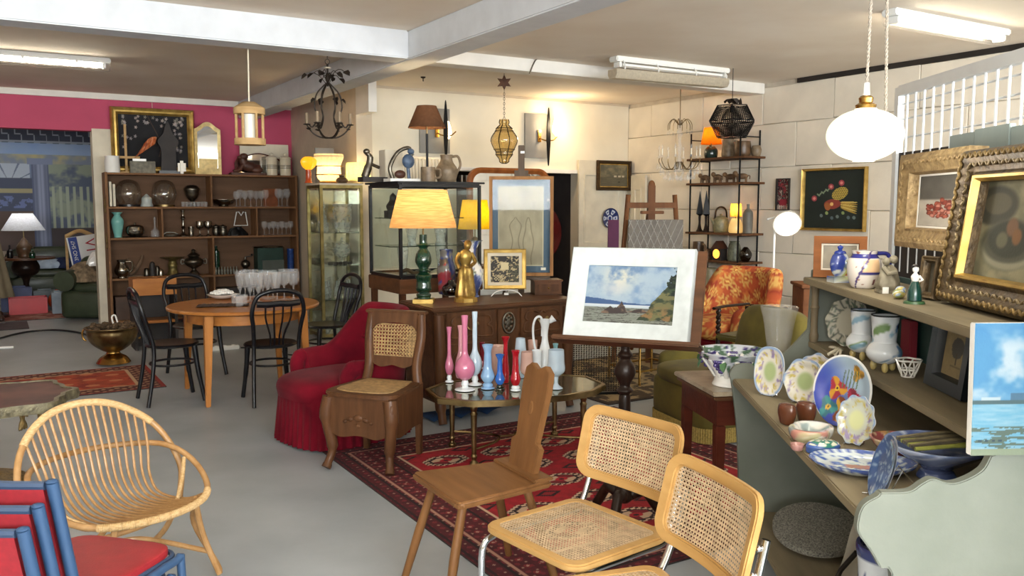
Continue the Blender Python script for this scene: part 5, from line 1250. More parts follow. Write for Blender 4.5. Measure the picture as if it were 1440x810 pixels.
# table lamps
def table_lamp(name, label, loc, zs0, zs1, r0, r1, mshade, base_prof, mbase, power, color, rz=0, bulb=0.028, stem=True):
 """base profile heights are above loc; shade between zs0 and zs1 (above loc)"""
 t = thing(name, label, 'lamp', loc, rz)
 mb = MB(); mb.lathe(spl(base_prof, 4), 24); mb.build('base', mbase, t)
 top = base_prof[-1][1]
 mb = MB(); mb.tube([(0, 0, top-0.005), (0, 0, zs0+(zs1-zs0)*0.35)], 0.007, 8); mb.build('stem', 'brass_aged', t)
 mb = MB(); mb.lathe([(r0, zs0), (r1, zs1)], 48); mb.build('shade', mshade, t)
 mb = MB()
 for k in range(3): mb.tube([(0, 0, zs1-0.02), (r1*math.cos(k*2.094), r1*math.sin(k*2.094), zs1-0.005)], 0.0025, 5)
 mb.build('spider', 'brass_aged', t)
 zb_ = zs0+(zs1-zs0)*0.45
 mb = MB(); mb.ball((0, 0, zb_+0.02), bulb, 14, 8); mb.build('bulb', 'bulb_hot', t)
 R2_ = Matrix.Rotation(rz, 4, 'Z')
 point_light((loc[0], loc[1], loc[2]+zb_+0.02), power, color, bulb*1.15)
 return t
# big straw lamp on the sideboard
SBT = SBH+0.0075
q = G(596, 427, SBH)
lz = lambda y: W(596, y, q.y).z-SBT
table_lamp('straw_lamp', 'large lit straw shaded lamp with green baluster base on sideboard', (q.x, q.y, SBT), lz(320), lz(267), 0.245, 0.175, shade('straw', 'd8b27c', 0.6, 'c09460', (1, 1, 14), 9),
     [(0.0, 0.031), (0.05, 0.031), (0.05, 0.04), (0.055, 0.06), (0.042, 0.075), (0.058, 0.10), (0.052, 0.16), (0.062, 0.20), (0.03, 0.225), (0.06, 0.235), (0.035, 0.25), (0.06, 0.30), (0.052, 0.36), (0.03, 0.40), (0.055, 0.425), (0.03, 0.43), (0.028, 0.5)], mat('green_glaze', '16402a', 0.15, c2='0c2418', vs=14, coat=0.5), 15, (1, 0.76, 0.46))
sl_ = [o for o in bpy.data.objects if o.name == 'straw_lamp'][0]; mb = MB(); mb.box((0, 0, 0.015), (0.15, 0.15, 0.03)); mb.build('plinth', 'gilt_bright', sl_, bevel=0.004)
# brown shade lamp on the glass case
q = W(601, 258, 7.55); q.z = v1+0.0165
lz = lambda y: W(601, y, q.y).z-q.z
table_lamp('brown_lamp', 'tall slim lamp with dark brown shade on the glass showcase', (q.x, q.y, q.z), lz(180), lz(149), 0.165, 0.085, shade('brown_shade', '5a4030', 0.06), [(0, 0), (0.07, 0), (0.07, 0.012), (0.014, 0.03), (0.011, 0.1), (0.011, lz(188))], 'black_metal', 20, (1, 0.75, 0.42), 0, 0.022)
# glowing glass lamp and pale green lamp on the brass cabinet
gct = gh+0.0075
q = OB(463, 258, cB+0.25); q.z = gct
t = thing('bead_lamp', 'glowing glass bead basket lamp on the brass cabinet', 'lamp', q, 0)
mb = MB(); mb.lathe([(0.0, 0), (0.11, 0), (0.12, 0.02), (0.1, 0.03), (0, 0.03)], 24); mb.build('base', 'brass_gold', t)
mb = MB(); mb.lathe(spl([(0.1, 0.03), (0.14, 0.08), (0.135, 0.2), (0.17, 0.3), (0.165, 0.34)], 4), 32, fl=lambda a, z: 1+0.03*math.sin(a*16)); mb.build('glass_body', shade('bead_glow', 'fff0d0', 0.75), t)
mb = MB(); mb.ball((0, 0, 0.17), 0.045); mb.build('bulb', 'bulb_hot', t); point_light((q.x, q.y, q.z+0.17), 4, (1, 0.74, 0.4), 0.05)
for k in (0.1, 0.2, 0.3):
 mb = MB(); mb.tube([(0.155*math.cos(x), 0.155*math.sin(x), k) for x in np.linspace(0, 2*PI, 25)[:-1]], 0.006, 6, closed=True); mb.build('hoop', 'brass_gold', t)
q = OB(434, 258, cB+0.12); q.z = gct
t = thing('fungus_lamp', 'orange glass mushroom lamp beside the glowing bead lamp', 'lamp', q, 0)
mb = MB(); mb.lathe(spl([(0.0, 0), (0.05, 0), (0.035, 0.03), (0.03, 0.15)], 4), 16); mb.build('base', mat('orange_glass', 'c04a18', 0.15, var=0.2, coat=0.5), t)
mb = MB(); mb.lathe(spl([(0.03, 0.15), (0.07, 0.19), (0.085, 0.25), (0.05, 0.29), (0.0, 0.3)], 4), 24, fl=lambda a, z: 1+0.14*math.sin(a*5)); mb.build('shade', mat('amber_lit', 'e8a020', 0.3, var=0.15, emit='f0a018', es=0.9), t)
q = OB(504, 258, cB+0.12); q.z = gct
lz = lambda y: OB(504, y, cB+0.12).z-q.z
table_lamp('green_shade_lamp', 'low lamp with lit pale green drum shade on brass cabinet', tuple(q), lz(254), lz(229), 0.145, 0.14, shade('pale_green', 'd8e0a0', 0.7), [(0, 0), (0.06, 0), (0.06, 0.01), (0.012, 0.02), (0.01, 0.03), (0.01, 0.05)], 'brass_aged', 8, (1, 0.82, 0.5), 0, 0.025)
# yellow lamp seen behind the showcase, on a plant stand
q = W(668, 360, 8.55)
ys = thing('plant_stand', 'dark wooden pedestal stand behind the glass showcase', 'stand', (q.x, q.y, 0), 0.2)
mb = MB(); mb.lathe(spl([(0.15, 0), (0.15, 0.03), (0.05, 0.07), (0.04, 0.3), (0.06, 0.5), (0.04, 0.7), (0.06, 0.93)], 4), 20); mb.build('column', 'oak_dark_v', ys)
mb = MB(); mb.lathe([(0, 0.931), (0.18, 0.931), (0.18, 0.96), (0, 0.96)], 28); mb.build('top', 'oak_dark', ys)
lz = lambda y: W(668, y, q.y).z-0.9605
table_lamp('yellow_lamp', 'lamp with bright yellow shade on a dark pedestal stand', (q.x, q.y, 0.9605), lz(322), lz(281), 0.17, 0.125, shade('yellow_shade', 'f0c828', 0.7), [(0, 0), (0.07, 0), (0.06, 0.02), (0.03, 0.06), (0.06, 0.15), (0.05, 0.22), (0.02, 0.28)], 'brown_ceramic', 5, (1, 0.78, 0.35), 0, 0.025)
# white reading floor lamp near the block wall
q = W(1087, 400, 8.15)
t = thing('floor_lamp', 'white floor reading lamp with lit dish shade', 'lamp', (q.x, q.y, 0), 0)
hz_ = W(1100, 313, q.y).z; dxl = W(1101, 313, q.y).x-q.x
mb = MB(); mb.lathe([(0, 0), (0.14, 0), (0.14, 0.02), (0.02, 0.03), (0, 0.03)], 28); mb.build('base', 'white_metal', t)
mb = MB(); mb.tube([(0, 0, 0.03), (0.0, 0, hz_+0.06)], 0.011, 8); mb.tube([(0, 0, hz_+0.05), (-0.08, -0.02, hz_+0.03)], 0.009, 8); mb.build('pole', 'white_metal', t)
TD = Matrix.Translation((dxl, -0.12, hz_)) @ Vector((0.15, 0.86, 0.42)).to_track_quat('Z', 'Y').to_matrix().to_4x4()
mb = MB(); mb.lathe(spl([(0.13, -0.02), (0.12, 0.02), (0.09, 0.06), (0.03, 0.1), (0, 0.1)], 4), 28, T=TD); mb.build('shade', 'white_metal', t)
mb = MB(); mb.lathe([(0, -0.018), (0.12, -0.018)], 28, T=TD); mb.build('diffuser', mat('dish_lit', 'fff4e0', 0.4, var=0, emit='fff0d8', es=0.4), t)
mb = MB(); mb.tube([(0, 0, hz_+0.03), (dxl*0.6, -0.05, hz_+0.05), tuple(TD @ Vector((0, 0, 0.1)))], 0.008, 8); mb.build('joint', 'black_metal', t)
pp = Vector((q.x, q.y, 0))+TD @ Vector((0, 0, -0.16)); point_light(pp, 2.5, (1, 0.88, 0.7), 0.06)
# pictures
def picture(name, label, loc, rz, w_, h_, prof, mframe, fn, nu=90, nv=90, cat='painting', lean=0.0, matw=0.0, mmat=None, pm='canvas_paint', glassy=False, group=None):
 """framed picture standing on loc (bottom centre), front towards local -y, leaning back by lean"""
 loc = Vector(loc); loc.z += max(y for i, y in prof)*math.sin(lean)+0.0008
 t = thing(name, label, cat, loc, rz, group)
 T = Matrix.Rotation(-lean, 4, 'X')
 mb = MB(); mb.rectframe(w_, h_, prof, 0, h_/2, T=T); mb.build('frame', mframe, t)
 d = max(i for i, y in prof); yb = max(y for i, y in prof)
 if matw:
  mb = MB(); mb.rectframe(w_-2*d+0.01, h_-2*d+0.01, [(0, yb*0.5), (matw, yb*0.5), (matw, yb*0.5+0.003)], 0, h_/2, T=T); mb.build('mount', mmat, t)
 iw, ih = w_-2*d-2*matw+0.008, h_-2*d-2*matw+0.008
 o = canvas('picture', iw, ih, nu, nv, fn, pm, t, (0, 0, 0)); o.matrix_local = T @ Matrix.Translation((0, yb*0.5+0.004, h_/2))
 mb = MB(); mb.box((0, yb*0.5+0.010, h_/2), (w_-0.012, 0.006, h_-0.012), T=T); mb.build('backing', 'dark_stuff', t)
 if glassy:
  mb = MB(); mb.box((0, yb*0.5-0.004, h_/2), (w_-2*d+0.004, 0.002, h_-2*d+0.004), T=T); mb.build('glass_pane', glass('picture_glass', 'fbfbf8', 0.24), t)
 return t
def std(wd, dp=0.03): return [(0, dp), (0, -dp*0.4), (wd*0.2, -dp), (wd*0.45, -dp*0.7), (wd*0.7, -dp*0.8), (wd, -dp*0.1), (wd, dp), (0, dp)]
def blossoms(u, v):
 c = full(u, '16161a')*(0.8+0.5*fb(u, v, 4, 3)[:, None])
 rs = np.random.RandomState(5)
 for k in range(70):
  cx, cy = rs.choice([rs.uniform(0.05, 0.3), rs.uniform(0.35, 0.7), rs.uniform(0.8, 0.95)]), 0; cy = rs.uniform(0.82, 0.98) if k % 2 else rs.uniform(0.3, 0.8)
  if 0.35 < cx < 0.78 and cy < 0.75: continue
  r, an = polar((u-cx)*1.4, v-cy); m_ = r < 0.034*(0.6+0.4*np.cos(an*5)); c[m_] = hexA(['b8a8a0', '8a8478', 'a09898'][k % 3])
 st_ = np.abs(u-0.5-0.1*np.sin(v*4)) < 0.006; c[st_ & (v > 0.2)] = hexA('4a3a30'); return c
# black lacquer panel over the bookcase (hung from the ceiling)
def hung(px0, px1, y0, y1, b):
 p0, p1 = OB(px0, y1, b), OB(px1, y1, b); zt = OB((px0+px1)/2, y0, b).z
 zb = OB((px0+px1)/2, y1, b).z; c = (p0+p1)/2; return Vector((c.x, c.y, zb)), (p1-p0).xy.length, zt-zb
c, w_, h_ = hung(158, 275, 154, 238, BP-0.09); c.z = BKZ[4]+0.001
t = picture('lacquer_painting', 'black painting of white blossom in gilt frame above bookcase', c, ROT, w_, OB(216, 153, BP-0.06).z-c.z, std(0.09, 0.04), 'gilt_bright', blossoms, 160, 120)
mb = MB(); mb.tube([(0, 0.02, OB(216, 153, BP-0.06).z-c.z), (0, 0.02, CEIL-0.075-c.z)], 0.003, 5); mb.build('hanging_cord', 'cream_ceramic', t)
# landscape on the cream door
def marine(u, v):
 n = fb(u, v, 5, 8); c = mixc(full(u, '5e5a48'), full(u, '8a7c5e'), sst(n, 0.3, 0.7)); s = v < 0.45; c[s] = mixc(full(u, '4e4a3a'), full(u, '6e654e'), fb(u, v*4, 6, 2))[s]
 for cx in (0.55, 0.72, 0.85): c[(np.abs(u-cx) < 0.05) & (np.abs(v-0.47) < 0.04)] = hexA('b8ac92'); c[(np.abs(u-cx) < 0.004) & (v > 0.47) & (v < 0.6)] = hexA('3a3428')
 c[(np.abs(u-0.7) < 0.04) & (np.abs(v-0.2) < 0.02)] = hexA('2a261e'); return c
# cream door leaves leaning by the corner
def door(n, px0, px1, ytop, onb, lab):
 if onb: p0, p1 = OB(px0, 300, BW-0.06), OB(px1, 300, BW-0.06); rz = ROT; z = OB(px0, ytop, BW-0.06).z
 else: p0, p1 = OA(px0, 300, A1-0.06), OA(px1, 300, A1-0.06); rz = ROT-PI/2; z = OA(px0, ytop, A1-0.06).z
 mb = MB(); w_ = (p1-p0).xy.length; mb.b2((0, -0.02, 0), (w_, 0.02, z)); o = struct(mb, 'door_%d' % n, 'cream_paint', lab, bevel=0.003); o.location = (p0.x, p0.y, 0); o.rotation_euler = (0, 0, rz)
 for z0, z1 in ((0.12, 0.95), (1.02, z-0.18)):
  mb = MB(); mb.rectframe(w_-0.16, z1-z0, [(0, -0.02), (0.0, -0.03), (0.02, -0.032), (0.035, -0.021)], w_/2, (z0+z1)/2); mb.build('panel', 'cream_paint', o)
 return o
d1 = door(1, 813, 876, 225, True, 'cream panelled door leaf leaning by the corner'); door(2, 888, 908, 247, False, 'narrow cream panelled door leaf on the block wall')
c, w_, h_ = hung(838, 889, 226, 268, BW-0.13)
picture('marine_painting', 'small dark marine painting hung on the cream door', c, ROT, w_*0.93, h_, std(0.045, 0.025), wood('frame_dark', '4a3620', '2c2012', 0.4, 'x', 6), marine, 70, 60, matw=0.02, mmat='gilt_bright')
# blue plate on the door
q = OB(857, 307, BW-0.1)
def delft(co):
 r, an = polar(co[:, 0], co[:, 1]); c = full(r, '1c2c66'); R = r.max(); rr = r/R; c[(rr > 0.42) & (rr < 0.86) & (np.cos(an*6) > 0.2)] = hexA('c8d0e0'); c[(rr > 0.55) & (rr < 0.72) & (np.cos(an*6) > 0.75)] = hexA('2a3c80'); c[rr < 0.3] = hexA('c8d0e0'); c[rr < 0.2] = hexA('28387a'); c[rr > 0.95] = hexA('1a2450'); return c
mb = MB(); R = 0.145
mb.lathe([(0, 0.012)]+[(R*k, 0.012) for k in np.linspace(0.05, 0.55, 10)]+[(R*k, 0.012+0.02*(k-0.55)/0.45) for k in np.linspace(0.6, 1, 10)]+[(R*0.6, 0.0), (0, 0)], 60, )
o = mb.build('delft_plate', 'ceramic_paint', col=delft); o.location = q; o.rotation_euler = (PI/2, 0, ROT); tag(o, 'round blue and white plate hung on the cream door', 'plate')
# easel with lattice pinboard
ey = 8.3; q = W(917, 300, ey)
t = thing('studio_easel', 'tall brown wooden studio easel holding the lattice board', 'easel', (q.x, q.y, 0.009), 0.1)
z_ = lambda y: W(917, y, ey).z
wood('easel_wood', '6e4526', '54331b', 0.45, 'z', 4)
mb = MB(); mb.box((0, 0.03, z_(262)/2), (0.07, 0.03, z_(262))); mb.ball((0, 0.03, z_(262)), (0.035, 0.015, 0.05)); mb.build('mast', 'easel_wood', t)
for s in (-1, 1):
 mb = MB(); mb.tube([(s*0.36, 0.03, 0.01), (s*0.23, 0.03, z_(275))], 0.024, 8); mb.build('leg', 'easel_wood', t)
mb = MB(); mb.box((0, 0.01, z_(290)), (0.5, 0.025, 0.055)); mb.build('cross_bar', 'easel_wood', t, bevel=0.004)
mb = MB(); mb.box((0, 0.0, z_(300)), (0.22, 0.07, 0.03)); mb.build('top_clamp', 'easel_wood', t, bevel=0.004)
mb = MB(); mb.tube([(0, 0.05, z_(270)), (0, 0.75, 0.01)], 0.02, 8); mb.build('rear_leg', 'easel_wood', t)
mb = MB(); mb.box((0, -0.02, z_(301)-0.83), (0.5, 0.09, 0.03)); mb.build('ledge', 'easel_wood', t, bevel=0.004)
zb_ = z_(301)-0.815; bw_ = 0.64; bh_ = z_(303)-zb_-0.04
tb = thing('lattice_board', 'pinboard of grey diamond lattice with purple side strip', 'pinboard', (q.x-0.02, q.y-0.045, zb_), 0.1)
mb = MB(); mb.box((0.05, 0, bh_/2), (bw_-0.1, 0.02, bh_)); mb.build('board', mat('board_grey', '6a645c', 0.8, var=0.12, vs=20), tb)
mb = MB(); mb.box((-bw_/2-0.045, 0, bh_/2), (0.105, 0.022, bh_)); mb.build('side_strip', mat('purple_cloth', '4c1a3c', 0.8, var=0.1), tb)
rib = mat('ribbon', '9a9690', 0.7, var=0.1)
for i in range(-8, 11):
 x0 = -0.2+i*0.066; 
 for s in (-1, 1):
  pa, pb = (x0, 0.0), (x0+s*bh_*0.45, bh_)
  def clip(pa, pb):
   lo, hi = -bw_/2+0.1, bw_/2; 
   t0, t1 = 0.0, 1.0; dx = pb[0]-pa[0]
   for lim, sg in ((lo, 1), (hi, -1)):
    v0, v1 = sg*(pa[0]-lim), sg*(pb[0]-lim)
    if v0 < 0 and v1 < 0: return None
    if v0 < 0: t0 = max(t0, v0/(v0-v1))
    elif v1 < 0: t1 = min(t1, v0/(v0-v1))
   if t1-t0 < 0.03: return None
   return [(pa[0]+dx*k, pa[1]+(pb[1]-pa[1])*k) for k in (t0, t1)]
  cl = clip(pa, pb)
  if cl: mb = MB(); mb.tube([(x, -0.012, z) for x, z in cl], 0.0045, 4); mb.build('ribbon', rib, tb)
# tall print on its easel behind the sideboard
py_ = 7.35; q = W(733, 388, py_)
def nude(u, v):
 c = full(u, 'a09884'); n = fb(u, v, 7, 4); c = c*(0.85+0.3*n[:, None]); b = (u < 0.11) | (u > 0.87) | (v < 0.08) | (v > 0.92)
 for cx, w1 in ((0.4, 0.1), (0.62, 0.09)):
  prof_ = w1*(0.5+0.5*np.sin(v*9+cx*8)**2)*sst(v, 0.02, 0.1)*sst(v, 0.62, 0.5); e = np.abs(np.abs(u-cx)-prof_); c = mixc(c, full(u, '6a6250'), np.exp(-(e/0.008)**2)*(v < 0.6)*0.8)
 c[b] = hexA('3f5c78'); e = np.minimum(np.minimum(np.abs(u-0.11), np.abs(u-0.87)), np.minimum(np.abs(v-0.08), np.abs(v-0.92))); c[(e < 0.006) & (u > 0.1) & (u < 0.88) & (v > 0.07) & (v < 0.93)] = hexA('c8c0a8')
 c[(np.abs(u-0.88) < 0.04) & (np.abs(v-0.045) < 0.012)] = hexA('e8e8e0'); return c
pwz = (W(733, 248, py_).z-q.z); pww = 90/1200*py_
t = picture('figure_print', 'tall framed pencil print with blue mount under glass on easel', q, -0.02, pww, pwz, [(0, 0.02), (0, -0.015), (0.028, -0.015), (0.028, 0.02), (0, 0.02)], wood('frame_oak', 'a87a4c', '8a6038', 0.45, 'z', 5), nude, 120, 180, 'print', glassy=True, pm='print')
te = thing('mast_easel', 'grey brown wooden mast easel behind the sideboard', 'easel', (q.x, q.y+0.03, 0.009), -0.02)
wood('easel_grey', '6a5a4c', '4e4238', 0.5, 'z', 4)
zt_ = W(733, 205, py_).z
mb = MB(); mb.box((0, 0.04, zt_/2), (0.055, 0.025, zt_)); mb.build('mast', 'easel_grey', te, bevel=0.004)
mb = MB(); mb.box((0.0, 0.02, q.z-0.03), (0.5, 0.09, 0.03)); mb.build('ledge', 'easel_grey', te)
mb = MB(); mb.box((0.0, 0.025, W(733, 245, py_).z), (0.12, 0.05, 0.05)); mb.build('clamp', 'easel_grey', te)
for s in (-1, 1):
 mb = MB(); mb.tube([(s*0.3, 0.04, 0.01), (s*0.06, 0.04, 1.2)], 0.02, 8); mb.build('leg', 'easel_grey', te)
mb = MB(); mb.tube([(0, 0.06, 1.4), (0, 0.6, 0.01)], 0.02, 8); mb.build('rear_leg', 'easel_grey', te)
mb = MB(); mb.box((0.01, 0.026, zt_-0.06), (0.035, 0.004, 0.02)); mb.build('price_tag', 'white_plastic', te)
crystal_chandelier('lit_chandelier', 'lit crystal chandelier hanging over the front aisle, mirrored in print', Vector((-0.12, -1.15, 0)), 2.08-CEIL, 1.22-CEIL, 0.55, True)
# big wooden framed mirror behind
mb_b = 9.25; p0, p1 = OB(657, 240, mb_b), OB(772, 240, mb_b)
t = thing('overmantel_mirror', 'large mirror in rounded honey wood frame against back wall', 'mirror', ((p0.x+p1.x)/2, (p0.y+p1.y)/2, 0), ROT)
mw, mz = (p1-p0).xy.length, OB(700, 236, mb_b).z
def arch(w_, h_, r, n=8):
 o = [(-w_/2, 0), (-w_/2, h_-r)]+[(-w_/2+r-r*math.cos(k*PI/2/n), h_-r+r*math.sin(k*PI/2/n)) for k in range(1, n+1)]
 return o+[(-x, z) for x, z in reversed(o)]
A_, B_ = arch(mw, mz, 0.18), arch(mw-0.14, mz-0.07, 0.12); n = len(A_)
mb = MB(); mb.add([(x, 0.02, z) for x, z in A_]+[(x, -0.03, z) for x, z in A_]+[(x*0.96, -0.045, z*0.985) for x, z in A_]+[(x, -0.02, z) for x, z in B_]+[(x, 0.02, z) for x, z in B_], [(k*n+i, k*n+i+1, (k+1)*n+i+1, (k+1)*n+i) for k in range(4) for i in range(n-1)])
mb.build('frame', wood('honey_wood', '9c5c2c', '7c421c', 0.35, 'z', 4, 0.3), t)
mb = MB(); mb.xz(B_, -0.002, 0.012); mb.build('mirror_glass', 'mirror', t)
# red round table top and red boxes in the recess
q = OB(755, 325, BW+0.34)
mb = MB(); TT = Matrix.Rotation(PI/2-0.12, 4, 'X'); mb.lathe([(0, -0.02), (0.40, -0.02), (0.42, 0), (0.40, 0.02), (0.3, 0.02), (0.29, 0.026), (0.1, 0.026), (0.09, 0.02), (0, 0.02)], 48, T=TT)
one(mb, 'round_tray', mat('dark_red_lacquer', '5a1414', 0.35, var=0.15, coat=0.3), 'big round dark red lacquered tray leaning in the recess', 'tray', (q.x, q.y, q.z), ROT)
q = OB(744, 420, BW+0.5)
t = thing('recess_shelf', 'dark shelf unit standing inside the back wall recess', 'shelf', (q.x-0.05, q.y-0.03, 0), ROT)
zs_ = OB(795, 285, BW+0.8).z
for x in (-0.45, 0.45):
 mb = MB(); mb.box((x, 0.32, NZ/2), (0.03, 0.3, NZ-0.02)); mb.build('side_panel', 'dark_stuff', t)
mb = MB(); mb.box((0, 0.32, zs_), (0.87, 0.3, 0.03)); mb.build('shelf', mat('shelf_grey', '8a8078', 0.6, var=0.1), t)
mb = MB(); mb.box((0, 0.32, 0.8), (0.87, 0.3, 0.03)); mb.build('shelf', 'shelf_grey', t)
for i, (x, hh, cm_) in enumerate(((-0.25, 0.2, '4a1818'), (0.05, 0.24, '7a1a20'), (0.3, 0.18, '3a2020'))):
 p_ = Matrix.Translation(t.location) @ Matrix.Rotation(ROT, 4, 'Z') @ Vector((x, 0.32, zs_+0.016))
 mb = MB(); mb.box((0, 0, hh/2), (0.24, 0.2, hh)); mb.box((0, 0, hh+0.006), (0.25, 0.21, 0.03)); one(mb, 'storage_box', mat('box_%d' % i, cm_, 0.6, var=0.15), ['brown lidded box on the recess shelf', 'bright red lidded box on the recess shelf', 'low dark maroon lidded box on the recess shelf'][i], 'box', p_, ROT, bevel=0.004)
# pictures on the block wall
def OAh(px0, px1, y0, y1, d=0.05):
 p0, p1 = OA(px0, y1, A1-d), OA(px1, y1, A1-d); z0 = OA((px0+px1)/2, y1, A1-d).z; z1 = OA((px0+px1)/2, y0, A1-d).z
 c = (p0+p1)/2; return Vector((c.x, c.y, z0)), (p1-p0).xy.length, z1-z0
RW = ROT-PI/2
def birdart(u, v):
 c = full(u, '14211f')*(0.85+0.3*fb(u, v, 5, 3)[:, None])
 def ell(cx, cy, rx, ry, an, col, lo=0.0, k=0):
  x, y = u-cx, v-cy; xr, yr = x*math.cos(an)+y*math.sin(an), -x*math.sin(an)+y*math.cos(an); r = (xr/rx)**2+(yr/ry)**2
  m_ = (r < 1) & (r > lo)
  if k: m_ &= np.sin(xr*k*2)*np.sin(yr*k*3) > -0.3
  c[m_] = hexA(col)
 ell(0.48, 0.42, 0.14, 0.085, 0.1, '8a3a30'); ell(0.40, 0.38, 0.05, 0.07, 0.3, '9c5a30'); ell(0.60, 0.6, 0.14, 0.10, 0.5, 'b8a048', 0, 60)
 for k in range(6): ell(0.75, 0.40-0.028*k+0.05, 0.14, 0.014, -0.02-0.07*k, ['c8b060', 'a88838'][k % 2])
 for k in range(7): ell(0.24+0.035*k, 0.58+0.02*k, 0.035, 0.012, 0.9 if k % 2 else -0.7, '7a8a70')
 for cx, cy in ((0.17, 0.52), (0.45, 0.72), (0.62, 0.78)): ell(cx, cy, 0.045, 0.05, 0.4, '9c3c48'); ell(cx, cy, 0.022, 0.025, 0, 'd88a80')
 for k in range(7): ell(0.3+0.09*k, 0.22+0.05*math.sin(k*2), 0.025, 0.03, 0.3, ['6a7a78', '8a9a60', '5a6a70'][k % 3])
 ell(0.47, 0.42, 0.03, 0.03, 0, 'd8b068'); return c
c, w_, h_ = OAh(1126, 1216, 236, 325)
picture('bird_embroidery', 'embroidered bird picture on black ground in thin gilt frame', c, RW, w_, h_, std(0.03, 0.025), 'gilt_bright', birdart, 200, 150, pm='print')
def mosaic(u, v):
 c = full(u, '2a1a1c'); s = fb(u, v*2, 9, 5); c[s > 0.6] = hexA('8a3038'); c[s < 0.36] = hexA('a8988a'); c[(v < 0.35) & (v > 0.12) & (np.abs(u-0.5) < 0.3)] = hexA('8a2030'); c[(v < 0.15) & (np.sin(u*40) > 0.3)] = hexA('c8b8a8'); return c
c, w_, h_ = OAh(1090, 1110, 251, 296, 0.03)
picture('tapestry_strip', 'narrow dark red figurative hanging on the block wall', c, RW, w_*0.92, h_, [(0, 0.015), (0, -0.012), (0.012, -0.012), (0.012, 0.015), (0, 0.015)], 'dark_stuff', mosaic, 40, 80, 'picture')
# gilt frames on the dresser
def HF(y, x, z): return HP(x, y, z)
def onion(u, v):
 c = mixc(full(u, 'b0a89c'), full(u, '58544e'), sst(v, 0.5, 0.56)); c = c*(0.9+0.2*fb(u, v, 5, 2)[:, None]); rs = np.random.RandomState(3)
 for k in range(46):
  cx, cy = 0.2+0.62*rs.rand(), 0.17+0.4*rs.rand(); 
  if cy > 0.3+0.5*min(cx, 0.62): continue
  r, an = polar((u-cx), (v-cy)*1.4); m_ = r < 0.075*(0.8+0.2*np.cos(an*2+k)); cc1, cc2 = hexA(['8a3a2c', 'a85a48', '9c4c38', 'c08070'][k % 4]), hexA('5a2018'); c[m_] = mixc(np.tile(cc1, (m_.sum(), 1)), np.tile(cc2, (m_.sum(), 1)), sst(r[m_], 0.02, 0.075))
 return c
def stilllife(u, v):
 n = fb(u, v, 4, 9); c = mixc(full(u, '6e6a52'), full(u, '928a6c'), sst(n, 0.3, 0.7))
 def blob(cx, cy, rx, ry, col, sft=0.25, al=1.0):
  r = ((u-cx)/rx)**2+((v-cy)/ry)**2; return sst(r, 1+sft, 1-sft)*al
 c = mixc(c, full(u, '3e3c30'), blob(0.14, 0.74, 0.28, 0.2, 0)); c = mixc(c, full(u, '55503e'), blob(0.17, 0.76, 0.17, 0.11, 0))
 c = mixc(c, full(u, '4a4a3c'), blob(0.38, 0.36, 0.34, 0.25, 0)); c = mixc(c, full(u, '8a8670'), blob(0.38, 0.3, 0.31, 0.19, 0)*(1-blob(0.38, 0.35, 0.3, 0.17, 0))); c = mixc(c, full(u, '34352a'), blob(0.38, 0.41, 0.25, 0.18, 0))
 c = mixc(c, full(u, '6e5038'), blob(0.40, 0.53, 0.07, 0.09, 0, 0.5)); c = mixc(c, full(u, '74502e'), blob(0.47, 0.44, 0.055, 0.08, 0, 0.5)); c = mixc(c, full(u, '5c5a44'), blob(0.30, 0.40, 0.07, 0.08, 0, 0.5)); return c
RH = HRZ-PI/2     # picture fronts face -x of the dresser
def carved(t, w_, h_, band, lean, n=26, m='gilt', r=0.012, y=-0.03):
 T = Matrix.Rotation(-lean, 4, 'X'); mb = MB()
 for (x0, z0, x1, z1, L_) in ((-w_/2+band, band, w_/2-band, band, w_), (-w_/2+band, h_-band, w_/2-band, h_-band, w_), (-w_/2+band, band, -w_/2+band, h_-band, h_), (w_/2-band, band, w_/2-band, h_-band, h_)):
  k = max(4, int(n*L_))
  for i in range(k):
   f = (i+0.5)/k; an = math.atan2(z1-z0, x1-x0)
   Mx = T @ Matrix.Translation((x0+(x1-x0)*f, y, z0+(z1-z0)*f)) @ Matrix.Rotation(-an, 4, 'Y') @ Matrix.Rotation(0.7 if i % 2 else -0.7, 4, 'Y')
   mb.ball((0, 0, 0), (r*1.7, r*0.6, r*0.7), 8, 5, T=Mx)
 o = mb.build('carving', m, t); o['kind'] = 'stuff'; return o
# near big frame stands on the top shelf
fw, fh = 0.64, 0.47
cpt = HP(0.47, 0.405, ZT+0.001)
t = picture('fruit_painting', 'large dark still life of fruit in deep carved gilt frame', cpt, RH, fw, fh, [(0, 0.05), (0, -0.02), (0.012, -0.035), (0.03, -0.03), (0.05, -0.012), (0.065, -0.006), (0.075, -0.014), (0.085, -0.01), (0.092, 0.012), (0.092, 0.05), (0, 0.05)], mat('gilt_dark', '6a5638', 0.45, 0.5, c2='3c3020', vs=24, bump=0.3, bs=70), stilllife, 160, 110, lean=0.13)
carved(t, fw, fh, 0.018, 0.13, 60, 'gilt', 0.0085, -0.034); carved(t, fw, fh, 0.042, 0.13, 44, mat('gilt_worn', '9c8a68', 0.4, 0.6, c2='5a4a30', vs=30), 0.009, -0.018)
T_ = Matrix.Rotation(-0.13, 4, 'X'); mb = MB(); mb.rectframe(fw-0.15, fh-0.15, [(0, -0.012), (0.004, -0.02), (0.012, -0.02), (0.02, 0.0)], 0, fh/2, T=T_); mb.build('inner_moulding', 'gilt_bright', t)
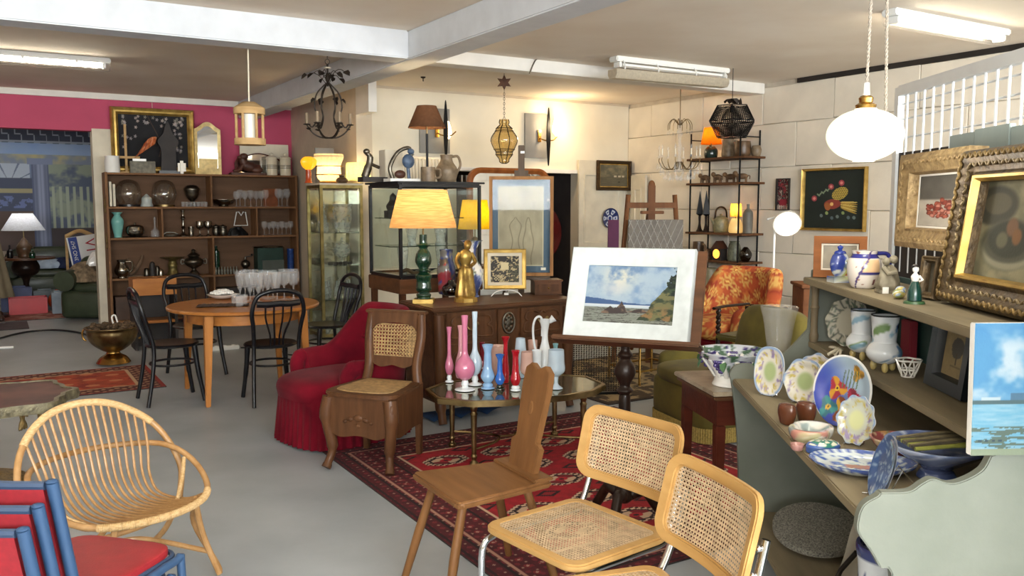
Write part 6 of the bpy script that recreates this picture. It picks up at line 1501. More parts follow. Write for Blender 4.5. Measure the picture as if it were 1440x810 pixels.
# second frame hung on the planks
y0_, y1_ = 1.3, 0.78
zc_ = 1.40; cpt = HP(0.56, (y0_+y1_)/2, zc_)
t = picture('onion_painting', 'still life of red onions in wide carved pale gilt frame', cpt, RH, 0.56, 0.345, [(0, 0.03), (0, -0.03), (0.02, -0.04), (0.06, -0.02), (0.068, -0.022), (0.075, 0.0), (0.075, 0.03), (0, 0.03)], 'gilt_pale', onion, 110, 80, lean=0.03, matw=0.012, mmat='trim_white')
carved(t, 0.56, 0.345, 0.03, 0.03, 50, 'gilt_pale', 0.008, -0.034)
mb = MB(); mb.box((0, 0.08, 0.17), (0.3, 0.1, 0.03)); mb.build('hanging_bracket', 'black_metal', t)
# small narrow frame between
def plainb(u, v): return full(u, '4a4436')*(0.8+0.4*fb(u, v, 6, 4)[:, None])
picture('small_gilt_frame', 'small narrow gilt framed panel beside green figurine', HP(0.45, 0.80, ZT+0.001), RH+0.2, 0.09, 0.14, std(0.022, 0.015), 'gilt_dark', plainb, 20, 20, lean=0.1)
# plain wooden frame at the far end of the top shelf
def greyp(u, v): return full(u, '8c8474')*(0.9+0.2*fb(u, v, 4, 6)[:, None])
picture('framed_mount', 'plain brown wooden frame with grey mount behind blue pottery', HP(0.42, 1.62, ZT+0.001), HRZ-0.25, 0.21, 0.175, [(0, 0.015), (0, -0.012), (0.03, -0.012), (0.032, 0.015), (0, 0.015)], wood('frame_chestnut', '8c5428', '70401c', 0.45, 'x', 5), greyp, 20, 20, lean=0.1, matw=0.012, mmat='cream_paint')
# two dark frames on the middle shelf
def treeprint(u, v):
 c = full(u, '8a7a58')*(0.9+0.2*fb(u, v, 6, 2)[:, None]); r, an = polar((u-0.5), (v-0.6)*1.1); m_ = r < 0.24*(0.8+0.3*fb(u, v, 12, 5)); c[m_] = hexA('4a4844')
 c[(np.abs(u-0.5) < 0.02) & (v < 0.5) & (v > 0.25)] = hexA('4a4436'); c[(np.abs(v-0.22) < 0.015) & (np.abs(u-0.5) < 0.2)] = hexA('6a5e44'); return c
mat('blueblack', '1c2228', 0.35, var=0.1)
for i, yy in enumerate((0.66, 0.34)):
 picture('botanical_print', ['tree print in dark blue black frame beside white wire basket', 'tree print in dark frame standing behind the blue coast painting'][i], HP(0.46, yy, ZM+0.001), RH, 0.27, 0.25, [(0, 0.02), (0, -0.015), (0.04, -0.012), (0.045, 0.0), (0.05, 0.02), (0, 0.02)], 'blueblack', treeprint, 60, 60, 'print', lean=0.12, group='two dark framed tree prints')
# blue coast painting on the near end
def coast(u, v):
 n = fb(u*1.2, v*1.2, 4, 6); c = mixc(full(u, '4f9cd0'), full(u, 'c8dce8'), sst(n, 0.42, 0.7)*sst(v, 0.35, 0.5)); c = mixc(c, full(u, '3f90cc'), sst(v, 0.8, 1.0)*0.7)
 w_ = v < 0.40; c[w_] = mixc(full(u, '58aed6'), full(u, 'b0d4e4'), fb(u*2, v*14, 5, 3))[w_]
 m_ = (v < 0.42) & (v > 0.385); c[m_] = hexA('4a6a70'); m_ = (u > 0.22) & (u < 0.5) & (v > 0.42) & (v < 0.47); c[m_] = hexA('4a7898'); m_ = (np.abs(u-0.47) < 0.015) & (v > 0.42) & (v < 0.56); c[m_] = hexA('4a6e90')
 m_ = (u > 0.05) & (u < 0.16) & (v > 0.42) & (v < 0.44); c[m_] = hexA('c8dce4')
 s = (v < 0.22) & (fb(u*2, v*10, 6, 9) > 0.5); c[s] = hexA('5c7468'); s = (v < 0.05); c[s] = hexA('9aa88c'); s = (v < 0.12) & (v > 0.1) & (u > 0.02) & (u < 0.18) & (np.sin(u*160) > 0); c[s] = hexA('2a4a58'); return c*0.62
ph_ = 0.302; pw_ = 0.40
cpt = W(1365, 641, 1.90)
t = thing('coast_painting', 'unframed sky blue coast painting with church spire on dresser end', 'painting', (cpt.x+pw_/2-0.005, cpt.y, cpt.z+0.003), 0.05)
T_ = Matrix.Rotation(-0.03, 4, 'X')
mb = MB(); mb.box((0, 0.012, ph_/2), (pw_, 0.02, ph_), T=T_); mb.build('stretcher', 'porcelain', t, bevel=0.002)
o = canvas('picture', pw_, ph_, 170, 130, coast, 'canvas_paint', t, (0, 0, 0)); o.matrix_local = T_ @ Matrix.Translation((0, 0.001, ph_/2))
# back room seen through the opening
def mural(u, v):
 n = fb(u, v, 6, 3); c = full(u, '5c6a86')*(0.8+0.4*n[:, None])
 k = v > 0.86; kx, ky = (u*110) % 4, ((v-0.86)*60) % 4
 c[k] = hexA('2c3348'); c[k & ((kx < 0.6) | (ky < 0.6)) & (((u*110//4)+((v-0.86)*60//4)) % 2 == 0)] = hexA('7a8498'); c[k & (np.abs(v-0.875) < 0.008)] = hexA('7a8498')
 s = (v <= 0.86) & (v > 0.77); c[s] = mixc(full(u, '6a86b4'), full(u, '8a9ab0'), n)[s]
 s = (v <= 0.77) & (v > 0.70); c[s] = mixc(full(u, '9a9470'), full(u, '6a7488'), sst(n, 0.4, 0.6))[s]
 # arched glass room between columns
 m_ = (u > 0.30) & (u < 0.55) & (v < 0.70) & (v > 0.58); r, an = polar(u-0.43, (v-0.54)*1.1); c[m_] = hexA('98a2b0'); c[m_ & (np.abs(np.sin(an*5)) < 0.18)] = hexA('5a6680')
 s = (u > 0.3) & (u < 0.56) & (v <= 0.58); c[s] = hexA('3a4258'); c[s & (v > 0.46) & (v < 0.50)] = hexA('8a8468'); c[s & (v < 0.44) & (v > 0.34) & (fb(u, v, 30, 7) > 0.55)] = hexA('5a6690'); c[s & (v < 0.32)] = hexA('4a3c38')
 s = (u >= 0.66) & (v < 0.70); c[s] = mixc(full(u, '7a8478'), full(u, '4a5468'), sst(fb(u, v, 9, 5), 0.4, 0.6))[s]; c[s & (v < 0.52) & (np.sin(u*150) > 0.2)] = hexA('8a9488'); c[s & (v < 0.18)] = hexA('3a3438')
 for cx, w_ in ((0.27, 0.035), (0.61, 0.05)):
  d = np.abs(u-cx); s = (d < w_) & (v < 0.72); c[s] = mixc(full(u, '8088a0'), full(u, '3c4560'), sst(d, 0, w_)*0.6+0.25*(np.sin(u*260) > 0))[s]; s = (d < w_*1.5) & (np.abs(v-0.72) < 0.025); c[s] = hexA('6a7490')
 return np.clip(c*1.35, 0, 1)
b_ = BBACK-0.03; p0, p1 = OB(-95, 300, b_), OB(150, 300, b_)
t = thing('mural_hanging', 'painted blue grey mural of columns and greek key border', 'mural', ((p0.x+p1.x)/2, (p0.y+p1.y)/2, 0.75), ROT)
mw_ = (p1-p0).xy.length
mb = MB(); mb.box((0, 0.012, 1.1), (mw_, 0.02, 2.2)); mb.build('backing', 'dark_stuff', t)
canvas('picture', mw_, 2.2, 300, 200, mural, 'print', t, (0, 0, 1.1))
def br(px, py): return G(px, py)
# side table with white lamp
q = OB(36, 380, 15.2); q.z = 0
t = thing('lamp_table', 'round dark pedestal table carrying the white back room lamp', 'table', q, 0)
mb = MB(); mb.lathe(spl([(0.25, 0), (0.24, 0.04), (0.06, 0.1), (0.05, 0.4), (0.16, 0.5), (0.2, 0.6), (0.15, 0.72)], 4), 24); mb.build('pedestal', 'dark_wood', t)
mb = MB(); mb.lathe([(0, 0.72), (0.42, 0.72), (0.42, 0.75), (0, 0.75)], 32); mb.build('top', 'oak_dark', t)
zt_ = OB(36, 300, 15.2).z; zb_ = OB(36, 324, 15.2).z
table_lamp('white_lamp', 'lamp with wide white conical shade in the back room', (q.x, q.y, 0.7505), zb_-0.75, zt_-0.75, 0.30, 0.14, shade('white_shade', 'e6ecf4', 0.5), [(0, 0), (0.09, 0), (0.1, 0.05), (0.12, 0.15), (0.06, 0.24), (0.02, 0.3)], 'brown_ceramic', 6, (0.8, 0.88, 1.0))
for i, (dx, hh) in enumerate(((-0.28, 0.26), (-0.1, 0.2), (0.24, 0.15))):
 mb = MB(); mb.lathe(spl([(0.0, 0), (0.04, 0), (0.042, hh*0.5), (0.015, hh*0.7), (0.014, hh)], 4)+[(0, hh)], 14)
 one(mb, 'glass_bottle', ['smoke_glass', 'black_wood', 'green_glaze'][i], ['smoky bottle on the lamp table', 'black bottle on the lamp table', 'small green bottle on the lamp table'][i], 'bottle', (q.x+dx, q.y-0.22, 0.7505), 0)
# green leather sofa and armchair
mat('green_leather', '3a4430', 0.45, c2='28301f', vs=6, coat=0.1)
def club(name, label, loc, rz, w_):
 t = thing(name, label, 'armchair' if w_ < 1.2 else 'sofa', loc, rz)
 cush((0, 0, 0.2), (w_, 0.8, 0.4), nm='base', m='green_leather', par=t, e=8); cush((0, -0.08, 0.42), (w_-0.3, 0.62, 0.16), nm='seat_cushion', m='green_leather', par=t)
 cush((0, 0.32, 0.55), (w_, 0.24, 0.6), nm='backrest', m='green_leather', par=t)
 for s in (-1, 1):
  mb = MB(); mb.tube([(s*(w_/2-0.1), -0.42, 0.52), (s*(w_/2-0.1), 0.35, 0.55)], 0.14, 20); mb.build('arm', 'green_leather', t)
 return t
q = OB(80, 400, 16.4); club('leather_sofa', 'dark green leather sofa in the back room', (q.x, q.y, 0), ROT, 1.5)
q = G(112, 455); club('leather_armchair', 'dark green leather club armchair beside the opening jamb', (q.x-0.02, q.y+0.75, 0.009), ROT-0.5, 0.9)
# cloths and boxes on them
def heap(name, label, cat, loc, sx, sy, sz, m, seed=1, rz=0):
 mb = MB(); rs = random.Random(seed); ph = [rs.random()*6 for _ in range(6)]
 def fn(u, v):
  an = 2*PI*u; r = math.sin(PI/2*v); k = 1+0.14*math.sin(3*an+ph[0])+0.09*math.sin(5*an+ph[1]+v*3)+0.06*math.sin(9*an+ph[2])
  return (sx*r*k*math.cos(an), sy*r*k*math.sin(an), max(0, sz*math.cos(PI/2*v)*(1+0.25*math.sin(4*an+ph[3]+v*6))))
 mb.grid(fn, 48, 12, cu=True); return one(mb, name, m, label, cat, loc, rz)
q = OB(62, 348, 16.25); heap('pale_blanket', 'pale blue blanket heaped on the green sofa', 'blanket', (q.x, q.y, 0.51), 0.25, 0.2, 0.16, mat('pale_blue', 'a8b8cc', 0.9, var=0.1), 3)
q = OB(84, 352, 16.25); heap('navy_cloth', 'dark navy cloth lying on the green sofa', 'cloth', (q.x+0.05, q.y, 0.51), 0.24, 0.2, 0.14, mat('navy', '1a2448', 0.9, var=0.1), 5)
q = OB(120, 362, 12.9); heap('patterned_throw', 'beige patterned throw over the green armchair', 'throw', (q.x-0.1, q.y+0.25, 0.51), 0.34, 0.26, 0.22, mat('throw_beige', '8a765c', 0.9, var=0.3, vs=20), 8)
q = OB(131, 350, 12.9); heap('white_cloth', 'crumpled white cloth on the green armchair', 'cloth', (q.x-0.05, q.y+0.2, 0.72), 0.13, 0.12, 0.16, 'porcelain', 9)
q = OB(38, 403, 14.05)
t = thing('red_crate', 'bright red plastic crate on the back room floor', 'crate', (q.x, q.y, 0.009), ROT)
mb = MB(); mb.rectframe(0.5, 0.34, [(0.0, 0), (0.0, 0)]); mb = MB()
mb.box((0, 0, 0.01), (0.46, 0.32, 0.02)); mb.build('base', mat('red_plastic', 'b81820', 0.4, var=0.05), t)
for (c_, d_) in (((0, -0.165, 0.12), (0.48, 0.012, 0.22)), ((0, 0.165, 0.12), (0.48, 0.012, 0.22)), ((-0.235, 0, 0.12), (0.012, 0.318, 0.22)), ((0.235, 0, 0.12), (0.012, 0.318, 0.22))):
 mb = MB(); mb.box(c_, d_); mb.build('side', 'red_plastic', t)
q = OB(47, 375, 13.9)
mb = MB(); mb.ball((0, 0, 0.13), 0.13, 20, 12); mb.lathe([(0.02, 0.25), (0.03, 0.3), (0, 0.3)], 10)
one(mb, 'orange_lamp_globe', mat('orange_gloss', 'd8501c', 0.3, var=0.1, coat=0.4), 'orange glossy globe lamp behind the red crate', 'lamp', (q.x+0.05, q.y+0.5, 0.009), 0)
for i, (px, w_, hh, cm_, lab) in enumerate(((22, 0.4, 0.34, '2c3a6a', 'blue storage box behind the red crate'), (62, 0.3, 0.28, '5a6468', 'grey metal box beside the red crate'), (76, 0.22, 0.24, '2c2e36', 'dark case between grey boxes and armchair'), (80, 0.16, 0.3, '8a98a4', 'pale plastic canister beside the dark case'))):
 q = OB(px, 400, (14.45, 14.5, 14.75, 13.85)[i]); mb = MB(); mb.box((0, 0, hh/2), (w_, 0.24, hh)); mb.box((0, 0, hh+0.01), (w_*0.6, 0.1, 0.03)); one(mb, 'storage_box', mat('bxr_%d' % i, cm_, 0.5, var=0.15), lab, 'box', (q.x, q.y, 0.009 if i != 3 else 0.009), ROT, bevel=0.006)
# sign with blue band leaning on a chair
q = OB(121, 335, 14.4)
t = thing('wooden_chair', 'pale wooden chair carrying the white sign', 'chair', (q.x-0.1, q.y+0.05, 0), ROT)
for sx in (-1, 1):
 for sy in (-1, 1):
  mb = MB(); mb.box((sx*0.19, sy*0.19, 0.225 if sy < 0 else 0.55), (0.035, 0.035, 0.45 if sy < 0 else 1.1)); mb.build('leg', 'pale_wood', t)
mb = MB(); mb.box((0, 0, 0.465), (0.44, 0.44, 0.03)); mb.build('seat', 'pale_wood', t, bevel=0.005)
mb = MB(); mb.tube(spl([(-0.19, 0.19, 1.08), (0, 0.2, 1.16), (0.19, 0.19, 1.08)], 5), 0.03, 8); mb.build('crest_rail', 'pale_wood', t)
sg = thing('cardboard_sign', 'white sign with dark blue band and red letters', 'sign', (q.x+0.02, q.y-0.02, 0.481), ROT+0.1)
T_ = Matrix.Translation((0, 0, 0.14)) @ Matrix.Rotation(-0.14, 4, 'Y') @ Matrix.Rotation(-0.1, 4, 'X')
mb = MB(); mb.box((0, 0, 0.27), (0.42, 0.012, 0.42), T=T_); mb.build('board', 'white_plastic', sg)
mb = MB(); mb.box((-0.13, -0.008, 0.27), (0.12, 0.004, 0.41), T=T_); mb.build('blue_band', mat('sign_blue', '1c3a8c', 0.5, var=0.02), sg)
mb = MB(); mb.box((0, 0.0, 0.04), (0.3, 0.1, 0.08)); mb.build('foot', 'white_plastic', sg)
mb = MB(); mb.box((0, 0.02, 0.12), (0.02, 0.02, 0.14)); mb.build('prop', 'white_plastic', sg)
def text(body, size, m, parent, M4, name='lettering', align='CENTER'):
 cu = bpy.data.curves.new(name, 'FONT'); cu.body = body; cu.size = size; cu.align_x = align; cu.align_y = 'CENTER'; cu.extrude = 0.0008
 tmp = bpy.data.objects.new('tmp', cu); COL.objects.link(tmp); dg = bpy.context.evaluated_depsgraph_get(); me = bpy.data.meshes.new_from_object(tmp.evaluated_get(dg)); bpy.data.objects.remove(tmp)
 me.materials.clear(); me.materials.append(MATS[m] if isinstance(m, str) else m); o = bpy.data.objects.new(name, me); COL.objects.link(o); o.parent = parent; o.matrix_local = M4; return o
X90 = Matrix.Rotation(PI/2, 4, 'X')
for ch_, z_ in (('V', 0.36), ('I', 0.25)): text(ch_, 0.2, mat('sign_red', 'b02030', 0.5, var=0), sg, T_ @ Matrix.Translation((0.09, -0.011, z_)) @ X90 @ Matrix.Rotation(-PI/2, 4, 'Z'), 'letter')
text('3NO SH7', 0.075, 'white_plastic', sg, T_ @ Matrix.Translation((-0.13, -0.013, 0.27)) @ X90 @ Matrix.Rotation(PI/2, 4, 'Z'))['kind'] = 'stuff'
# tan coat on a stand at the left of the opening, shoes below
q = G(4, 447); 
t = thing('coat_stand', 'long tan coat hanging on a stand beside the opening', 'coat', (q.x-0.12, q.y, 0.009), 0)
mb = MB(); mb.tube([(0, 0, 0.02), (0, 0, 1.5)], 0.02, 8); mb.build('stand', 'dark_wood', t)
mb = MB(); mb.grid(lambda u, v: ((0.09+0.15*(1-v)**1.2)*(1+0.08*math.sin(2*PI*u*7))*math.cos(2*PI*u)*1.1, (0.09+0.12*(1-v))*(1+0.08*math.sin(2*PI*u*7))*math.sin(2*PI*u), 0.28+0.95*v), 56, 10, cu=True); mb.build('coat', mat('tan_cloth', '7c7058', 0.9, var=0.12), t)
mb = MB(); mb.lathe([(0, 0), (0.2, 0), (0.18, 0.03), (0, 0.04)], 24); mb.build('base', 'dark_wood', t)
for i in range(2):
 q2 = G(9-6*i, 452+6*i); mb = MB(); mb.ball((0, 0, 0.05), (0.05, 0.12, 0.05)); mb.ball((0, 0.07, 0.08), (0.045, 0.05, 0.07)); mb.box((0, 0, 0.012), (0.085, 0.24, 0.024))
 one(mb, 'leather_shoe', mat('shoe_leather', '3a241a', 0.4, var=0.2), ['dark brown leather shoe standing below the tan coat', 'dark brown leather shoe in front of its pair'][i], 'shoe', (q2.x+0.02, q2.y-0.16-0.1*i, 0.009), 0.6, 'pair of brown shoes')
# cable on the floor and a pale rod
pts = [G(px, py) for px, py in ((-30, 487), (20, 472), (60, 466), (95, 467), (120, 472), (131, 481))]
mb = MB(); mb.tube(spl([(p.x, p.y, 0.016) for p in pts], 8), 0.012, 8); one(mb, 'black_cable', 'black_wood', 'black cable curving over the concrete floor to the planter', 'cable')
a_, b2_ = G(-20, 492), G(19, 490); mb = MB(); mb.tube([(a_.x, a_.y, 0.014), (b2_.x, b2_.y, 0.014)], 0.013, 8); one(mb, 'pale_rod', 'white_plastic', 'short pale rod lying on the concrete floor', 'rod')
# small wares
def vase(name, label, cat, loc, prof, m, n=28, group=None, sm=5, foot=None, fl=None, rz=0):
 """lathe-turned ware; foot = (profile, material) makes it a part of its own"""
 P = spl(prof, sm)
 if foot:
  t = thing(name, label, cat, loc, rz, group)
  mb = MB(); mb.lathe(P, n, fl=fl); mb.build('body', m, t); mb = MB(); mb.lathe(spl(foot[0], 4), n); mb.build('foot', foot[1], t); return t
 mb = MB(); mb.lathe(P, n, fl=fl); return one(mb, name, m, label, cat, loc, rz, group)
# opaline materials
for nm, c_ in (('op_pink', 'd07898'), ('op_pale_pink', 'e0a0a8'), ('op_white', 'eaf0f4'), ('op_lblue', '8fb8e0'), ('op_blue', '2a66c0'), ('op_red', 'b01020'), ('op_dred', '6a0814'), ('op_peach', 'd8b0a0'), ('op_teal', '8cc0c8'), ('op_milk', 'c8dcec'), ('turq', '78b4ac')):
 mat(nm, c_, 0.12, var=0.05, vs=8, coat=0.5)
CTT = CT.z+CTZ-0.0085+0.0005
def ct_v(px, py): 
 p = G(px, py, CTT); p.z = CTT; return p
def hgt(px, yb, yt, Y): return (yb-yt)/1200*Y
def bottle(label, px, yb, yt, rb, rn, m, footm=None, flare=1.0, zb=0.33, lip=1.25, cat='vase'):
 """bottle vase: belly radius rb, neck radius rn (pixels)"""
 p = ct_v(px, yb); k = p.y/1200; h = (yb-yt)*k; R, r = rb*k, rn*k
 if footm:
  f = 0.13*h; body = [(r*0.9, f), (R*0.75, f+0.05*h), (R, f+0.14*h), (R*0.85, f+0.24*h), (r*1.1, f+0.36*h), (r, 0.7*h), (r*0.95, 0.85*h), (r*lip, h), (r*lip*0.8, h-0.004)]
  return vase('opaline_vase', label, cat, p, body, m, foot=([(0.0, 0), (R*0.95, 0.0), (R*0.9, 0.008), (r*1.2, 0.3*f), (r*1.4, 0.6*f), (r, f)], footm), group='opaline vases on the glass table')
 body = [(0, 0), (R*0.8, 0.0), (R, zb*h*0.55), (R*0.9, zb*h), (r*1.2, zb*h*1.5), (r, 0.7*h), (r, 0.88*h), (r*lip, h), (r*lip*0.8, h-0.004)]
 return vase('opaline_vase', label, cat, p, body, m, group='opaline vases on the glass table')
bottle('slender pink bottle vase with white foot', 632, 537, 458, 6.2, 2.6, 'op_pink', 'op_white', lip=1.5)
bottle('largest pink bottle vase with round belly and white foot', 654, 548, 441, 14.5, 4.0, 'op_pink', 'op_white')
bottle('pale pink trumpet vase behind the pink bottles', 648, 531, 456, 8, 3.2, 'op_pale_pink', lip=1.5)
bottle('tall milky white bottle vase beside the pink bottle', 668, 541, 436, 10, 3.4, 'op_milk', 'op_white', lip=1.2)
bottle('dark red glass vase behind the light blue vase', 678, 533, 480, 7, 3.4, 'op_dred', lip=1.3)
bottle('light blue baluster vase with flared rim', 686, 546, 483, 10, 5.5, 'op_lblue', 'op_lblue', lip=1.5)
bottle('small bright blue trumpet vase with dark blue belly', 703, 547, 497, 7, 3.6, 'op_blue', 'glass_edge', lip=1.8)
bottle('tall ruby red vase inside a clear flared sleeve', 711, 538, 472, 5.5, 3.2, 'op_red', lip=2.0)
bottle('small red vase on a white stemmed foot', 725, 549, 491, 7.5, 4.5, 'op_red', 'op_white', lip=1.35)
def cup(label, px, yb, yt, r0, r1, m, foot=None, bulge=1.0):
 p = ct_v(px, yb); k = p.y/1200; h = (yb-yt)*k; a, b = r0*k, r1*k
 if foot: 
  f = 0.3*h; return vase('opaline_goblet', label, 'goblet', p, [(a*0.3, f), (a*bulge, f+0.15*h), (b*bulge, 0.7*h), (b, h), (b*0.9, h-0.004)], m, foot=([(0, 0), (a*0.8, 0), (a*0.75, 0.006), (a*0.25, 0.4*f), (a*0.3, f)], foot), group='opaline vases on the glass table')
 return vase('opaline_tumbler', label, 'tumbler', p, [(0, 0), (a, 0), ((a+b)/2*bulge, h*0.5), (b, h), (b*0.93, h-0.004), ((a+b)/2*0.9, h*0.5)], m, group='opaline vases on the glass table')
cup('wide peach glass bowl behind the blue vases', 700, 527, 485, 8, 13, 'op_peach', bulge=1.05)
cup('milky white tumbler vase tapering to the rim', 732, 530, 474, 9, 6.5, 'op_milk', bulge=1.15)
cup('peach glass goblet beside the small red vase', 741, 544, 493, 8.5, 8, 'op_peach', 'op_peach', 1.1)
cup('pale peach beaker beside the white ewer', 749, 525, 477, 5.5, 7, 'op_peach')
cup('small white trumpet beaker before the white ewer', 755, 538, 491, 5, 7.5, 'op_white')
cup('largest pale blue opaline goblet with short stem', 782, 546, 490, 11.5, 11, 'op_milk', 'op_milk', 1.08)
bottle('slim teal vase behind the pale blue goblet', 781, 526, 482, 4.5, 3, 'op_teal', lip=1.4)
# white ewer
p = ct_v(766, 533); k = p.y/1200
t = thing('opaline_ewer', 'white opaline ewer with tall looped handle', 'ewer', p, 0.1, 'opaline vases on the glass table')
mb = MB(); mb.lathe([(r*k, z*k) for r, z in spl([(0, 0), (9, 0), (7, 5), (12, 16), (13, 28), (8, 42), (4.5, 58), (5, 72), (8, 86), (7, 86)], 4)], 28); mb.build('body', 'op_white', t)
mb = MB(); mb.tube([(x*k, 0, z*k) for x, z in spl([(-10, 32), (-15, 50), (-17, 72), (-14, 86), (-8, 90), (-4, 84), (-4, 62)], 5)], 1.7*k, 8); mb.build('handle', 'op_white', t)
mb = MB(); mb.lathe([(3.0*k, 0), (4.2*k, 5*k), (6*k, 9*k)], 12, T=Matrix.Translation((6*k, 0, 82*k)) @ Matrix.Rotation(0.9, 4, 'Y')); mb.build('spout', 'op_white', t)
# dining table wares
DTZ = 0.7455
def dtp(px, py): p = G(px, py, DTZ); p.z = DTZ; return p
p = dtp(300, 430)
mb = MB(); mb.grid(lambda u, v: ((u-0.5)*0.4, (v-0.5)*0.22, 0.003+0.004*math.sin(u*40)*math.sin(v*31)), 40, 24); one(mb, 'brown_runner', mat('brown_weave', '4a3428', 0.9, var=0.3, vs=40), 'crumpled dark brown cloth runner on the dining table', 'cloth', (p.x+0.08, p.y, p.z+0.004), 0.25)
p = dtp(313, 421); p.z += 0.012
t = thing('flower_dish', 'white porcelain dish heaped with white ceramic flowers', 'dish', p, 0)
mb = MB(); mb.lathe(spl([(0, 0), (0.06, 0.0), (0.1, 0.015), (0.125, 0.03), (0.12, 0.034), (0.0, 0.02)], 4), 32); mb.build('dish', 'porcelain', t)
for i in range(16):
 r = 0.085*math.sqrt((i+0.5)/16); an = i*2.4; mb = MB()
 for q_ in range(5): mb.ball((r*math.cos(an)+0.016*math.cos(q_*1.257), r*math.sin(an)+0.016*math.sin(q_*1.257), 0.045+0.03*(1-r/0.085)), (0.016, 0.016, 0.011), 8, 5)
 mb.build('flower', 'porcelain', t)
FL = [(0.0, 0.0), (0.028, 0.0), (0.026, 0.004), (0.005, 0.014), (0.0045, 0.05), (0.012, 0.065), (0.022, 0.1), (0.029, 0.15), (0.031, 0.175)]
WG = [(0.0, 0.0), (0.03, 0.0), (0.028, 0.004), (0.005, 0.012), (0.0045, 0.07), (0.02, 0.082), (0.034, 0.11), (0.034, 0.14), (0.028, 0.165)]
TUM = [(0.0, 0.0), (0.024, 0.0), (0.027, 0.03), (0.03, 0.075), (0.029, 0.075)]
mbf = MB(); mbf.lathe(spl(FL, 3), 18, fl=lambda a, z: 1+0.03*math.sin(a*9)*(z > 0.07)); flute0 = mbf.build('crystal_flute', 'crystal'); 
mbw = MB(); mbw.lathe(spl(WG, 3), 18); wine0 = mbw.build('wine_glass', 'crystal')
mbt = MB(); mbt.lathe(spl(TUM, 3), 16, fl=lambda a, z: 1+0.03*math.sin(a*8)); tum0 = mbt.build('glass_tumbler', 'crystal')
used = {}
def glassware(base, loc, label, group, s=1.0):
 o = base if base.name not in used else base.copy()
 if base.name in used: COL.objects.link(o)
 used[base.name] = 1
 o.location = loc; o.scale = (s, s, s); tag(o, label, 'glass', group); return o
for i, (px, py) in enumerate([(338, 421), (345, 418), (352, 424), (357, 418), (364, 425), (370, 419), (377, 421), (384, 419), (390, 423)]):
 glassware(flute0, dtp(px, py), 'cut crystal flute in the cluster on the dining table', 'crystal flutes on the dining table', 1.4)
for i, (px, py) in enumerate([(331, 428), (337, 431), (343, 429)]):
 glassware(tum0, dtp(px, py), 'short crystal tumbler before the flutes on the table', 'crystal tumblers on the dining table', 1.15)
for i, px in enumerate((400, 413)):
 glassware(wine0, dtp(px, 421), ['tall cut crystal goblet at the end of the row of flutes', 'tall cut crystal goblet standing beside the other goblet'][i], 'two crystal goblets on the dining table', 1.6)
# bookcase wares
def bk(px, lev, dep=0.17): return bk_pt(px, lev, dep)
def bx(name, label, cat, loc, d, m, rz=ROT, bevel=0.004, extra=None, group=None):
 mb = MB(); mb.box((0, 0, d[2]/2), d)
 if extra: extra(mb)
 return one(mb, name, m, label, cat, loc, rz, group, bevel=bevel)
s_px = 11.3/1200     # metres per pixel at the bookcase
# on top
zt4 = BKZ[4]+0.0005
def tp(px, dep=0.15): return bk_pt(px, 4, dep)
p = tp(161, 0.27); t = thing('white_mug', 'white ceramic mug with handle on top of the bookcase', 'mug', p, 2.6)
mb = MB(); mb.lathe([(0, 0), (0.085, 0), (0.09, 0.02), (0.085, 0.2), (0.09, 0.21), (0.08, 0.21), (0.078, 0.03)], 28); mb.build('cup', 'porcelain', t)
mb = MB(); mb.tube(spl([(0.085, 0, 0.18), (0.14, 0, 0.17), (0.14, 0, 0.08), (0.085, 0, 0.06)], 5), 0.012, 8); mb.build('handle', 'porcelain', t)
p = tp(183, 0.17); t = thing('table_easel', 'small pale wooden table easel on the bookcase', 'easel', p, ROT)
for x, h_ in ((-0.02, 0.62), (-0.12, 0.22), (0.1, 0.22)):
 mb = MB(); mb.box((x, 0, h_/2), (0.028, 0.02, h_)); mb.build('post', 'pale_wood', t)
mb = MB(); mb.box((-0.01, -0.02, 0.2), (0.3, 0.02, 0.03)); mb.build('cross_bar', 'pale_wood', t); mb = MB(); mb.box((0, 0.0, 0.01), (0.3, 0.08, 0.02)); mb.build('base', 'pale_wood', t)
p = tp(203, 0.28); bx('grey_tin', 'square grey green tin on top of the bookcase', 'tin', p, (0.3, 0.1, 0.15), mat('tin_grey', '6a6450', 0.5, var=0.25, vs=20))
p = tp(206, 0.28); p.z += 0.151
t = thing('paper_fan', 'orange patterned paper fan standing on the grey tin', 'fan', p, ROT)
def fanc(co): 
 c = full(co[:, 0], 'c06a3c'); n = fb(co[:, 0]+2, co[:, 2]+2, 40, 3); c[n > 0.6] = hexA('d89468'); c[n < 0.35] = hexA('9c4a28'); return c
mb = MB(); mb.grid(lambda u, v: (-0.13+0.27*u+0.05*v*(1-u)+0.02*v, -0.03+0.02*math.sin(u*26), 0.03+0.2*u+(0.15-0.07*abs(2*u-1)**2)*v), 30, 10); mb.build('leaf', 'satin_paint', t, col=fanc)
mb = MB(); mb.box((-0.06, 0, 0.015), (0.16, 0.04, 0.03)); mb.build('base', 'porcelain', t)
p = tp(240, 0.19); t = thing('gothic_candelabrum', 'tall black gothic openwork ornament before the black painting', 'ornament', p, ROT)
mb = MB(); mb.xz([(x, z) for x, z in spl([(-0.1, 0), (-0.09, 0.3), (-0.13, 0.42), (-0.06, 0.52), (-0.03, 0.62), (0, 0.68), (0.03, 0.62), (0.06, 0.52), (0.13, 0.42), (0.09, 0.3), (0.1, 0)], 4)], -0.02, 0.02); mb.build('panel', 'dark_stuff', t)
mb = MB(); mb.box((0, 0, 0.02), (0.26, 0.12, 0.04)); mb.build('base', 'black_wood', t)
p = tp(258, 0.27); bx('white_oval_box', 'cream rounded box on the bookcase beside the arched mirror', 'box', p, (0.1, 0.08, 0.17), 'cream_ceramic', bevel=0.03)
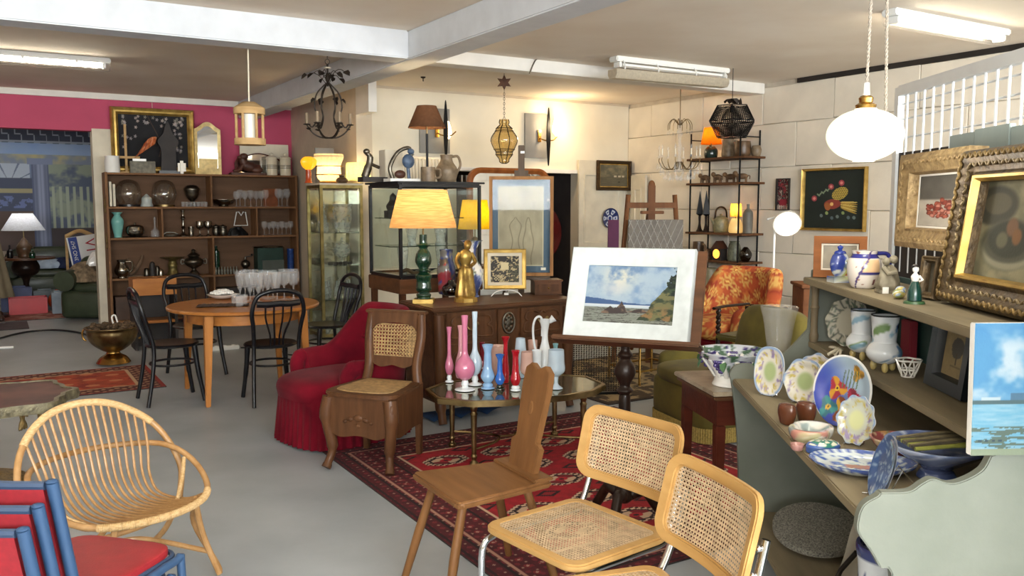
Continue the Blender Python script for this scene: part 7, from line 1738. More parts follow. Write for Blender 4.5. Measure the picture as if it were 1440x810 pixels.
# arched gilt mirror
p = tp(295, 0.22); mh = OB(295, 172, BKB-0.22).z-zt4; mw2 = 36*s_px
t = thing('arched_mirror', 'small gilt mirror with shaped arched top on the bookcase', 'mirror', p, ROT)
def arch2(w_, h_): return [(-w_/2, 0), (-w_/2, h_*0.86)]+[(x*w_, h_*z) for x, z in spl([(-0.42, 0.88), (-0.3, 0.92), (-0.15, 0.98), (0, 1.0), (0.15, 0.98), (0.3, 0.92), (0.42, 0.88)], 3)]+[(w_/2, h_*0.86), (w_/2, 0)]
A_ = arch2(mw2, mh); B_ = [(x*0.76, 0.12*mh+z*0.8) for x, z in A_]; n = len(A_)
mb = MB(); mb.add([(x, 0.02, z) for x, z in A_]+[(x, -0.02, z) for x, z in A_]+[(x, -0.012, z) for x, z in B_]+[(x, 0.0, z) for x, z in B_], [(q*n+i, q*n+(i+1) % n, (q+1)*n+(i+1) % n, (q+1)*n+i) for q in range(3) for i in range(n)]); mb.build('frame', mat('gilt_cream', 'c8b078', 0.45, 0.4, var=0.15, vs=20), t)
mb = MB(); mb.xz(B_, -0.005, 0.01); mb.build('mirror_glass', 'mirror', t)
mb = MB(); mb.box((0, -0.012, mh*0.2), (mw2*0.7, 0.012, mh*0.2)); mb.build('panel', 'gilt_cream', t)
# white board with dark mirror shape, dog sculpture, two jars
p = tp(374, 0.06); bx('white_board', 'plain off white board leaning behind the dog sculpture', 'board', p, (72*s_px, 0.02, 0.44), 'cream_paint', bevel=0.002)
p = tp(366, 0.12); t = thing('shaped_mirror', 'low arched mirror with mahogany frame behind the dog', 'mirror', p, ROT)
mb = MB(); mb.xz([(x, z) for x, z in spl([(-0.32, 0.0), (-0.32, 0.2), (-0.15, 0.28), (0, 0.31), (0.15, 0.28), (0.32, 0.2), (0.32, 0.0)], 4)], -0.01, 0.01); mb.build('frame', 'mahogany', t)
mb = MB(); mb.xz([(x*0.88, 0.03+z*0.85) for x, z in spl([(-0.32, 0.0), (-0.32, 0.2), (-0.15, 0.28), (0, 0.31), (0.15, 0.28), (0.32, 0.2), (0.32, 0.0)], 4)], -0.014, -0.0105); mb.build('mirror_glass', 'mirror', t)
p = tp(350, 0.24); t = thing('dog_sculpture', 'brown carved lying dog sculpture on the bookcase', 'sculpture', p, ROT)
mat('terracotta_dark', '5a3424', 0.5, c2='40241a', vs=12)
mb = MB(); mb.b2((-0.24, -0.08, 0), (0.24, 0.08, 0.03)); mb.build('plinth', 'terracotta_dark', t, bevel=0.01)
mb = MB(); mb.tube(spl([(0.16, 0, 0.08), (0.08, 0, 0.1), (-0.02, 0, 0.13), (-0.06, 0, 0.2), (-0.03, 0, 0.24)], 5), [0.06]*6+[0.07]*6+[0.055]*5+[0.045]*4, 14); mb.ball((-0.05, -0.02, 0.25), (0.06, 0.05, 0.045)); mb.ball((-0.11, -0.03, 0.235), (0.035, 0.03, 0.025)); mb.tube([(-0.05, -0.03, 0.15), (-0.12, -0.04, 0.06), (-0.2, -0.04, 0.045)], 0.025, 8); mb.tube([(-0.05, 0.04, 0.15), (-0.12, 0.04, 0.06), (-0.18, 0.04, 0.045)], 0.025, 8); mb.ball((0.12, -0.04, 0.07), (0.08, 0.04, 0.05)); mb.build('dog', 'terracotta_dark', t)
for i, px in enumerate((384, 403)):
 p = tp(px, 0.26); t = thing('pharmacy_jar', ['cream pharmacy jar with lid next to the dog sculpture', 'cream pharmacy jar with lid at the end of the bookcase top'][i], 'jar', p, 0.3, 'pair of cream pharmacy jars')
 mb = MB(); mb.lathe([(0, 0), (0.07, 0), (0.075, 0.01), (0.075, 0.22), (0.07, 0.23), (0, 0.23)], 24); mb.build('body', 'cream_ceramic', t)
 mb = MB(); mb.lathe(spl([(0.078, 0.231), (0.078, 0.245), (0.05, 0.265), (0.015, 0.275), (0.022, 0.3), (0.0, 0.315)], 4), 24); mb.build('lid', 'cream_ceramic', t)
 mb = MB()
 for z, w_ in ((0.14, 0.055), (0.12, 0.07), (0.1, 0.05)): mb.lathe([(0.0758, z-0.004), (0.0758, z+0.004)], 24)
 o = mb.build('lettering', mat('ink', '4a4436', 0.7, var=0.1), t); o['kind'] = 'stuff'
# level 3
p = bk(157, 3, 0.2)
for i, px in enumerate((155.5, 160.5)):
 p = bk(px, 3, 0.2); bx('old_book', ['cream spined book at the end of the upper bookcase shelf', 'cream spined book leaning beside the glass dome'][i], 'book', (p.x, p.y, p.z+0.006), (0.028, 0.2, 0.31-0.03*i), 'cream_paint', bevel=0.003, group='two cream books')
for i, (px, R, h_) in enumerate(((182, 0.15, 0.35), (232, 0.15, 0.35))):
 p = bk(px, 3, 0.185); t = thing('glass_dome', ['clear glass dome on dark base beside the cream books', 'clear glass dome with brass base next to the crystal cups'][i], 'dome', p, 0, 'glass domes in the bookcase')
 mb = MB(); mb.lathe(spl([(R*0.75, 0.03), (R*0.98, 0.12), (R, 0.2), (R*0.8, 0.3), (R*0.4, h_-0.01), (0.012, h_), (0, h_)], 5), 32); mb.build('cloche', 'dome_glass', t)
 mb = MB(); mb.lathe([(0, 0), (R*0.85, 0), (R*0.85, 0.028), (0, 0.028)], 32); mb.build('base', 'black_wood' if i == 0 else 'brass_aged', t)
p = bk(207, 3, 0.26); vase('lidded_dish', 'frosted glass covered butter dish between the domes', 'dish', p, [(0, 0), (0.07, 0), (0.075, 0.02), (0.065, 0.05), (0.06, 0.11), (0.03, 0.14), (0.012, 0.16), (0, 0.165)], mat('frosted', 'b8c0bc', 0.3, var=0.05, alpha=0.75))
for i in range(7):
 p = bk(258+5.3*i, 3, 0.29-0.03*(i % 2)); glassware(tum0, p, 'small crystal cup in the row beside the glass dome', 'small crystal cups in the bookcase', 0.85)
p = bk(271, 3, 0.13); vase('pewter_urn', 'dark pewter urn behind the small crystal cups', 'urn', p, [(0, 0), (0.06, 0), (0.05, 0.02), (0.02, 0.06), (0.07, 0.12), (0.095, 0.2), (0.1, 0.24), (0.06, 0.28), (0.0, 0.29)], 'pewter')
p = bk(315, 3, 0.19); vase('silver_bowl', 'wide fluted silver bowl on the upper bookcase shelf', 'bowl', p, [(0, 0), (0.07, 0.0), (0.06, 0.015), (0.11, 0.04), (0.145, 0.08), (0.15, 0.1), (0.13, 0.1), (0.08, 0.07)], 'silver', fl=lambda a, z: 1+0.04*math.sin(a*14))
for i, (px, d, s) in enumerate(((333, 0.25, 1.25), (338, 0.12, 1.4), (345, 0.25, 1.3), (353, 0.2, 1.35), (361, 0.12, 1.3), (368, 0.25, 1.3), (374, 0.14, 1.4), (392, 0.25, 1.5), (397, 0.12, 1.45), (404, 0.22, 1.5))):
 glassware(wine0, bk(px, 3, d), 'stemmed wine glass in the row on the upper bookcase shelf', 'wine glasses in the bookcase', s)
p = bk(381, 3, 0.035); bx('copper_tile', 'copper coloured plaque leaning behind the wine glasses', 'plaque', p, (0.2, 0.015, 0.25), mat('copper_m', '8a5030', 0.4, 0.5, var=0.2, vs=10))
# level 2
p = bk(164.5, 2, 0.2); vase('turquoise_vase', 'turquoise baluster vase with flared rim in the bookcase', 'vase', p, [(0, 0), (0.05, 0), (0.045, 0.02), (0.07, 0.15), (0.075, 0.22), (0.04, 0.28), (0.045, 0.3), (0.07, 0.325), (0.06, 0.325)], 'turq')
p = bk(189, 2, 0.2); t = thing('silver_tureen', 'silver lidded tureen on a tray in the bookcase', 'tureen', p, ROT)
mb = MB(); mb.lathe([(0, 0), (0.15, 0), (0.16, 0.012), (0.15, 0.01), (0, 0.008)], 32, sy=0.75); mb.build('tray', 'pewter', t)
mb = MB(); mb.lathe(spl([(0.06, 0.012), (0.1, 0.04), (0.115, 0.09), (0.11, 0.1)], 4), 28, sy=0.8); mb.build('bowl', 'silver', t)
mb = MB(); mb.lathe(spl([(0.112, 0.101), (0.1, 0.14), (0.06, 0.16), (0.012, 0.168), (0.016, 0.185), (0, 0.19)], 4), 28, sy=0.8); mb.build('lid', 'silver', t)
p = bk(217, 2, 0.14); vase('glass_decanter', 'clear glass decanter with long neck in the bookcase', 'decanter', p, [(0, 0), (0.05, 0), (0.055, 0.04), (0.05, 0.08), (0.014, 0.12), (0.012, 0.22), (0.02, 0.23), (0.012, 0.25), (0, 0.27)], 'crystal')
p = bk(257, 2, 0.14); vase('silver_candlestick', 'tall turned silver candlestick in the bookcase', 'candlestick', p, [(0, 0), (0.07, 0), (0.06, 0.02), (0.02, 0.05), (0.016, 0.1), (0.03, 0.12), (0.016, 0.14), (0.018, 0.22), (0.032, 0.24), (0.016, 0.27), (0.022, 0.32), (0.032, 0.345), (0.02, 0.35), (0, 0.35)], 'silver')
p = bk(239, 2, 0.28); t = thing('pewter_cutlery_tray', 'low curved pewter dish beside the silver candlestick', 'dish', p, ROT)
mb = MB(); mb.lathe(spl([(0, 0), (0.08, 0), (0.1, 0.03), (0.095, 0.035), (0, 0.01)], 4), 28, sy=0.5); mb.build('dish', 'pewter', t); mb = MB(); mb.tube(spl([(-0.09, 0, 0.033), (-0.05, 0, 0.06), (0.04, 0, 0.055), (0.09, 0, 0.033)], 4), 0.008, 6); mb.build('handle', 'pewter', t)
p = bk(268, 2, 0.25); vase('silver_beaker', 'small silver beaker next to the candlestick', 'beaker', p, [(0, 0), (0.03, 0), (0.035, 0.08), (0.037, 0.13), (0.032, 0.13)], 'silver')
for i, px in enumerate((280, 292)):
 vase('silver_goblet', ['silver goblet near the candlestick', 'silver goblet near the dark sugar bowls'][i], 'goblet', bk(px, 2, 0.2), [(0, 0), (0.035, 0), (0.03, 0.01), (0.008, 0.03), (0.008, 0.09), (0.04, 0.11), (0.05, 0.15), (0.046, 0.2), (0.04, 0.2)], 'silver', group='two silver goblets')
for i, px in enumerate((303, 313)):
 vase('pewter_cup', ['pewter sugar bowl next to the silver goblets', 'pewter cup before the white wire stand'][i], 'cup', bk(px, 2, 0.18+0.08*i), [(0, 0), (0.035, 0), (0.05, 0.05), (0.045, 0.1), (0.05, 0.13), (0.012, 0.15), (0, 0.16)], 'pewter')
p = bk(332, 2, 0.25); t = heap('black_fan', 'heap of dark iron kitchen pieces on the bookcase shelf', 'ironware', (p.x, p.y, p.z), 0.13, 0.06, 0.1, 'black_metal', 4, ROT)
p = bk(339, 2, 0.09); t = thing('wire_plate_stand', 'white bent wire plate stand standing on dark ironware', 'stand', p, ROT)
z0_, z1_ = OB(339, 317, BKB-0.1).z-p.z, OB(339, 298, BKB-0.1).z-p.z
mb = MB(); mb.tube([(-0.1, 0, z0_), (-0.06, 0, z1_), (-0.03, 0, z1_), (0, 0, z1_-0.05), (0.03, 0, z1_), (0.06, 0, z1_), (0.085, 0, z0_)], 0.009, 6, closed=True); mb.build('wire', 'porcelain', t)
mb = MB(); mb.tube([(0, 0.02, 0), (0, 0.02, z0_+0.01)], 0.006, 6); mb.box((0, 0.02, 0.004), (0.14, 0.1, 0.008)); mb.build('base', 'black_metal', t)
for i, px in enumerate((371, 378, 384, 390, 396, 402, 408)):
 glassware(wine0, bk(px, 2, 0.16 if i % 2 else 0.25), 'small stemmed glass at the right end of the middle shelf', 'small glasses on the middle shelf', 1.05 if i % 2 else 1.15)
# level 1
p = bk(168, 1, 0.22); t = thing('silver_pitcher', 'fluted silver pitcher with handle on the low shelf', 'pitcher', p, 0.3)
mb = MB(); mb.lathe(spl([(0, 0), (0.06, 0), (0.05, 0.015), (0.08, 0.06), (0.09, 0.11), (0.06, 0.17), (0.05, 0.2), (0.06, 0.235), (0.05, 0.235)], 5), 28, fl=lambda a, z: 1+0.04*math.sin(a*12+z*30)); mb.build('body', 'silver', t); mb = MB(); mb.tube(spl([(0.05, 0, 0.21), (0.12, 0, 0.2), (0.12, 0, 0.1), (0.08, 0, 0.07)], 5), 0.009, 8); mb.build('handle', 'silver', t)
p = bk(188, 1, 0.12); t = thing('driftwood', 'piece of branching driftwood on the low shelf', 'driftwood', p, ROT)
mb = MB()
mb.tube(spl([(-0.08, 0, 0.03), (0, 0, 0.1), (0.06, 0, 0.2), (0.08, 0, 0.28)], 4), [0.03]*5+[0.022]*4+[0.015]*4, 8); mb.build('trunk', mat('drift', '6a5440', 0.9, var=0.25, vs=14), t); mb = MB(); mb.tube(spl([(0.0, 0, 0.1), (-0.05, 0, 0.2), (-0.1, 0, 0.24)], 4), 0.014, 8); mb.build('branch', 'drift', t); mb = MB(); mb.box((-0.02, 0, 0.01), (0.2, 0.1, 0.02)); mb.build('foot', 'drift', t)
for i, (px, r, h_, m_) in enumerate(((203, 0.036, 0.1, 'pewter'), (211, 0.036, 0.18, 'dark_stuff'), (218, 0.032, 0.12, 'pewter'), (223, 0.03, 0.09, 'silver'))):
 vase('pewter_pot', ['low pewter pot behind the driftwood', 'dark cylindrical tin on the low shelf', 'small pewter jar beside the dark tin', 'small silver pot beside the brass comport'][i], 'pot', bk(px, 1, 0.12+0.13*(i % 2)), [(0, 0), (r, 0), (r*1.05, h_*0.6), (r*0.8, h_), (r*0.3, h_*1.1), (0, h_*1.12)], m_)
p = bk(240, 1, 0.18); vase('brass_comport', 'brass pedestal dish on the low bookcase shelf', 'comport', p, [(0, 0), (0.09, 0), (0.08, 0.02), (0.055, 0.08), (0.06, 0.14), (0.05, 0.2), (0.12, 0.23), (0.15, 0.245), (0.14, 0.24), (0, 0.215)], mat('brass_olive', '7a6c40', 0.4, 0.7, var=0.2, vs=12))
p = bk(270, 1, 0.16); t = thing('samovar', 'old pewter samovar with lid on the low bookcase shelf', 'samovar', p, ROT)
mb = MB(); mb.lathe(spl([(0, 0), (0.07, 0), (0.06, 0.03), (0.025, 0.08), (0.1, 0.13), (0.125, 0.18), (0.1, 0.22), (0.05, 0.24)], 5), 28); mb.build('body', 'pewter', t)
mb = MB(); mb.lathe(spl([(0.06, 0.241), (0.08, 0.26), (0.05, 0.29), (0.02, 0.31), (0.03, 0.33), (0, 0.35)], 4), 24); mb.build('lid', 'pewter', t)
for s in (-1, 1):
 mb = MB(); mb.tube(spl([(s*0.12, 0, 0.2), (s*0.16, 0, 0.21), (s*0.16, 0, 0.15), (s*0.12, 0, 0.16)], 4), 0.008, 6); mb.build('handle', 'pewter', t)
p = bk(302, 1, 0.1); vase('green_bottle', 'dark green glass bottle beside the low shelf divider', 'bottle', p, [(0, 0), (0.045, 0), (0.045, 0.28), (0.04, 0.3), (0.018, 0.34), (0.018, 0.38), (0, 0.38)], 'green_glaze')
for i in range(8):
 vase('miniature_bottle', 'miniature dark bottle with pale label in the row', 'bottle', bk(301+4.2*i, 1, 0.28), [(0, 0), (0.014, 0), (0.015, 0.06), (0.007, 0.08), (0.007, 0.1), (0, 0.1)], 'mini' if 'mini' in MATS else mat('mini', '8a8878', 0.3, c2='2a2420', vs=60), 12, 'row of miniature bottles', 3)
p = bk(343, 1, 0.16); t = thing('iron_coffee_mill', 'dark iron coffee mill with crank beside the green box', 'coffee mill', p, 0.2)
mb = MB(); mb.lathe(spl([(0.05, 0), (0.055, 0.02), (0.03, 0.06), (0.06, 0.1), (0.055, 0.15), (0.02, 0.18), (0.015, 0.22)], 4), 18); mb.build('body', 'pewter', t); mb = MB(); mb.tube([(0, 0, 0.22), (0.09, 0, 0.23)], 0.006, 6); mb.ball((0.09, 0, 0.25), 0.015); mb.build('crank', 'black_metal', t)
p = bk(376, 1, 0.18); t = thing('green_deed_box', 'dark green metal box with bowed lid and plate', 'box', p, ROT)
dg_ = mat('dark_green', '1c3a30', 0.45, var=0.15)
mb = MB(); mb.box((0, 0, 0.17), (0.36, 0.22, 0.34)); mb.build('body', dg_, t, bevel=0.008); mb = MB(); mb.lathe([(0, 0.37), (0.2, 0.36), (0.215, 0.345), (0.21, 0.341), (0, 0.341)], 36, sy=0.58); mb.build('lid', 'pewter', t)
mb = MB(); mb.box((0.03, -0.12, 0.1), (0.3, 0.012, 0.14)); mb.build('name_plate', mat('slate', '4a5048', 0.5, var=0.1), t)
p = bk(407, 1, 0.2); vase('blue_tin', 'tall blue cylindrical tin at the right end of the shelf', 'tin', p, [(0, 0), (0.045, 0), (0.046, 0.004), (0.046, 0.3), (0.048, 0.305), (0.046, 0.32), (0, 0.32)], mat('tin_blue', '2a4a8c', 0.35, var=0.25, vs=25), sm=1)
# level 0 storage
p = bk(171, 0, 0.18); p.z += 0.002; bx('brown_carton', 'brown leather case on the lowest bookcase shelf', 'case', p, (0.26, 0.24, 0.3), mat('brown_leather', '4a3020', 0.5, var=0.2))
p = bk(330, 0, 0.18); bx('dark_carton', 'dark wooden crate on the lowest bookcase shelf', 'crate', p, (0.6, 0.26, 0.35), 'dark_stuff')
# wares in and on the glass cabinets
def gcp(x, y, lev):
 x *= 0.77; return Matrix.Translation(gc.location) @ Matrix.Rotation(ROT, 4, 'Z') @ Vector((x, y, GCZ[lev]+0.0005 if lev else GCZ[0]+0.001))
def vtp(x, y, z): return Matrix.Translation(vt.location) @ Matrix.Rotation(ROT, 4, 'Z') @ Vector((x, y, z+0.0005))
mat('crystal_dish', 'dfe4e0', 0.12, var=0.1, vs=30, alpha=0.35, coat=0.4)
vase('cut_glass_decanter', 'tall cut glass decanter with pointed stopper in brass cabinet', 'decanter', gcp(0.14, 0.25, 3), [(0, 0), (0.06, 0), (0.065, 0.1), (0.04, 0.18), (0.018, 0.22), (0.025, 0.25), (0.012, 0.27), (0.028, 0.3), (0.0, 0.38)], 'crystal_dish')
vase('cut_glass_bowl', 'large cut crystal rose bowl on the upper cabinet shelf', 'bowl', gcp(0.43, 0.22, 3), [(0, 0), (0.08, 0), (0.1, 0.08), (0.115, 0.2), (0.12, 0.3), (0.125, 0.33), (0.11, 0.3), (0.1, 0.05)], 'crystal_dish', fl=lambda a, z: 1+0.05*math.sin(a*12+z*60)*math.sin(a*12-z*60))
for i, (x, y) in enumerate(((0.2, 0.08), (0.12, 0.38), (0.1, 0.22))):
 glassware(wine0, gcp(x, y, 3 if i < 2 else 2), ['crystal goblet before the cut glass bowl', 'crystal goblet behind the cut glass bowl', 'crystal goblet near the covered sweet jar'][i], 'goblets in the brass cabinet', 1.4)
t = thing('sweet_jar', 'covered glass sweet jar on stem in the brass cabinet', 'jar', gcp(0.42, 0.24, 2), 0)
mb = MB(); mb.lathe(spl([(0, 0), (0.06, 0), (0.05, 0.01), (0.012, 0.05), (0.07, 0.09), (0.11, 0.16), (0.1, 0.2)], 5), 28); mb.build('bowl', 'crystal_dish', t); mb = MB(); mb.lathe(spl([(0.1, 0.201), (0.08, 0.24), (0.03, 0.27), (0.014, 0.29), (0.02, 0.31), (0, 0.32)], 5), 28); mb.build('lid', 'crystal_dish', t)
t = thing('toy_train', 'row of small dark toy wagons on the cabinet shelf', 'toy', gcp(0.30, 0.05, 2), ROT)
for i in range(5): mb = MB(); mb.box((-0.12+0.06*i, 0, 0.022), (0.05, 0.035, 0.036+0.008*(i % 2))); mb.build('wagon', 'dark_stuff', t, bevel=0.004)
for i in range(6): vase('glass_bottle', 'clear small glass bottle on the lower cabinet shelf', 'bottle', gcp(0.12+0.085*i, 0.16+0.1*(i % 2), 1), [(0, 0), (0.03, 0), (0.035, 0.05), (0.03, 0.12), (0.012, 0.16), (0.012, 0.2), (0.018, 0.21)], 'crystal_dish', 16, 'small bottles in the brass cabinet')
for i in range(6): vase('glass_bowl', 'small pressed glass bowl on the cabinet bottom', 'bowl', gcp(0.11+0.085*i, 0.14+0.14*(i % 2), 0), [(0, 0), (0.025, 0), (0.04, 0.05), (0.042, 0.12), (0.04, 0.12)], 'crystal_dish', 16, 'pressed glass bowls in the brass cabinet')
# on the brass cabinet
p = OB(481, 258, cB+0.0); p.z = gct; vase('dark_pot', 'small dark lidded pot beside the pale green lamp', 'pot', p, [(0, 0), (0.05, 0), (0.07, 0.03), (0.05, 0.06), (0.03, 0.07), (0.035, 0.09), (0, 0.1)], 'brown_ceramic')
# inside the showcase
VF = v0+0.0115
for i, (x, y, h_, r_) in enumerate(((0.16, 0.3, 0.24, 0.05), (0.3, 0.42, 0.2, 0.06), (0.52, 0.3, 0.26, 0.05), (0.62, 0.5, 0.22, 0.07))):
 vase('crystal_vase', ['slim crystal vase near the corner post of the showcase', 'crystal beaker vase in the middle of the showcase', 'tall crystal vase behind the straw lamp', 'wide crystal vase in the back of the showcase'][i], 'vase', vtp(x, y, VZ[1] if i % 2 else VF), [(0, 0), (r_*0.7, 0), (r_*0.6, h_*0.2), (r_*0.9, h_*0.7), (r_, h_), (r_*0.9, h_-0.004)] if i % 2 == 0 else [(0, 0), (r_*0.7, 0), (r_*0.6, 0.04), (r_*0.9, 0.14), (r_, 0.2), (r_*0.9, 0.196)], 'crystal_dish')
p = vtp(0.14, 0.45, VZ[2]); t = thing('black_figurine', 'black seated figurine on a plinth inside the showcase', 'figurine', p, ROT)
mb = MB(); mb.box((0, 0, 0.03), (0.13, 0.09, 0.06)); mb.build('plinth', 'black_wood', t); mb = MB(); mb.lathe(spl([(0.05, 0.061), (0.06, 0.1), (0.035, 0.14), (0.03, 0.17), (0.025, 0.19), (0.0, 0.215)], 4), 16); mb.build('figure', 'black_wood', t)
p = vtp(0.46, 0.45, VZ[1]); t = thing('silver_bird', 'silver grey bird figure on the showcase shelf', 'figurine', (p.x, p.y, VZ[2]+0.001), ROT)
mb = MB(); mb.ball((0, 0, 0.06), (0.1, 0.04, 0.05)); mb.tube(spl([(0.07, 0, 0.08), (0.11, 0, 0.14), (0.14, 0, 0.13)], 4), 0.016, 8); mb.tube([(-0.08, 0, 0.07), (-0.16, 0, 0.11)], [0.03, 0.008], 8); mb.build('bird', 'pewter', t); mb = MB(); mb.lathe([(0, 0), (0.04, 0), (0.03, 0.015), (0, 0.015)], 14); mb.build('base', 'pewter', t)
p = vtp(0.2, 0.19, VF); t = thing('antler_stand', 'curved bone handled carving piece lying in the showcase', 'carving', p, ROT)
mb = MB(); mb.tube(spl([(-0.12, 0, 0.03), (-0.05, 0, 0.05), (0.02, 0, 0.02), (0.1, 0, 0.06), (0.16, 0, 0.03)], 5), 0.016, 8); mb.build('antler', 'brown_ceramic', t); mb = MB(); mb.box((0.02, 0, 0.006), (0.2, 0.06, 0.012)); mb.build('base', 'black_wood', t)
p = vtp(0.45, 0.12, VF); heap('shell_pile', 'heap of pale shells and stones in the showcase', 'shells', p, 0.12, 0.07, 0.05, 'cream_ceramic', 6, ROT)
# on the showcase: plates, white base, wooden animal sculpture, mug, jug
VT = v1+0.0165
def vtop(px, dep): 
 p = OB(px, 250, vB+dep); p.z = VT; return p
p = vtop(521, 0.36); t = thing('dark_figure_group', 'dark carved figure of a climbing animal on the showcase', 'figurine', p, ROT)
mb = MB(); mb.box((0.02, 0, 0.02), (0.22, 0.12, 0.04)); mb.build('base', 'dark_stuff', t); mb = MB(); mb.tube(spl([(-0.05, 0, 0.04), (-0.02, 0, 0.12), (0.0, 0, 0.2), (-0.03, 0, 0.24)], 4), [0.035]*5+[0.028]*5+[0.02]*3, 10); mb.tube([(0, 0, 0.15), (0.08, 0, 0.12)], 0.014, 8); mb.ball((-0.03, 0, 0.25), (0.03, 0.025, 0.025)); mb.build('figure', 'pewter', t)
p = vtop(550, 0.4); bx('white_plinth_box', 'pale grey square box standing on the showcase', 'box', p, (0.16, 0.14, 0.27), 'cream_paint')
p = vtop(566, 0.18); t = thing('horn_sculpture', 'curved dark horn sculpture with blue bird on white base', 'sculpture', p, ROT)
mb = MB(); mb.box((0, 0, 0.012), (0.28, 0.14, 0.024)); mb.build('base', 'porcelain', t)
mb = MB(); mb.tube(spl([(-0.09, 0, 0.024), (-0.11, 0, 0.12), (-0.04, 0, 0.24), (0.06, 0, 0.28), (0.1, 0, 0.22)], 6), [0.018]*10+[0.016]*10+[0.01]*5, 10); mb.build('horn', 'pewter', t)
mb = MB(); mb.ball((0.05, -0.01, 0.17), (0.055, 0.035, 0.06)); mb.ball((0.07, -0.02, 0.25), (0.03, 0.025, 0.025)); mb.tube([(0.05, 0, 0.12), (0.06, 0, 0.024)], 0.015, 8); mb.build('bird', mat('bluegrey', '4a5e78', 0.5, var=0.25, vs=20), t)
mb = MB(); mb.ball((-0.03, -0.02, 0.06), (0.05, 0.03, 0.035)); mb.build('rabbit', 'terracotta_dark', t)
p = vtop(592, 0.6); t = thing('slatted_basket', 'white slatted basket at the back of the showcase top', 'basket', p, ROT)
for i in range(12): mb = MB(); mb.box((-0.18+0.033*i, 0, 0.11), (0.016, 0.012, 0.22)); mb.build('slat', 'cream_paint', t)
for z in (0.015, 0.22): mb = MB(); mb.box((0, 0.014, z), (0.4, 0.014, 0.03)); mb.build('rail', 'cream_paint', t)
p = vtop(602, 0.06); t = thing('stoneware_mug', 'brown stoneware mug on the showcase', 'mug', p, 0.2)
mb = MB(); mb.lathe([(0, 0), (0.06, 0), (0.062, 0.01), (0.06, 0.12), (0.055, 0.12), (0.053, 0.02)], 24); mb.build('cup', 'stoneware', t); mb = MB(); mb.tube(spl([(0.058, 0, 0.1), (0.1, 0, 0.1), (0.1, 0, 0.04), (0.06, 0, 0.03)], 4), 0.009, 8); mb.build('handle', 'stoneware', t)
p = vtop(628, 0.2); t = thing('stoneware_jug', 'big bellied stoneware jug with handle on the showcase', 'jug', p, 0.2)
mb = MB(); mb.lathe(spl([(0, 0), (0.07, 0), (0.09, 0.05), (0.095, 0.11), (0.06, 0.17), (0.05, 0.2), (0.055, 0.235), (0.045, 0.235)], 5), 28); mb.build('body', 'stoneware', t); mb = MB(); mb.tube(spl([(0.05, 0, 0.22), (0.1, 0, 0.22), (0.12, 0, 0.15), (0.09, 0, 0.08)], 5), 0.011, 8); mb.build('handle', 'stoneware', t)
# on the sideboard
def sbp(px, py): p = G(px, py, SBT); p.z = SBT; return p
p = sbp(655, 424); t = thing('gilt_statue', 'gilt statuette of a robed figure on an octagonal base', 'statuette', p, 0.3)
mat('statue_gold', 'b89a50', 0.35, 0.7, c2='6a4a24', vs=16)
mb = MB(); mb.lathe([(0, 0), (0.088, 0), (0.088, 0.028), (0.08, 0.032), (0, 0.032)], 8, ph=0.39); mb.build('base', 'gilt_bright', t)
mb = MB(); mb.lathe(spl([(0.07, 0.033), (0.075, 0.06), (0.06, 0.15), (0.05, 0.24), (0.035, 0.27), (0.05, 0.33), (0.04, 0.37), (0.015, 0.39)], 5), 32, sy=0.75, fl=lambda a, z: 1+0.1*math.sin(a*7+z*8)*(z < 0.27)); mb.ball((0.012, -0.01, 0.415), (0.026, 0.028, 0.034)); mb.ball((0.02, 0.005, 0.43), (0.03, 0.028, 0.028))
mb.tube(spl([(0.045, 0, 0.36), (0.065, -0.03, 0.3), (0.03, -0.055, 0.27)], 4), 0.014, 8); mb.tube(spl([(-0.045, 0, 0.36), (-0.075, -0.02, 0.31), (-0.06, -0.05, 0.25)], 4), 0.014, 8); mb.build('figure', 'statue_gold', t)
def faience(seed, pal=('2a3c8c', 'b89a40', '4a7a50', '8a3a50'), base='e8e6e0', dens=0.6, sc=16):
 def fn(co):
  q = co*sc+seed*3.1; c = full(q[:, 0], base)
  for i, h in enumerate(pal):
   n = fb(q[:, 0]+q[:, 1]*0.6+i*7, q[:, 2]+q[:, 1]*0.5+i*3, 1.0, seed+i*5, 3); c = mixc(c, full(n, h), sst(n, dens, dens+0.07)*0.9)
  return c
 return fn
def fv(name, label, cat, loc, prof, seed, pal=None, n=64, sm=8, fl=None, rz=0, base='e8e6e0', dens=0.6, sc=16, group=None):
 mb = MB(); mb.lathe(spl(prof, sm), n, fl=fl); return one(mb, name, 'ceramic_paint', label, cat, loc, rz, group, col=faience(seed, pal or ('2a3c8c', 'b89a40', '4a7a50', '8a3a50'), base, dens, sc))
p = sbp(660, 421); fv('frilled_vase', 'blue and white vase with frilled rim behind the statuette', 'vase', (p.x+0.01, p.y+0.19, SBT), [(0, 0), (0.06, 0), (0.05, 0.03), (0.085, 0.12), (0.09, 0.2), (0.04, 0.3), (0.035, 0.36), (0.06, 0.42), (0.085, 0.44), (0.07, 0.435)], 4, ('2a3a7c', '8a98c0', '6a7a60', '3a4a80'), fl=lambda a, z: 1+0.08*math.sin(a*7)*(z > 0.38), dens=0.52)
p = sbp(630, 416); vase('dark_crystal', 'dark glass jar on the sideboard between lamp and statuette', 'jar', (p.x+0.02, p.y+0.04, SBT), [(0, 0), (0.05, 0), (0.07, 0.03), (0.065, 0.07), (0.03, 0.1), (0.02, 0.12), (0, 0.125)], 'smoke_glass')
p = sbp(628, 418); fv('tall_pitcher', 'blue and red decorated pitcher beside the showcase', 'pitcher', (p.x-0.02, p.y+0.26, SBT), [(0, 0), (0.06, 0), (0.07, 0.1), (0.075, 0.2), (0.05, 0.3), (0.055, 0.36), (0.045, 0.36)], 8, ('2a3c8c', '8a2a30', '4a4a40', '20306a'), base='6a6a68', dens=0.5)
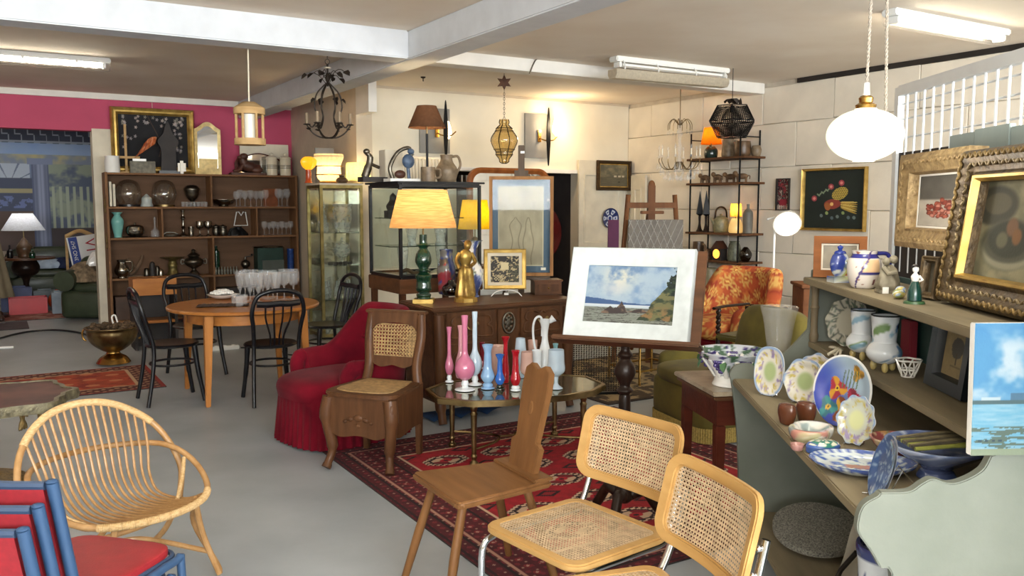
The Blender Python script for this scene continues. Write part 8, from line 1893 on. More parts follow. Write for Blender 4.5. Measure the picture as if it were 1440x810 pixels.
# small framed print on a wire stand
def flowerprint(u, v):
 c = full(u, '1c1812'); n = fb(u, v, 12, 6); c[n > 0.58] = hexA('b0a078'); c[(np.abs(u-0.5) < 0.15) & (np.abs(v-0.62) < 0.14)] = hexA('c8bc94'); c[(u > 0.1) & (u < 0.5) & (v < 0.3) & (v > 0.05) & (np.sin(u*60)*np.sin(v*60) > 0)] = hexA('a89a78'); c[(v < 0.75) & (u > 0.62) & (n < 0.45)] = hexA('4a4a34'); return c
p = sbp(712, 417); t = thing('wire_stand', 'thin curved wire display stand under the small print', 'stand', p, 0.05)
mb = MB(); mb.tube(spl([(-0.12, -0.03, 0.006), (-0.08, -0.02, 0.04), (0, 0, 0.052), (0.08, -0.02, 0.04), (0.12, -0.03, 0.006)], 5), 0.004, 6); mb.build('front_wire', 'white_metal', t); mb = MB(); mb.tube([(0, 0, 0.052), (0, 0.09, 0.006)], 0.004, 6); mb.build('rear_wire', 'white_metal', t)
mb = MB(); mb.box((0.0, -0.012, 0.022), (0.035, 0.004, 0.018)); mb.build('price_tag', 'white_plastic', t)
k = p.y/1200
picture('small_flower_print', 'small square print of a vase in gold frame and white mount', (p.x-0.01, p.y+0.012, SBT+0.054), 0.08, 60*k, 57*k, [(0, 0.015), (0, -0.008), (0.008, -0.014), (0.03, -0.006), (0.032, 0.015), (0, 0.015)], 'gilt_bright', flowerprint, 60, 60, 'print', lean=0.08, matw=0.028, mmat='cream_paint', pm='print')
p = sbp(768, 414); t = thing('drawer_box', 'small dark wooden box with one drawer on the sideboard', 'box', (p.x, p.y+0.05, SBT), 0.2)
mb = MB(); mb.box((0, 0, 0.055), (0.22, 0.16, 0.1)); mb.build('body', 'oak_dark', t, bevel=0.004); mb = MB(); mb.box((0, 0, 0.112), (0.24, 0.18, 0.014)); mb.build('top', 'oak_dark', t, bevel=0.003); mb = MB(); mb.box((0, -0.083, 0.055), (0.17, 0.008, 0.06)); o = mb.build('drawer', 'oak_carved', t, bevel=0.002); mb = MB(); mb.ball((0, -0.092, 0.055), 0.007, 8, 5); mb.build('knob', 'brass_gold', o)
mb = MB(); mb.box((0, 0, 0.0025), (0.23, 0.17, 0.005)); mb.build('base', 'oak_dark', t)
# bead screen and brass glass table behind the picture stand
p = G(842, 560); t = thing('bead_screen', 'low black screen hung with rows of dark glass beads', 'screen', (p.x, p.y+0.1, 0.009), 0.15)
mb = MB(); mb.rectframe(0.46, 0.62, [(0, 0.012), (0, -0.012), (0.02, -0.012), (0.02, 0.012), (0, 0.012)], 0, 0.31); mb.build('frame', 'black_metal', t)
for s in (-1, 1): mb = MB(); mb.box((s*0.2, 0, 0.006), (0.04, 0.2, 0.012)); mb.build('foot', 'black_metal', t)
mb = MB()
for i in range(20):
 for j in range(36): mb.ball((-0.2+0.021*i, 0.004*((i+j) % 2), 0.03+0.0158*j), (0.0075, 0.0075, 0.0062), 6, 4)
o = mb.build('beads', mat('bead', '3a3028', 0.25, 0.4, c2='0c0a0a', vs=200), t, flat=True); o['kind'] = 'stuff'
p = G(919, 521); t = thing('brass_table', 'low brass table with glass top before the orange armchair', 'table', (1.2, 7.55, 0.009), 0.6)
for sx in (-1, 1):
 for sy in (-1, 1): mb = MB(); mb.tube([(sx*0.26, sy*0.2, 0), (sx*0.26, sy*0.2, 0.42)], 0.011, 8); mb.build('leg', 'brass_gold', t)
for z in (0.12, 0.41): 
 mb = MB(); mb.tube([(-0.26, -0.2, z), (0.26, -0.2, z), (0.26, 0.2, z), (-0.26, 0.2, z)], 0.009, 6, closed=True); mb.build('rail', 'brass_gold', t)
mb = MB(); mb.box((0, 0, 0.422), (0.5, 0.38, 0.008)); mb.build('glass_top', 'glass_green', t)
# wares on the metal rack
k = 10.6/1200
def rv(name, label, cat, px, lev, prof, m, n=24, dep=0.17, fl=None): return vase(name, label, cat, rkp(px, lev, dep), [(r*k, z*k) for r, z in prof], m, n, fl=fl)
p = rkp(998, 5); table_lamp('orange_lamp', 'lamp with lit orange shade and dark round base on the rack', p, 20*k, 43*k, 14.5*k, 10*k, shade('orange_shade', 'e07818', 0.6), [(r*k, z*k) for r, z in ((0, 0), (7, 0), (9.5, 5), (9, 12), (5, 17))], mat('dark_teal_glaze', '22342e', 0.2, var=0.2, coat=0.4), 6, (1, 0.7, 0.35), 0, 0.02)
p = rkp(1022, 5); t = thing('tan_jug', 'tan pottery jug with loop handle on the top shelf', 'jug', p, 0.3)
mb = MB(); mb.lathe([(r*k, z*k) for r, z in spl([(0, 0), (8, 0), (9, 6), (8, 18), (7, 26), (6, 26)], 4)], 20); mb.build('body', 'stoneware', t); mb = MB(); mb.tube([(x*k, 0, z*k) for x, z in spl([(7, 23), (14, 22), (14, 10), (8, 5)], 4)], 1.6*k, 6); mb.build('handle', 'stoneware', t)
rv('dark_basket', 'dark brown woven basket on the top rack shelf', 'basket', 1042, 5, [(0, 0), (9, 0), (11, 10), (10, 20), (9, 20)], 'brown_ceramic', dep=0.22)
rv('clay_pot', 'small clay pot at the end of the top rack shelf', 'pot', 1061, 5, [(0, 0), (5, 0), (7, 8), (5, 14), (4, 14)], 'stoneware', dep=0.12)
drift2 = mat('carved_wood', '7a5c3e', 0.7, c2='4c3624', vs=14)
for i, (px, L_) in enumerate(((990, 20), (1008, 16), (1026, 18), (1042, 20))):
 p = rkp(px, 4, 0.16+0.03*(i % 2)); t = thing('carved_animal', ['carved wooden lion at the end of the second rack shelf', 'small carved wooden boar between the animals', 'carved wooden goat on the second rack shelf', 'carved wooden bull beside the rack post'][i], 'carving', p, ROT-PI/2+0.2*i, 'carved animals on the rack')
 mb = MB(); mb.ball((0, 0, 8*k), (L_*0.42*k, 3.2*k, 4*k)); mb.ball((-L_*0.45*k, 0, (11+i % 2)*k), (3.4*k, 2.6*k, 3.2*k)); mb.tube([(-L_*0.3*k, 0, 9*k), (-L_*0.45*k, 0, 11*k)], 2.6*k, 8); mb.build('body', drift2, t)
 for sx in (-1, 1):
  for sy in (-1, 1): mb = MB(); mb.tube([(sx*L_*0.26*k, sy*1.8*k, 7*k), (sx*L_*0.28*k, sy*2*k, 0)], [1.4*k, 1.0*k], 6); mb.build('leg', drift2, t)
 mb = MB(); mb.tube(spl([(L_*0.4*k, 0, 9*k), (L_*0.52*k, 0, 8*k), (L_*0.5*k, 0, 4*k)], 3), 0.7*k, 5); mb.build('tail', drift2, t)
for i, px in enumerate((984, 993)):
 p = rkp(px, 3, 0.2 if i else 0.12); t = thing('cone_sculpture', ['dark pointed cone sculpture on a wooden foot', 'dark pointed cone sculpture next to the kettle'][i], 'sculpture', p, 0.3, 'two dark cones on the rack')
 mb = MB(); mb.lathe([(r*k, z*k) for r, z in ((1.5, 22), (6.5, 25), (0.3, 58), (0, 58))], 4, ph=0.4); mb.build('cone', 'black_metal', t); mb = MB(); mb.lathe([(r*k, z*k) for r, z in spl([(0, 0), (5, 0), (3, 4), (1.6, 12), (2, 22)], 4)], 12); mb.build('foot', 'dark_wood', t)
p = rkp(1014, 3, 0.17); t = thing('pottery_kettle', 'speckled pottery kettle with arched handle on the rack', 'kettle', p, 0.2)
mb = MB(); mb.lathe([(r*k, z*k) for r, z in spl([(0, 0), (9, 0), (11, 8), (10, 18), (6, 22), (2, 23), (2, 25), (0, 26)], 4)], 24); mb.build('body', mat('kettle_glaze', '8a8464', 0.4, var=0.2, vs=30), t); mb = MB(); mb.tube([(x*k, 0, z*k) for x, z in spl([(-9, 19), (-7, 31), (0, 35), (7, 31), (9, 19)], 4)], 1.3*k, 6); mb.build('handle', 'dark_wood', t); mb = MB(); mb.tube([(-9*k, 0, 10*k), (-15*k, 0, 20*k)], [2.4*k, 1.2*k], 8); mb.build('spout', 'kettle_glaze', t)
p = rkp(1035, 3, 0.17); table_lamp('amber_jar_lamp', 'lit amber glass jar lamp on the rack', p, 22*k, 40*k, 8*k, 7*k, shade('amber_shade', 'f0b850', 0.7), [(r*k, z*k) for r, z in ((0, 0), (8, 0), (9.5, 6), (8, 14), (5, 20))], mat('amber_glow', 'd8b880', 0.3, var=0.1, emit='e8b868', es=0.5), 5, (1, 0.72, 0.36), 0, 0.016)
rv('grey_bottle', 'tall grey stoneware bottle beside the rack post', 'bottle', 1052, 3, [(0, 0), (6, 0), (6.5, 4), (6.5, 26), (4, 31), (2, 34), (2.2, 39), (1.6, 39)], mat('grey_stone', '6e6a60', 0.5, var=0.15))
rv('dark_crock', 'dark glazed crock at the left of the fourth shelf', 'crock', 983, 2, [(0, 0), (7, 0), (8, 12), (7.5, 24), (6.5, 24)], 'brown_ceramic')
p = rkp(998, 2, 0.2); t = thing('bird_ornament', 'pale driftwood bird ornament beside the glowing house', 'ornament', p, 0.5)
mb = MB(); mb.ball((0, 0, 9*k), (9*k, 4*k, 6*k)); mb.tube(spl([(-5*k, 0, 12*k), (-8*k, 0, 19*k), (-12*k, 0, 22*k)], 3), 2*k, 8); mb.build('body', drift2, t); mb = MB(); mb.box((0, 0, 2*k), (10*k, 7*k, 4*k)); mb.build('base', drift2, t)
p = rkp(1013, 2, 0.22); t = thing('house_lantern', 'small pottery house lantern glowing from its window', 'lantern', p, ROT-PI/2)
mb = MB(); mb.box((0, 0, 8*k), (17*k, 12*k, 16*k)); mb.build('wall', 'dark_stuff', t); mb = MB(); mb.xz([(-10*k, 16.1*k), (10*k, 16.1*k), (0, 27*k)], -7*k, 7*k); mb.build('roof', 'terracotta_dark', t)
mb = MB(); mb.lathe([(0, 0), (6.5*k, 0)], 20, T=Matrix.Translation((0, -6.2*k, 9*k)) @ Matrix.Rotation(PI/2, 4, 'X')); mb.build('window', mat('house_glow', 'f0a040', 0.4, var=0.2, vs=200, emit='f09a38', es=2.2), t)
rv('ribbed_pot', 'grey green ribbed pottery jar next to the house lantern', 'jar', 1034, 2, [(0, 0), (8, 0), (9, 8), (8, 20), (6, 25), (7, 27), (6, 27)], mat('grey_green', '6a6c58', 0.5, var=0.25, vs=30))
rv('glass_float', 'round dark glass float at the end of the fourth shelf', 'float', 1050, 2, [(0, 0), (4, 0), (8, 7), (8, 12), (4, 18), (2, 20), (0, 20)], 'smoke_glass')
rv('black_jug', 'black pottery jug on the fifth rack shelf', 'jug', 981, 1, [(0, 0), (6, 0), (8, 8), (6, 20), (3, 26), (4, 30), (3, 30)], 'black_wood')
rv('cream_crock', 'wide cream crock on the fifth rack shelf', 'crock', 1000, 1, [(0, 0), (10, 0), (11, 4), (11, 22), (10, 26), (9, 26)], mat('cream_crock_m', '9a9070', 0.4, var=0.15))
rv('brown_pitcher', 'brown pitcher beside the cream crock', 'pitcher', 1018, 1, [(0, 0), (6, 0), (7, 8), (5, 18), (6, 22), (5, 22)], 'brown_ceramic')
rv('dark_flask', 'dark squat flask on the lowest rack shelf', 'flask', 982, 0, [(0, 0), (8, 0), (9, 8), (4, 18), (3, 26), (0, 26)], 'black_wood'); rv('dark_carafe', 'dark carafe with narrow neck on the lowest rack shelf', 'carafe', 996, 0, [(0, 0), (6, 0), (7, 7), (2, 14), (2, 22), (0, 22)], 'black_wood')
# wares on the dresser
def hq(px, py, z): p = G(px, py, z); p.z = z+0.0005; return p
def plate(name, label, loc, w_, h_, rz, lean, fn, lob=0, e=2.0, stand=True, nr=14, na=64, cat='plate', depth=0.16):
 """standing plate: faces local -y, leaning back; w_ x h_ outline, optional lobes"""
 t = thing(name, label, cat, loc, rz)
 T = Matrix.Rotation(-lean, 4, 'X')
 def pt(u, v):
  an = 2*PI*u; x, z = sq(an, w_/2, h_/2, e); kk = (1+0.05*math.cos(an*lob) if lob else 1); return x*kk*v, z*kk*v
 mb = MB(); dp = depth*w_
 def fr(u, v):
  x, z = pt(u, v); return (x, -0.5*dp*sst(np.array(v), 0.55, 1.0), z+h_/2*1.03)
 def bk_(u, v):
  x, z = pt(u, v); return (x, 0.006-0.5*dp*float(sst(np.array(v), 0.55, 1.0)), z+h_/2*1.03)
 mb.grid(fr, na, nr, cu=True, T=T); mb.build('dish', 'ceramic_paint', t, col=lambda co: fn(co, w_, h_), fix=False)
 mb = MB(); mb.grid(bk_, na, nr, cu=True, T=T); mb.build('back', 'porcelain', t, fix=False)
 if stand:
  mb = MB()
  for s in (-1, 1): mb.tube([(s*w_*0.2, -0.02, 0.004), (s*w_*0.2, 0.02, 0.004), (s*w_*0.12, 0.04+h_*math.sin(lean)*0.5, h_*0.5), (s*w_*0.22, 0.09+h_*0.25, 0.004)], 0.0022, 5)
  mb.tube([(-w_*0.2, 0.0, 0.004), (w_*0.2, 0.0, 0.004)], 0.0022, 5); mb.build('stand', 'chrome', t)
 return t
def uvp(co, w_, h_): return co[:, 0]/w_*2, (co[:, 2]/h_*2-1.0)
def pansy(co, w_, h_):
 x, z = uvp(co, w_, h_); c = mixc(full(x, '2a3ea0'), full(x, '9cb0c0'), sst(x*0.7+z*0.5, -0.5, 0.5))
 for cx, cz, r, h1, h2 in ((-0.25, 0.05, 0.36, '9c2838', 'c8902c'), (0.38, -0.2, 0.36, '9c2440', '7a1a30'), (0.05, -0.5, 0.38, 'd0a030', '7a3a18'), (-0.45, -0.5, 0.32, '2c6a78', '3c8a8c'), (0.42, 0.55, 0.26, 'b88a38', '8a6a2c')):
  rr, an = polar(x-cx, z-cz); m_ = rr < r*(0.8+0.2*np.cos(an*3)); c[m_] = mixc(full(x, h1), full(x, h2), sst(np.cos(an*3+1), 0, 0.6))[m_]; c[rr < r*0.22] = hexA('d8b030'); c[rr < r*0.1] = hexA('3a1a10')
 for k_ in range(5): m_ = np.abs(x-(-0.1+0.12*k_)-0.1*z) < 0.02; c[m_ & (z > 0.1) & (z < 0.6)] = hexA('5a6a50')
 rr = np.hypot(x, z); c[rr > 0.96] = hexA('e0e0dc'); return c
def shellware(seed, base='d0ccc0', mid='9aaa78'):
 def fn(co, w_, h_):
  x, z = uvp(co, w_, h_); c = full(x, base); rr = np.hypot(x, z); n = fb(x*2+seed, z*2+seed, 2.5, seed)
  c = mixc(c, full(x, mid), sst(rr, 0.5, 0.3)); ring = (rr > 0.55) & (rr < 0.9); c[ring] = mixc(c, full(x, '8a7aa0'), sst(n, 0.5, 0.62))[ring]; c[ring] = mixc(c, full(x, 'b8a858'), sst(fb(x*2+9, z*2, 3.2, seed+4), 0.55, 0.65))[ring]; c[rr > 0.95] = hexA('8aa0c0'); return c
 return fn
plate('shell_dish', 'tall shell shaped faience dish standing at the deck corner', hq(1080, 557, ZD), 0.13, 0.195, HRZ-0.75, 0.1, shellware(3), 0, 2.6, cat='dish')
plate('lobed_plate', 'lilac lobed faience plate behind the brown clogs', hq(1128, 568, ZD), 0.17, 0.17, HRZ-0.8, 0.2, shellware(7), 6)
plate('flower_plate', 'pale scalloped faience plate behind the pansy plate', hq(1145, 561, ZD), 0.165, 0.175, HRZ-0.8, 0.2, shellware(12, 'd8cfc8', 'c8c0b8'), 8)
plate('pansy_plate', 'large blue plate painted with red and yellow pansies', hq(1180, 601, ZD), 0.215, 0.245, HRZ-0.85, 0.18, pansy, nr=30, na=96)
plate('oval_plate', 'small oval faience plate with pierced border', hq(1200, 626, ZD), 0.12, 0.155, HRZ-0.7, 0.22, shellware(21, 'b8bcb0', 'c8cc98'), 10, 2.0)
for i, (px, py) in enumerate(((1106, 597), (1133, 594))):
 p = hq(px, py, ZD); t = thing('clay_clog', ['brown glazed clog standing at the front of the deck', 'brown glazed clog behind its pair below the plates'][i], 'ornament', p, 0.4+0.2*i, 'pair of brown clogs')
 mb = MB(); mb.lathe(spl([(0.0, 0), (0.02, 0.002), (0.026, 0.02), (0.03, 0.045), (0.026, 0.068), (0.012, 0.075), (0, 0.076)], 4), 24, sx=0.85 if i else 0.8, sy=1.3); mb.build('body', mat('brown_glaze', '6a3a24', 0.25, c2='54301e', vs=10, coat=0.4), t)
p = hq(1140, 621, ZD); fv('slipper_dish', 'pale faience slipper shaped dish on the deck', 'dish', p, [(0, 0), (0.035, 0), (0.055, 0.02), (0.06, 0.045), (0.05, 0.05), (0.03, 0.02)], 31, ('8a9ab0', 'b87a6a', 'b8b088', '8a9a9a'), rz=0.4, fl=lambda a, z: 1+0.35*abs(math.cos(a-0.5)), base='d8d4cc')
p = hq(1157, 636, ZD)
def bluebox(co):
 c = full(co[:, 0], '3a5a9c'); r, an = polar(co[:, 0], co[:, 1]); c[(co[:, 2] > 0.025) & (r < 0.04)] = hexA('3a7a6a'); m_ = (co[:, 2] > 0.028) & (np.sin(an*5)*np.sin(r*220) > 0.1); c[m_] = hexA('d8d8c0'); return c
mb = MB(); mb.lathe(spl([(0, 0), (0.04, 0), (0.045, 0.012), (0.044, 0.025), (0.03, 0.036), (0, 0.04)], 6), 48, sx=1.2, sy=0.85); one(mb, 'blue_trinket_box', 'ceramic_paint', 'oval blue trinket box with white flowers on the lid', 'box', p, 0.2, col=bluebox)
p = hq(1121, 633, ZD); vase('pink_salt_dish', 'tiny round pink glass salt dish at the deck edge', 'dish', p, [(0, 0), (0.014, 0), (0.02, 0.012), (0.021, 0.02), (0.017, 0.018), (0, 0.008)], mat('pink_brown', 'b08078', 0.3, var=0.1, coat=0.3))
# fish platter lying flat
def fishp(co):
 x, y = co[:, 0]/0.15, co[:, 1]/0.11; rr = np.hypot(x, y); c = full(x, 'c8d0d0'); n = fb(x*3+5, y*3+5, 2.5, 5); c = mixc(c, full(x, '3a5aa0'), sst(n, 0.52, 0.6)); m_ = (np.abs(y+0.05) < 0.16) & (np.abs(x) < 0.3); c[m_] = hexA('9c5a58'); c[(rr > 0.86) & (np.sin(np.arctan2(y, x)*30) > 0)] = hexA('4a5ea0'); c[rr > 0.97] = hexA('2c4a84'); return c
p = hq(1212, 662, ZD); mb = MB(); mb.lathe(spl([(0, 0.012), (0.06, 0.012), (0.1, 0.014), (0.13, 0.025), (0.145, 0.032), (0.13, 0.018), (0.08, 0), (0, 0)], 6), 64, sy=0.74); one(mb, 'fish_platter', 'ceramic_paint', 'oval blue and white platter painted with a red fish', 'platter', p, HRZ-0.2, col=fishp)
p = hq(1256, 645, ZD); fv('peach_bowl', 'cream bowl with painted red flowers beside the fruit bowl', 'bowl', (p.x+0.04, p.y+0.06, p.z), [(0, 0), (0.04, 0), (0.065, 0.02), (0.082, 0.045), (0.075, 0.048), (0.05, 0.018), (0, 0.01)], 51, ('9c4a50', '6a7a50', 'b88a58', 'a05a5a'), base='d8c0a0')
# blue plate edge-on in a chrome stand
p = hq(1228, 702, ZD)
def bluedark(co, w_, h_):
 x, z = uvp(co, w_, h_); c = full(x, '3c5a8c'); n = fb(x*3, z*3, 2.5, 5); return mixc(c, full(x, '8aa4c0'), sst(n, 0.55, 0.65))
t = plate('blue_stand_plate', 'blue plate turned edge on in a chrome stand', p, 0.17, 0.17, HRZ-PI/2-0.1, 0.28, bluedark, depth=0.1)
# fruit bowl with asparagus
p = hq(1332, 682, ZD); t = thing('asparagus_bowl', 'big blue white footed bowl filled with ceramic asparagus', 'bowl', (p.x, p.y+0.06, p.z), 0)
mb = MB(); mb.lathe(spl([(0, 0), (0.05, 0), (0.045, 0.02), (0.04, 0.03), (0.08, 0.055), (0.125, 0.085), (0.138, 0.1), (0.128, 0.098), (0.08, 0.07), (0, 0.06)], 6), 56); mb.build('bowl', 'ceramic_paint', t, col=faience(61, ('5a6a9c', '8a9ac8', '6a7aa0', '4a5a8c'), base='b8c0d4', dens=0.56))
for i in range(9):
 y0 = -0.055+0.014*i; mb = MB(); mb.tube(spl([(-0.09, y0, 0.098), (0.02, y0*0.9, 0.105+0.004*(i % 3)), (0.105, y0*0.8+0.005*(i % 2), 0.11)], 4), [0.006]*5+[0.008]*3+[0.004], 7); mb.build('asparagus', 'asp%d' % (i % 3) if 'asp%d' % (i % 3) in MATS else mat('asp%d' % (i % 3), ['8a8c40', '4a4438', '6a6048'][i % 3], 0.35, var=0.2, vs=30), t)
# middle shelf
def octp(co, w_, h_):
 x, z = uvp(co, w_, h_); rr = np.hypot(x, z); c = full(x, 'a8a494'); an = np.arctan2(z, x); c[(rr > 0.62) & (np.sin(an*16) > 0.75)] = hexA('3a4038'); c[np.abs(rr-0.6) < 0.03] = hexA('5a5c50'); n = fb(x*3, z*3, 3, 4); c[(rr > 0.65) & (n > 0.62)] = hexA('4a5a48'); return c
plate('octagonal_plate', 'grey octagonal plate propped against the dresser back', hq(1188, 487, ZM), 0.19, 0.20, HRZ-0.85, 0.2, octp, 8, stand=False)
for i, (px, py, s) in enumerate(((1211, 505, 0.95), (1242, 522, 1.0))):
 p = hq(px, py, ZM); t = thing('footed_jug', ['white jug on small feet painted with a landscape, by the plate', 'white jug on small feet painted with a landscape, by the basket'][i], 'jug', p, HRZ+0.3, 'pair of landscape jugs')
 mb = MB(); mb.lathe([(r*s, z*s) for r, z in spl([(0, 0.03), (0.03, 0.03), (0.055, 0.05), (0.06, 0.075), (0.045, 0.1), (0.04, 0.11), (0.044, 0.16), (0.048, 0.2), (0.042, 0.2)], 7)], 56, fl=lambda a, z: 1+0.04*math.sin(a*4)*(z > 0.17)); mb.build('body', 'ceramic_paint', t, col=faience(71+i*3, ('5a80a8', '6a8a50', '8ab0c8', '3a4a7c'), base='dde2e6', dens=0.69, sc=20))
 for q_ in range(3): mb = MB(); mb.ball((0.036*s*math.cos(q_*2.1), 0.036*s*math.sin(q_*2.1), 0.018*s), (0.012, 0.012, 0.0185*s)); mb.build('foot', mat('yellow_glaze', 'b8a468', 0.25, var=0.1, coat=0.3), t)
 mb = MB(); mb.lathe([(0.0485*s, 0.198*s), (0.049*s, 0.202*s), (0.0465*s, 0.203*s)], 40, fl=lambda a, z: 1+0.04*math.sin(a*4)); mb.build('rim', 'blueblack', t)
p = hq(1262, 506, ZM); bx('red_book', 'red bound book standing behind the white jugs', 'book', (p.x+0.05, p.y+0.02, p.z), (0.03, 0.09, 0.15), mat('red_cover', '9c2c3c', 0.6, var=0.1), HRZ)
p = hq(1180, 497, ZM); t = thing('ceramic_lace', 'cream ceramic lace wreath lying before the jugs', 'ornament', (p.x, p.y, p.z), HRZ)
for i in range(5):
 mb = MB(); ph = i*1.3
 mb.tube(spl([(-0.045+0.02*math.cos(ph), -0.09+0.012*i, 0.006), (-0.01, -0.05+0.015*i, 0.02), (0.015*math.sin(ph), 0.02*i, 0.012), (0.02, 0.03+0.01*i, 0.008)], 4), 0.005, 6); mb.build('strand', 'cream_ceramic', t)
p = hq(1276, 533, ZM); t = thing('wire_basket', 'small white ceramic wire basket with looped rim', 'basket', (p.x+0.015, p.y+0.03, p.z), HRZ)
for z, r in ((0.028, 0.026), (0.06, 0.04)): mb = MB(); mb.tube([(r*math.cos(x)*(1+0.1*math.cos(5*x)), r*math.sin(x)*(1+0.1*math.cos(5*x)), z) for x in np.linspace(0, 2*PI, 41)[:-1]], 0.0035, 6, closed=True); mb.build('hoop', 'porcelain', t)
for i in range(8):
 an = i*PI/4; mb = MB(); mb.tube(spl([(0.02*math.cos(an), 0.02*math.sin(an), 0.0035), (0.03*math.cos(an+0.3), 0.03*math.sin(an+0.3), 0.03), (0.042*math.cos(an), 0.042*math.sin(an), 0.062)], 4), 0.003, 6); mb.build('strand', 'porcelain', t)
mb = MB(); mb.lathe([(0, 0.001), (0.022, 0.001), (0.024, 0.006), (0, 0.006)], 16); mb.build('base', 'porcelain', t)
# top shelf
p = hq(1180, 397, ZT); t = thing('blue_mantel_pot', 'blue and yellow faience urn with lid on plinth', 'urn', p, HRZ+0.2)
fn_ = faience(81, ('22389c', 'b8b868', '5a6a78', '2a3c8c'), base='c8ccc8', dens=0.57, sc=24)
mb = MB(); mb.box((0, 0, 0.012), (0.075, 0.06, 0.024)); mb.build('plinth', 'ceramic_paint', t, col=fn_); mb = MB(); mb.lathe(spl([(0.02, 0.025), (0.034, 0.045), (0.04, 0.075), (0.032, 0.105), (0.022, 0.115)], 6), 44, sy=0.7); mb.build('body', 'ceramic_paint', t, col=fn_)
mb = MB(); mb.lathe(spl([(0.026, 0.1155), (0.02, 0.125), (0.008, 0.13), (0.012, 0.142), (0, 0.15)], 4), 30, sy=0.7); mb.build('lid', 'ceramic_paint', t, col=lambda co: full(co[:, 0], '22388c'))
p = hq(1214, 405, ZT); t = thing('faience_jug', 'round cream and blue faience jug with portrait medallion', 'jug', p, HRZ)
def jugp(co):
 c = full(co[:, 0], 'd8d0c8'); z = co[:, 2]; an = np.arctan2(co[:, 1], co[:, 0]); m_ = (z > 0.06) & (z < 0.11) & (an < -0.8) & (an > -2.0); c[m_] = hexA('dcb890'); c[(z > 0.112) & (z < 0.128)] = hexA('2a2c78'); c[(np.abs(z-0.056) < 0.006) & (an < -0.6) & (an > -2.2)] = hexA('2c2c6c')
 d = np.abs((an+2.0)*0.055-(z-0.07)*0.5); c[(d < 0.004)] = hexA('4a3a70'); n = fb(co[:, 0]*60, co[:, 2]*60, 1, 3); c[(n > 0.68) & (an < -1.9)] = hexA('8a5a4a'); c[(np.abs(an+1.2) < 0.08) & (np.abs(z-0.025) < 0.01)] = hexA('6a3a3a'); return c
mb = MB(); mb.lathe(spl([(0, 0), (0.035, 0), (0.05, 0.02), (0.06, 0.06), (0.058, 0.1), (0.044, 0.125), (0.046, 0.14), (0.04, 0.14)], 8), 72); mb.build('body', 'ceramic_paint', t, col=jugp); mb = MB(); mb.tube(spl([(0.045, 0, 0.13), (0.085, 0, 0.125), (0.09, 0, 0.08), (0.06, 0, 0.05)], 5), 0.008, 8); mb.build('handle', mat('cobalt', '24286c', 0.2, var=0.1, coat=0.4), t)
p = hq(1248, 412, ZT); t = thing('stone_figure', 'grey green pottery figure group of huddled people', 'figurine', p, HRZ)
sm_ = mat('stone_figure_m', '8c8470', 0.6, c2='6a6250', vs=30)
mb = MB(); mb.lathe(spl([(0.034, 0.012), (0.038, 0.03), (0.03, 0.06), (0.024, 0.085), (0.01, 0.1)], 4), 24, fl=lambda a, z: 1+0.14*math.sin(a*5+z*50)); mb.ball((-0.012, -0.01, 0.112), 0.014); mb.ball((0.016, 0.0, 0.118), 0.015); mb.tube([(-0.02, -0.01, 0.09), (-0.01, -0.03, 0.07), (0.015, -0.03, 0.075)], 0.009, 8); mb.build('figures', sm_, t); mb = MB(); mb.box((0, 0, 0.006), (0.075, 0.06, 0.012)); mb.build('base', sm_, t, bevel=0.003)
mb = MB(); mb.box((-0.02, -0.035, 0.012), (0.02, 0.006, 0.022)); mb.build('price_tag', 'white_plastic', t)
p = hq(1259, 420, ZT); t = thing('delft_clog', 'small blue and white faience clog at the shelf edge', 'ornament', (p.x+0.012, p.y+0.0, p.z), HRZ+0.9)
mb = MB(); mb.ball((0, 0, 0.016), (0.034, 0.019, 0.0162), 32, 18); mb.ball((0.014, 0, 0.026), (0.018, 0.017, 0.015), 24, 14); mb.build('shoe', 'ceramic_paint', t, col=faience(91, ('6a8ac0', '8a9a50', '4a5a8c', 'b8a860'), base='d8dcdc', dens=0.58, sc=50))
p = hq(1281, 427, ZT); t = thing('green_figurine', 'small porcelain lady figurine in a dark green dress', 'figurine', (p.x+0.01, p.y, p.z), HRZ)
mb = MB(); mb.lathe([(0, 0), (0.032, 0), (0.03, 0.008), (0, 0.01)], 20); mb.build('base', mat('green_base', '3a5a38', 0.3, var=0.15), t); mb = MB(); mb.lathe(spl([(0.022, 0.01), (0.02, 0.04), (0.012, 0.065), (0.01, 0.07)], 4), 20); mb.build('skirt', mat('teal_dress', '124038', 0.2, var=0.1, coat=0.4), t)
mb = MB(); mb.lathe(spl([(0.01, 0.0705), (0.013, 0.085), (0.006, 0.095), (0.005, 0.1)], 4), 16); mb.ball((0, 0, 0.108), (0.01, 0.01, 0.012)); mb.tube([(0.012, 0, 0.088), (0.02, -0.008, 0.075), (0.008, -0.015, 0.072)], 0.0035, 6); mb.build('torso', 'porcelain', t)
mb = MB(); mb.ball((0, 0.003, 0.116), (0.011, 0.011, 0.008)); mb.build('hair', mat('dark_hair', '1c1418', 0.4, var=0.1), t)
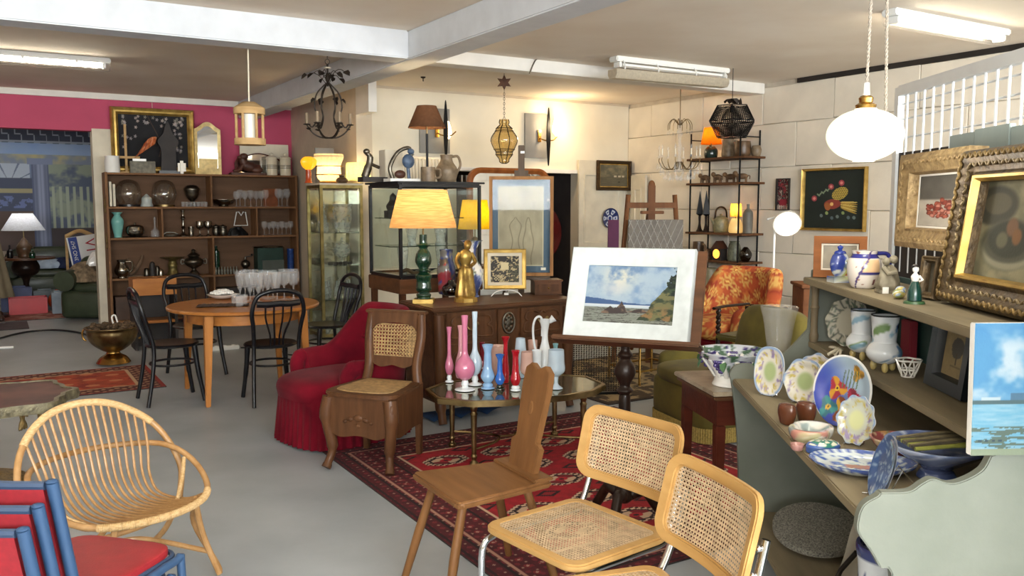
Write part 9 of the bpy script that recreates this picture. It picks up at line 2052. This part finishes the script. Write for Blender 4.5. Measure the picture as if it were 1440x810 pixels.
# openwork fruit bowl and crystal vase on the side table
STZ = 0.0085+0.722+0.0005
p = G(1030, 546, STZ); p.z = STZ
t = thing('openwork_bowl', 'white ceramic openwork bowl with purple grapes in relief', 'bowl', (p.x+0.02, p.y+0.08, STZ), 0.1)
def grape(co):
 c = full(co[:, 0], 'd8dce4'); an = np.arctan2(co[:, 1], co[:, 0]); n = fb(an*3+9, co[:, 2]*22+3, 1.6, 5); n2 = fb(an*4+5, co[:, 2]*26, 1.8, 9); c = mixc(c, full(an, '4a6a50'), sst(n, 0.55, 0.62)); c = mixc(c, full(an, '3c3070'), sst(n2, 0.58, 0.66)); return c
mb = MB(); mb.lathe(spl([(0, 0), (0.085, 0), (0.09, 0.01), (0.085, 0.02), (0.08, 0.05)], 4), 56); mb.build('foot', 'porcelain', t)
for i in range(14):
 an = 2*PI*i/14; mb = MB(); mb.tube([(r*math.cos(an), r*math.sin(an), z) for r, z in spl([(0.085, 0.045), (0.115, 0.09), (0.145, 0.13)], 4)], 0.011, 8, flat=0.6); mb.build('strut', 'porcelain', t)
mb = MB(); mb.lathe(spl([(0.135, 0.12), (0.15, 0.135), (0.168, 0.155), (0.172, 0.162), (0.16, 0.16), (0.14, 0.14), (0.135, 0.12)], 6), 80, fl=lambda a, z: 1+0.012*math.sin(a*12)); mb.build('rim', 'ceramic_paint', t, col=grape)
mb = MB(); mb.lathe(spl([(0, 0.05), (0.08, 0.05), (0.12, 0.1), (0.138, 0.13)], 5), 64); mb.build('liner', 'ceramic_paint', t, col=grape)
for i in range(7):
 an = 2*PI*i/7+0.3; mb = MB()
 for q_ in range(14): mb.ball((( 0.142-0.02*(q_//5))*math.cos(an+0.07*(q_ % 4-1.5)), (0.142-0.02*(q_//5))*math.sin(an+0.07*(q_ % 4-1.5)), 0.125-0.017*(q_//4)), 0.010, 8, 6)
 o = mb.build('grape_cluster', mat('grape', '3a2c68', 0.25, c2='5a4a88', vs=40, coat=0.4), t); o['kind'] = 'stuff'
 place_leaf(t, (0.15*math.cos(an+0.25), 0.15*math.sin(an+0.25), 0.13), (0.3, 1.0, an), 1.0, mat('leaf_green', '4a7048', 0.3, var=0.15))
p = G(1110, 520, STZ)
vase('crystal_vase', 'tall flared crystal vase with frilled rim on the side table', 'vase', (1.24, 3.93, STZ), [(0, 0), (0.05, 0), (0.045, 0.02), (0.04, 0.08), (0.055, 0.2), (0.07, 0.3), (0.085, 0.36), (0.078, 0.355)], mat('vase_crystal', 'f4f2ea', 0.05, var=0.1, vs=30, alpha=0.18, coat=0.8), 40, fl=lambda a, z: 1+0.04*math.sin(a*10)*(z > 0.1))
# below the deck
ZL = 0.2
p = hq(1215, 800, ZL); 
def jarb(co):
 c = full(co[:, 0], 'c8ccd0'); z = co[:, 2]/1.75; an = np.arctan2(co[:, 1], co[:, 0]); c[z > 0.225] = hexA('2a3468'); c[(z < 0.2) & (np.abs(np.sin(an*4)*0.05+0.14-z) < 0.012)] = hexA('22306c'); c[(z < 0.2) & (np.sin(an*12)*np.sin(z*90) > 0.6)] = hexA('2c3a74'); return c
mb = MB(); mb.lathe(spl([(r*1.15, z*1.75) for r, z in ((0, 0), (0.06, 0), (0.07, 0.1), (0.068, 0.2), (0.075, 0.24), (0.065, 0.245), (0.058, 0.2), (0, 0.03))], 7), 64); pj = HP(0.16, 0.27, ZL+0.0005); one(mb, 'blue_white_jar', 'ceramic_paint', 'open blue and white jar under the dresser deck', 'jar', pj, 0.4, col=jarb)
pj = HP(0.30, 0.72, ZL+0.0005); t = thing('stone_relief', 'pale plaster relief with iron bracket leaning under the deck', 'relief', pj, HRZ)
mb = MB(); mb.grid(lambda u, v: (-0.1+0.12*v+0.015*math.sin(u*7)*math.sin(v*6), -0.2+0.4*u, 0.32*v), 24, 16); k0 = len(mb.v); mb.grid(lambda u, v: (-0.06+0.12*v, -0.2+0.4*u, 0.32*v), 24, 16); mb.build('slab', mat('plaster', 'a8a498', 0.85, c2='8a8272', vs=8), t); mb = MB(); mb.tube([(-0.09, -0.05, 0.24), (-0.12, 0.0, 0.16), (-0.13, 0.06, 0.06)], 0.009, 6); mb.build('bracket', 'iron', t)
pj = HP(0.27, 1.3, ZL+0.0005); t = thing('terrazzo_slab', 'speckled terrazzo table top leaning under the dresser deck', 'slab', pj, HRZ-0.3)
mb = MB(); mb.lathe([(0, -0.012), (0.17, -0.012), (0.17, 0.012), (0, 0.012)], 40, T=Matrix.Translation((0.0, 0, 0.075)) @ Matrix.Rotation(0.25, 4, 'X')); mb.build('disc', mat('terrazzo', 'a09c90', 0.5, c2='3c3a36', vs=160), t)
mb = MB(); mb.box((0.02, 0.02, 0.01), (0.16, 0.12, 0.02)); mb.build('foot', 'dark_stuff', t)
# small fixtures
p = AB(3.42, 9.5); t = thing('grey_board', 'tall grey painted board standing behind the brass cabinet', 'board', AB(3.58, 10.35, 0), ROT)
mb = MB(); mb.box((0, 0, 1.13), (0.24, 0.03, 2.26)); mb.build('panel', 'grey_panel', t, bevel=0.003)
for z in (0.3, 1.9): mb = MB(); mb.box((0, 0.025, z), (0.22, 0.02, 0.08)); mb.build('batten', 'grey_panel', t)
q = G(316, 492); t = thing('socket_block', 'white extension socket on the floor under the dining table', 'socket', (q.x, q.y, 0), 0.5)
mb = MB(); mb.box((0, 0, 0.022), (0.3, 0.06, 0.044)); mb.build('body', 'white_plastic', t, bevel=0.006)
for i in range(3): mb = MB(); mb.lathe([(0, 0.044), (0.022, 0.044), (0.022, 0.05), (0.016, 0.05), (0.014, 0.046), (0, 0.046)], 16, (-0.09+0.09*i, 0, 0)); mb.build('outlet', 'white_plastic', t)
mb = MB(); mb.tube(spl([(q.x+0.15, q.y+0.08, 0.01), (q.x+0.5, q.y+0.1, 0.008), (q.x+0.8, q.y-0.35, 0.008), (q.x+1.1, q.y-0.1, 0.008), (q.x+1.35, q.y+0.3, 0.008)], 8), 0.007, 6); one(mb, 'white_cable', 'black_wood', 'thin dark cable running from the extension socket', 'cable')
q = OB(748, 96, 7.17); t = thing('beam_clip', 'small bent metal cable clip on the shallow beam', 'clip', (q.x, q.y-0.02, 2.9), ROT)
mb = MB(); mb.tube(spl([(-0.03, 0, -0.07), (-0.01, -0.02, 0.0), (0.03, -0.01, 0.06), (0.06, 0.012, 0.075)], 5), 0.012, 6, flat=0.4); mb.build('strap', 'pewter', t)
q = G(595, 108, CEIL); mb = MB(); mb.lathe([(0, 0), (0.03, 0), (0.025, -0.012), (0.006, -0.02), (0.006, -0.05), (0, -0.05)], 12); one(mb, 'ceiling_hook', 'iron', 'small dark hook screwed into the plaster ceiling', 'hook', (q.x, q.y, CEIL))
q = OB(648, 300, BW+0.12); t = thing('book_stack_shelf', 'narrow dark rack of black and white magazines by the recess edge', 'rack', (q.x, q.y, 0), ROT)
mb = MB(); mb.box((0.02, 0.04, 0.95), (0.16, 0.14, 1.9)); mb.build('rack', 'black_wood', t)
for i in range(4): mb = MB(); mb.box((-0.04+0.035*i, -0.045, 1.86), (0.018, 0.02, 0.16)); mb.build('magazine', 'porcelain' if i % 2 else 'pewter', t)
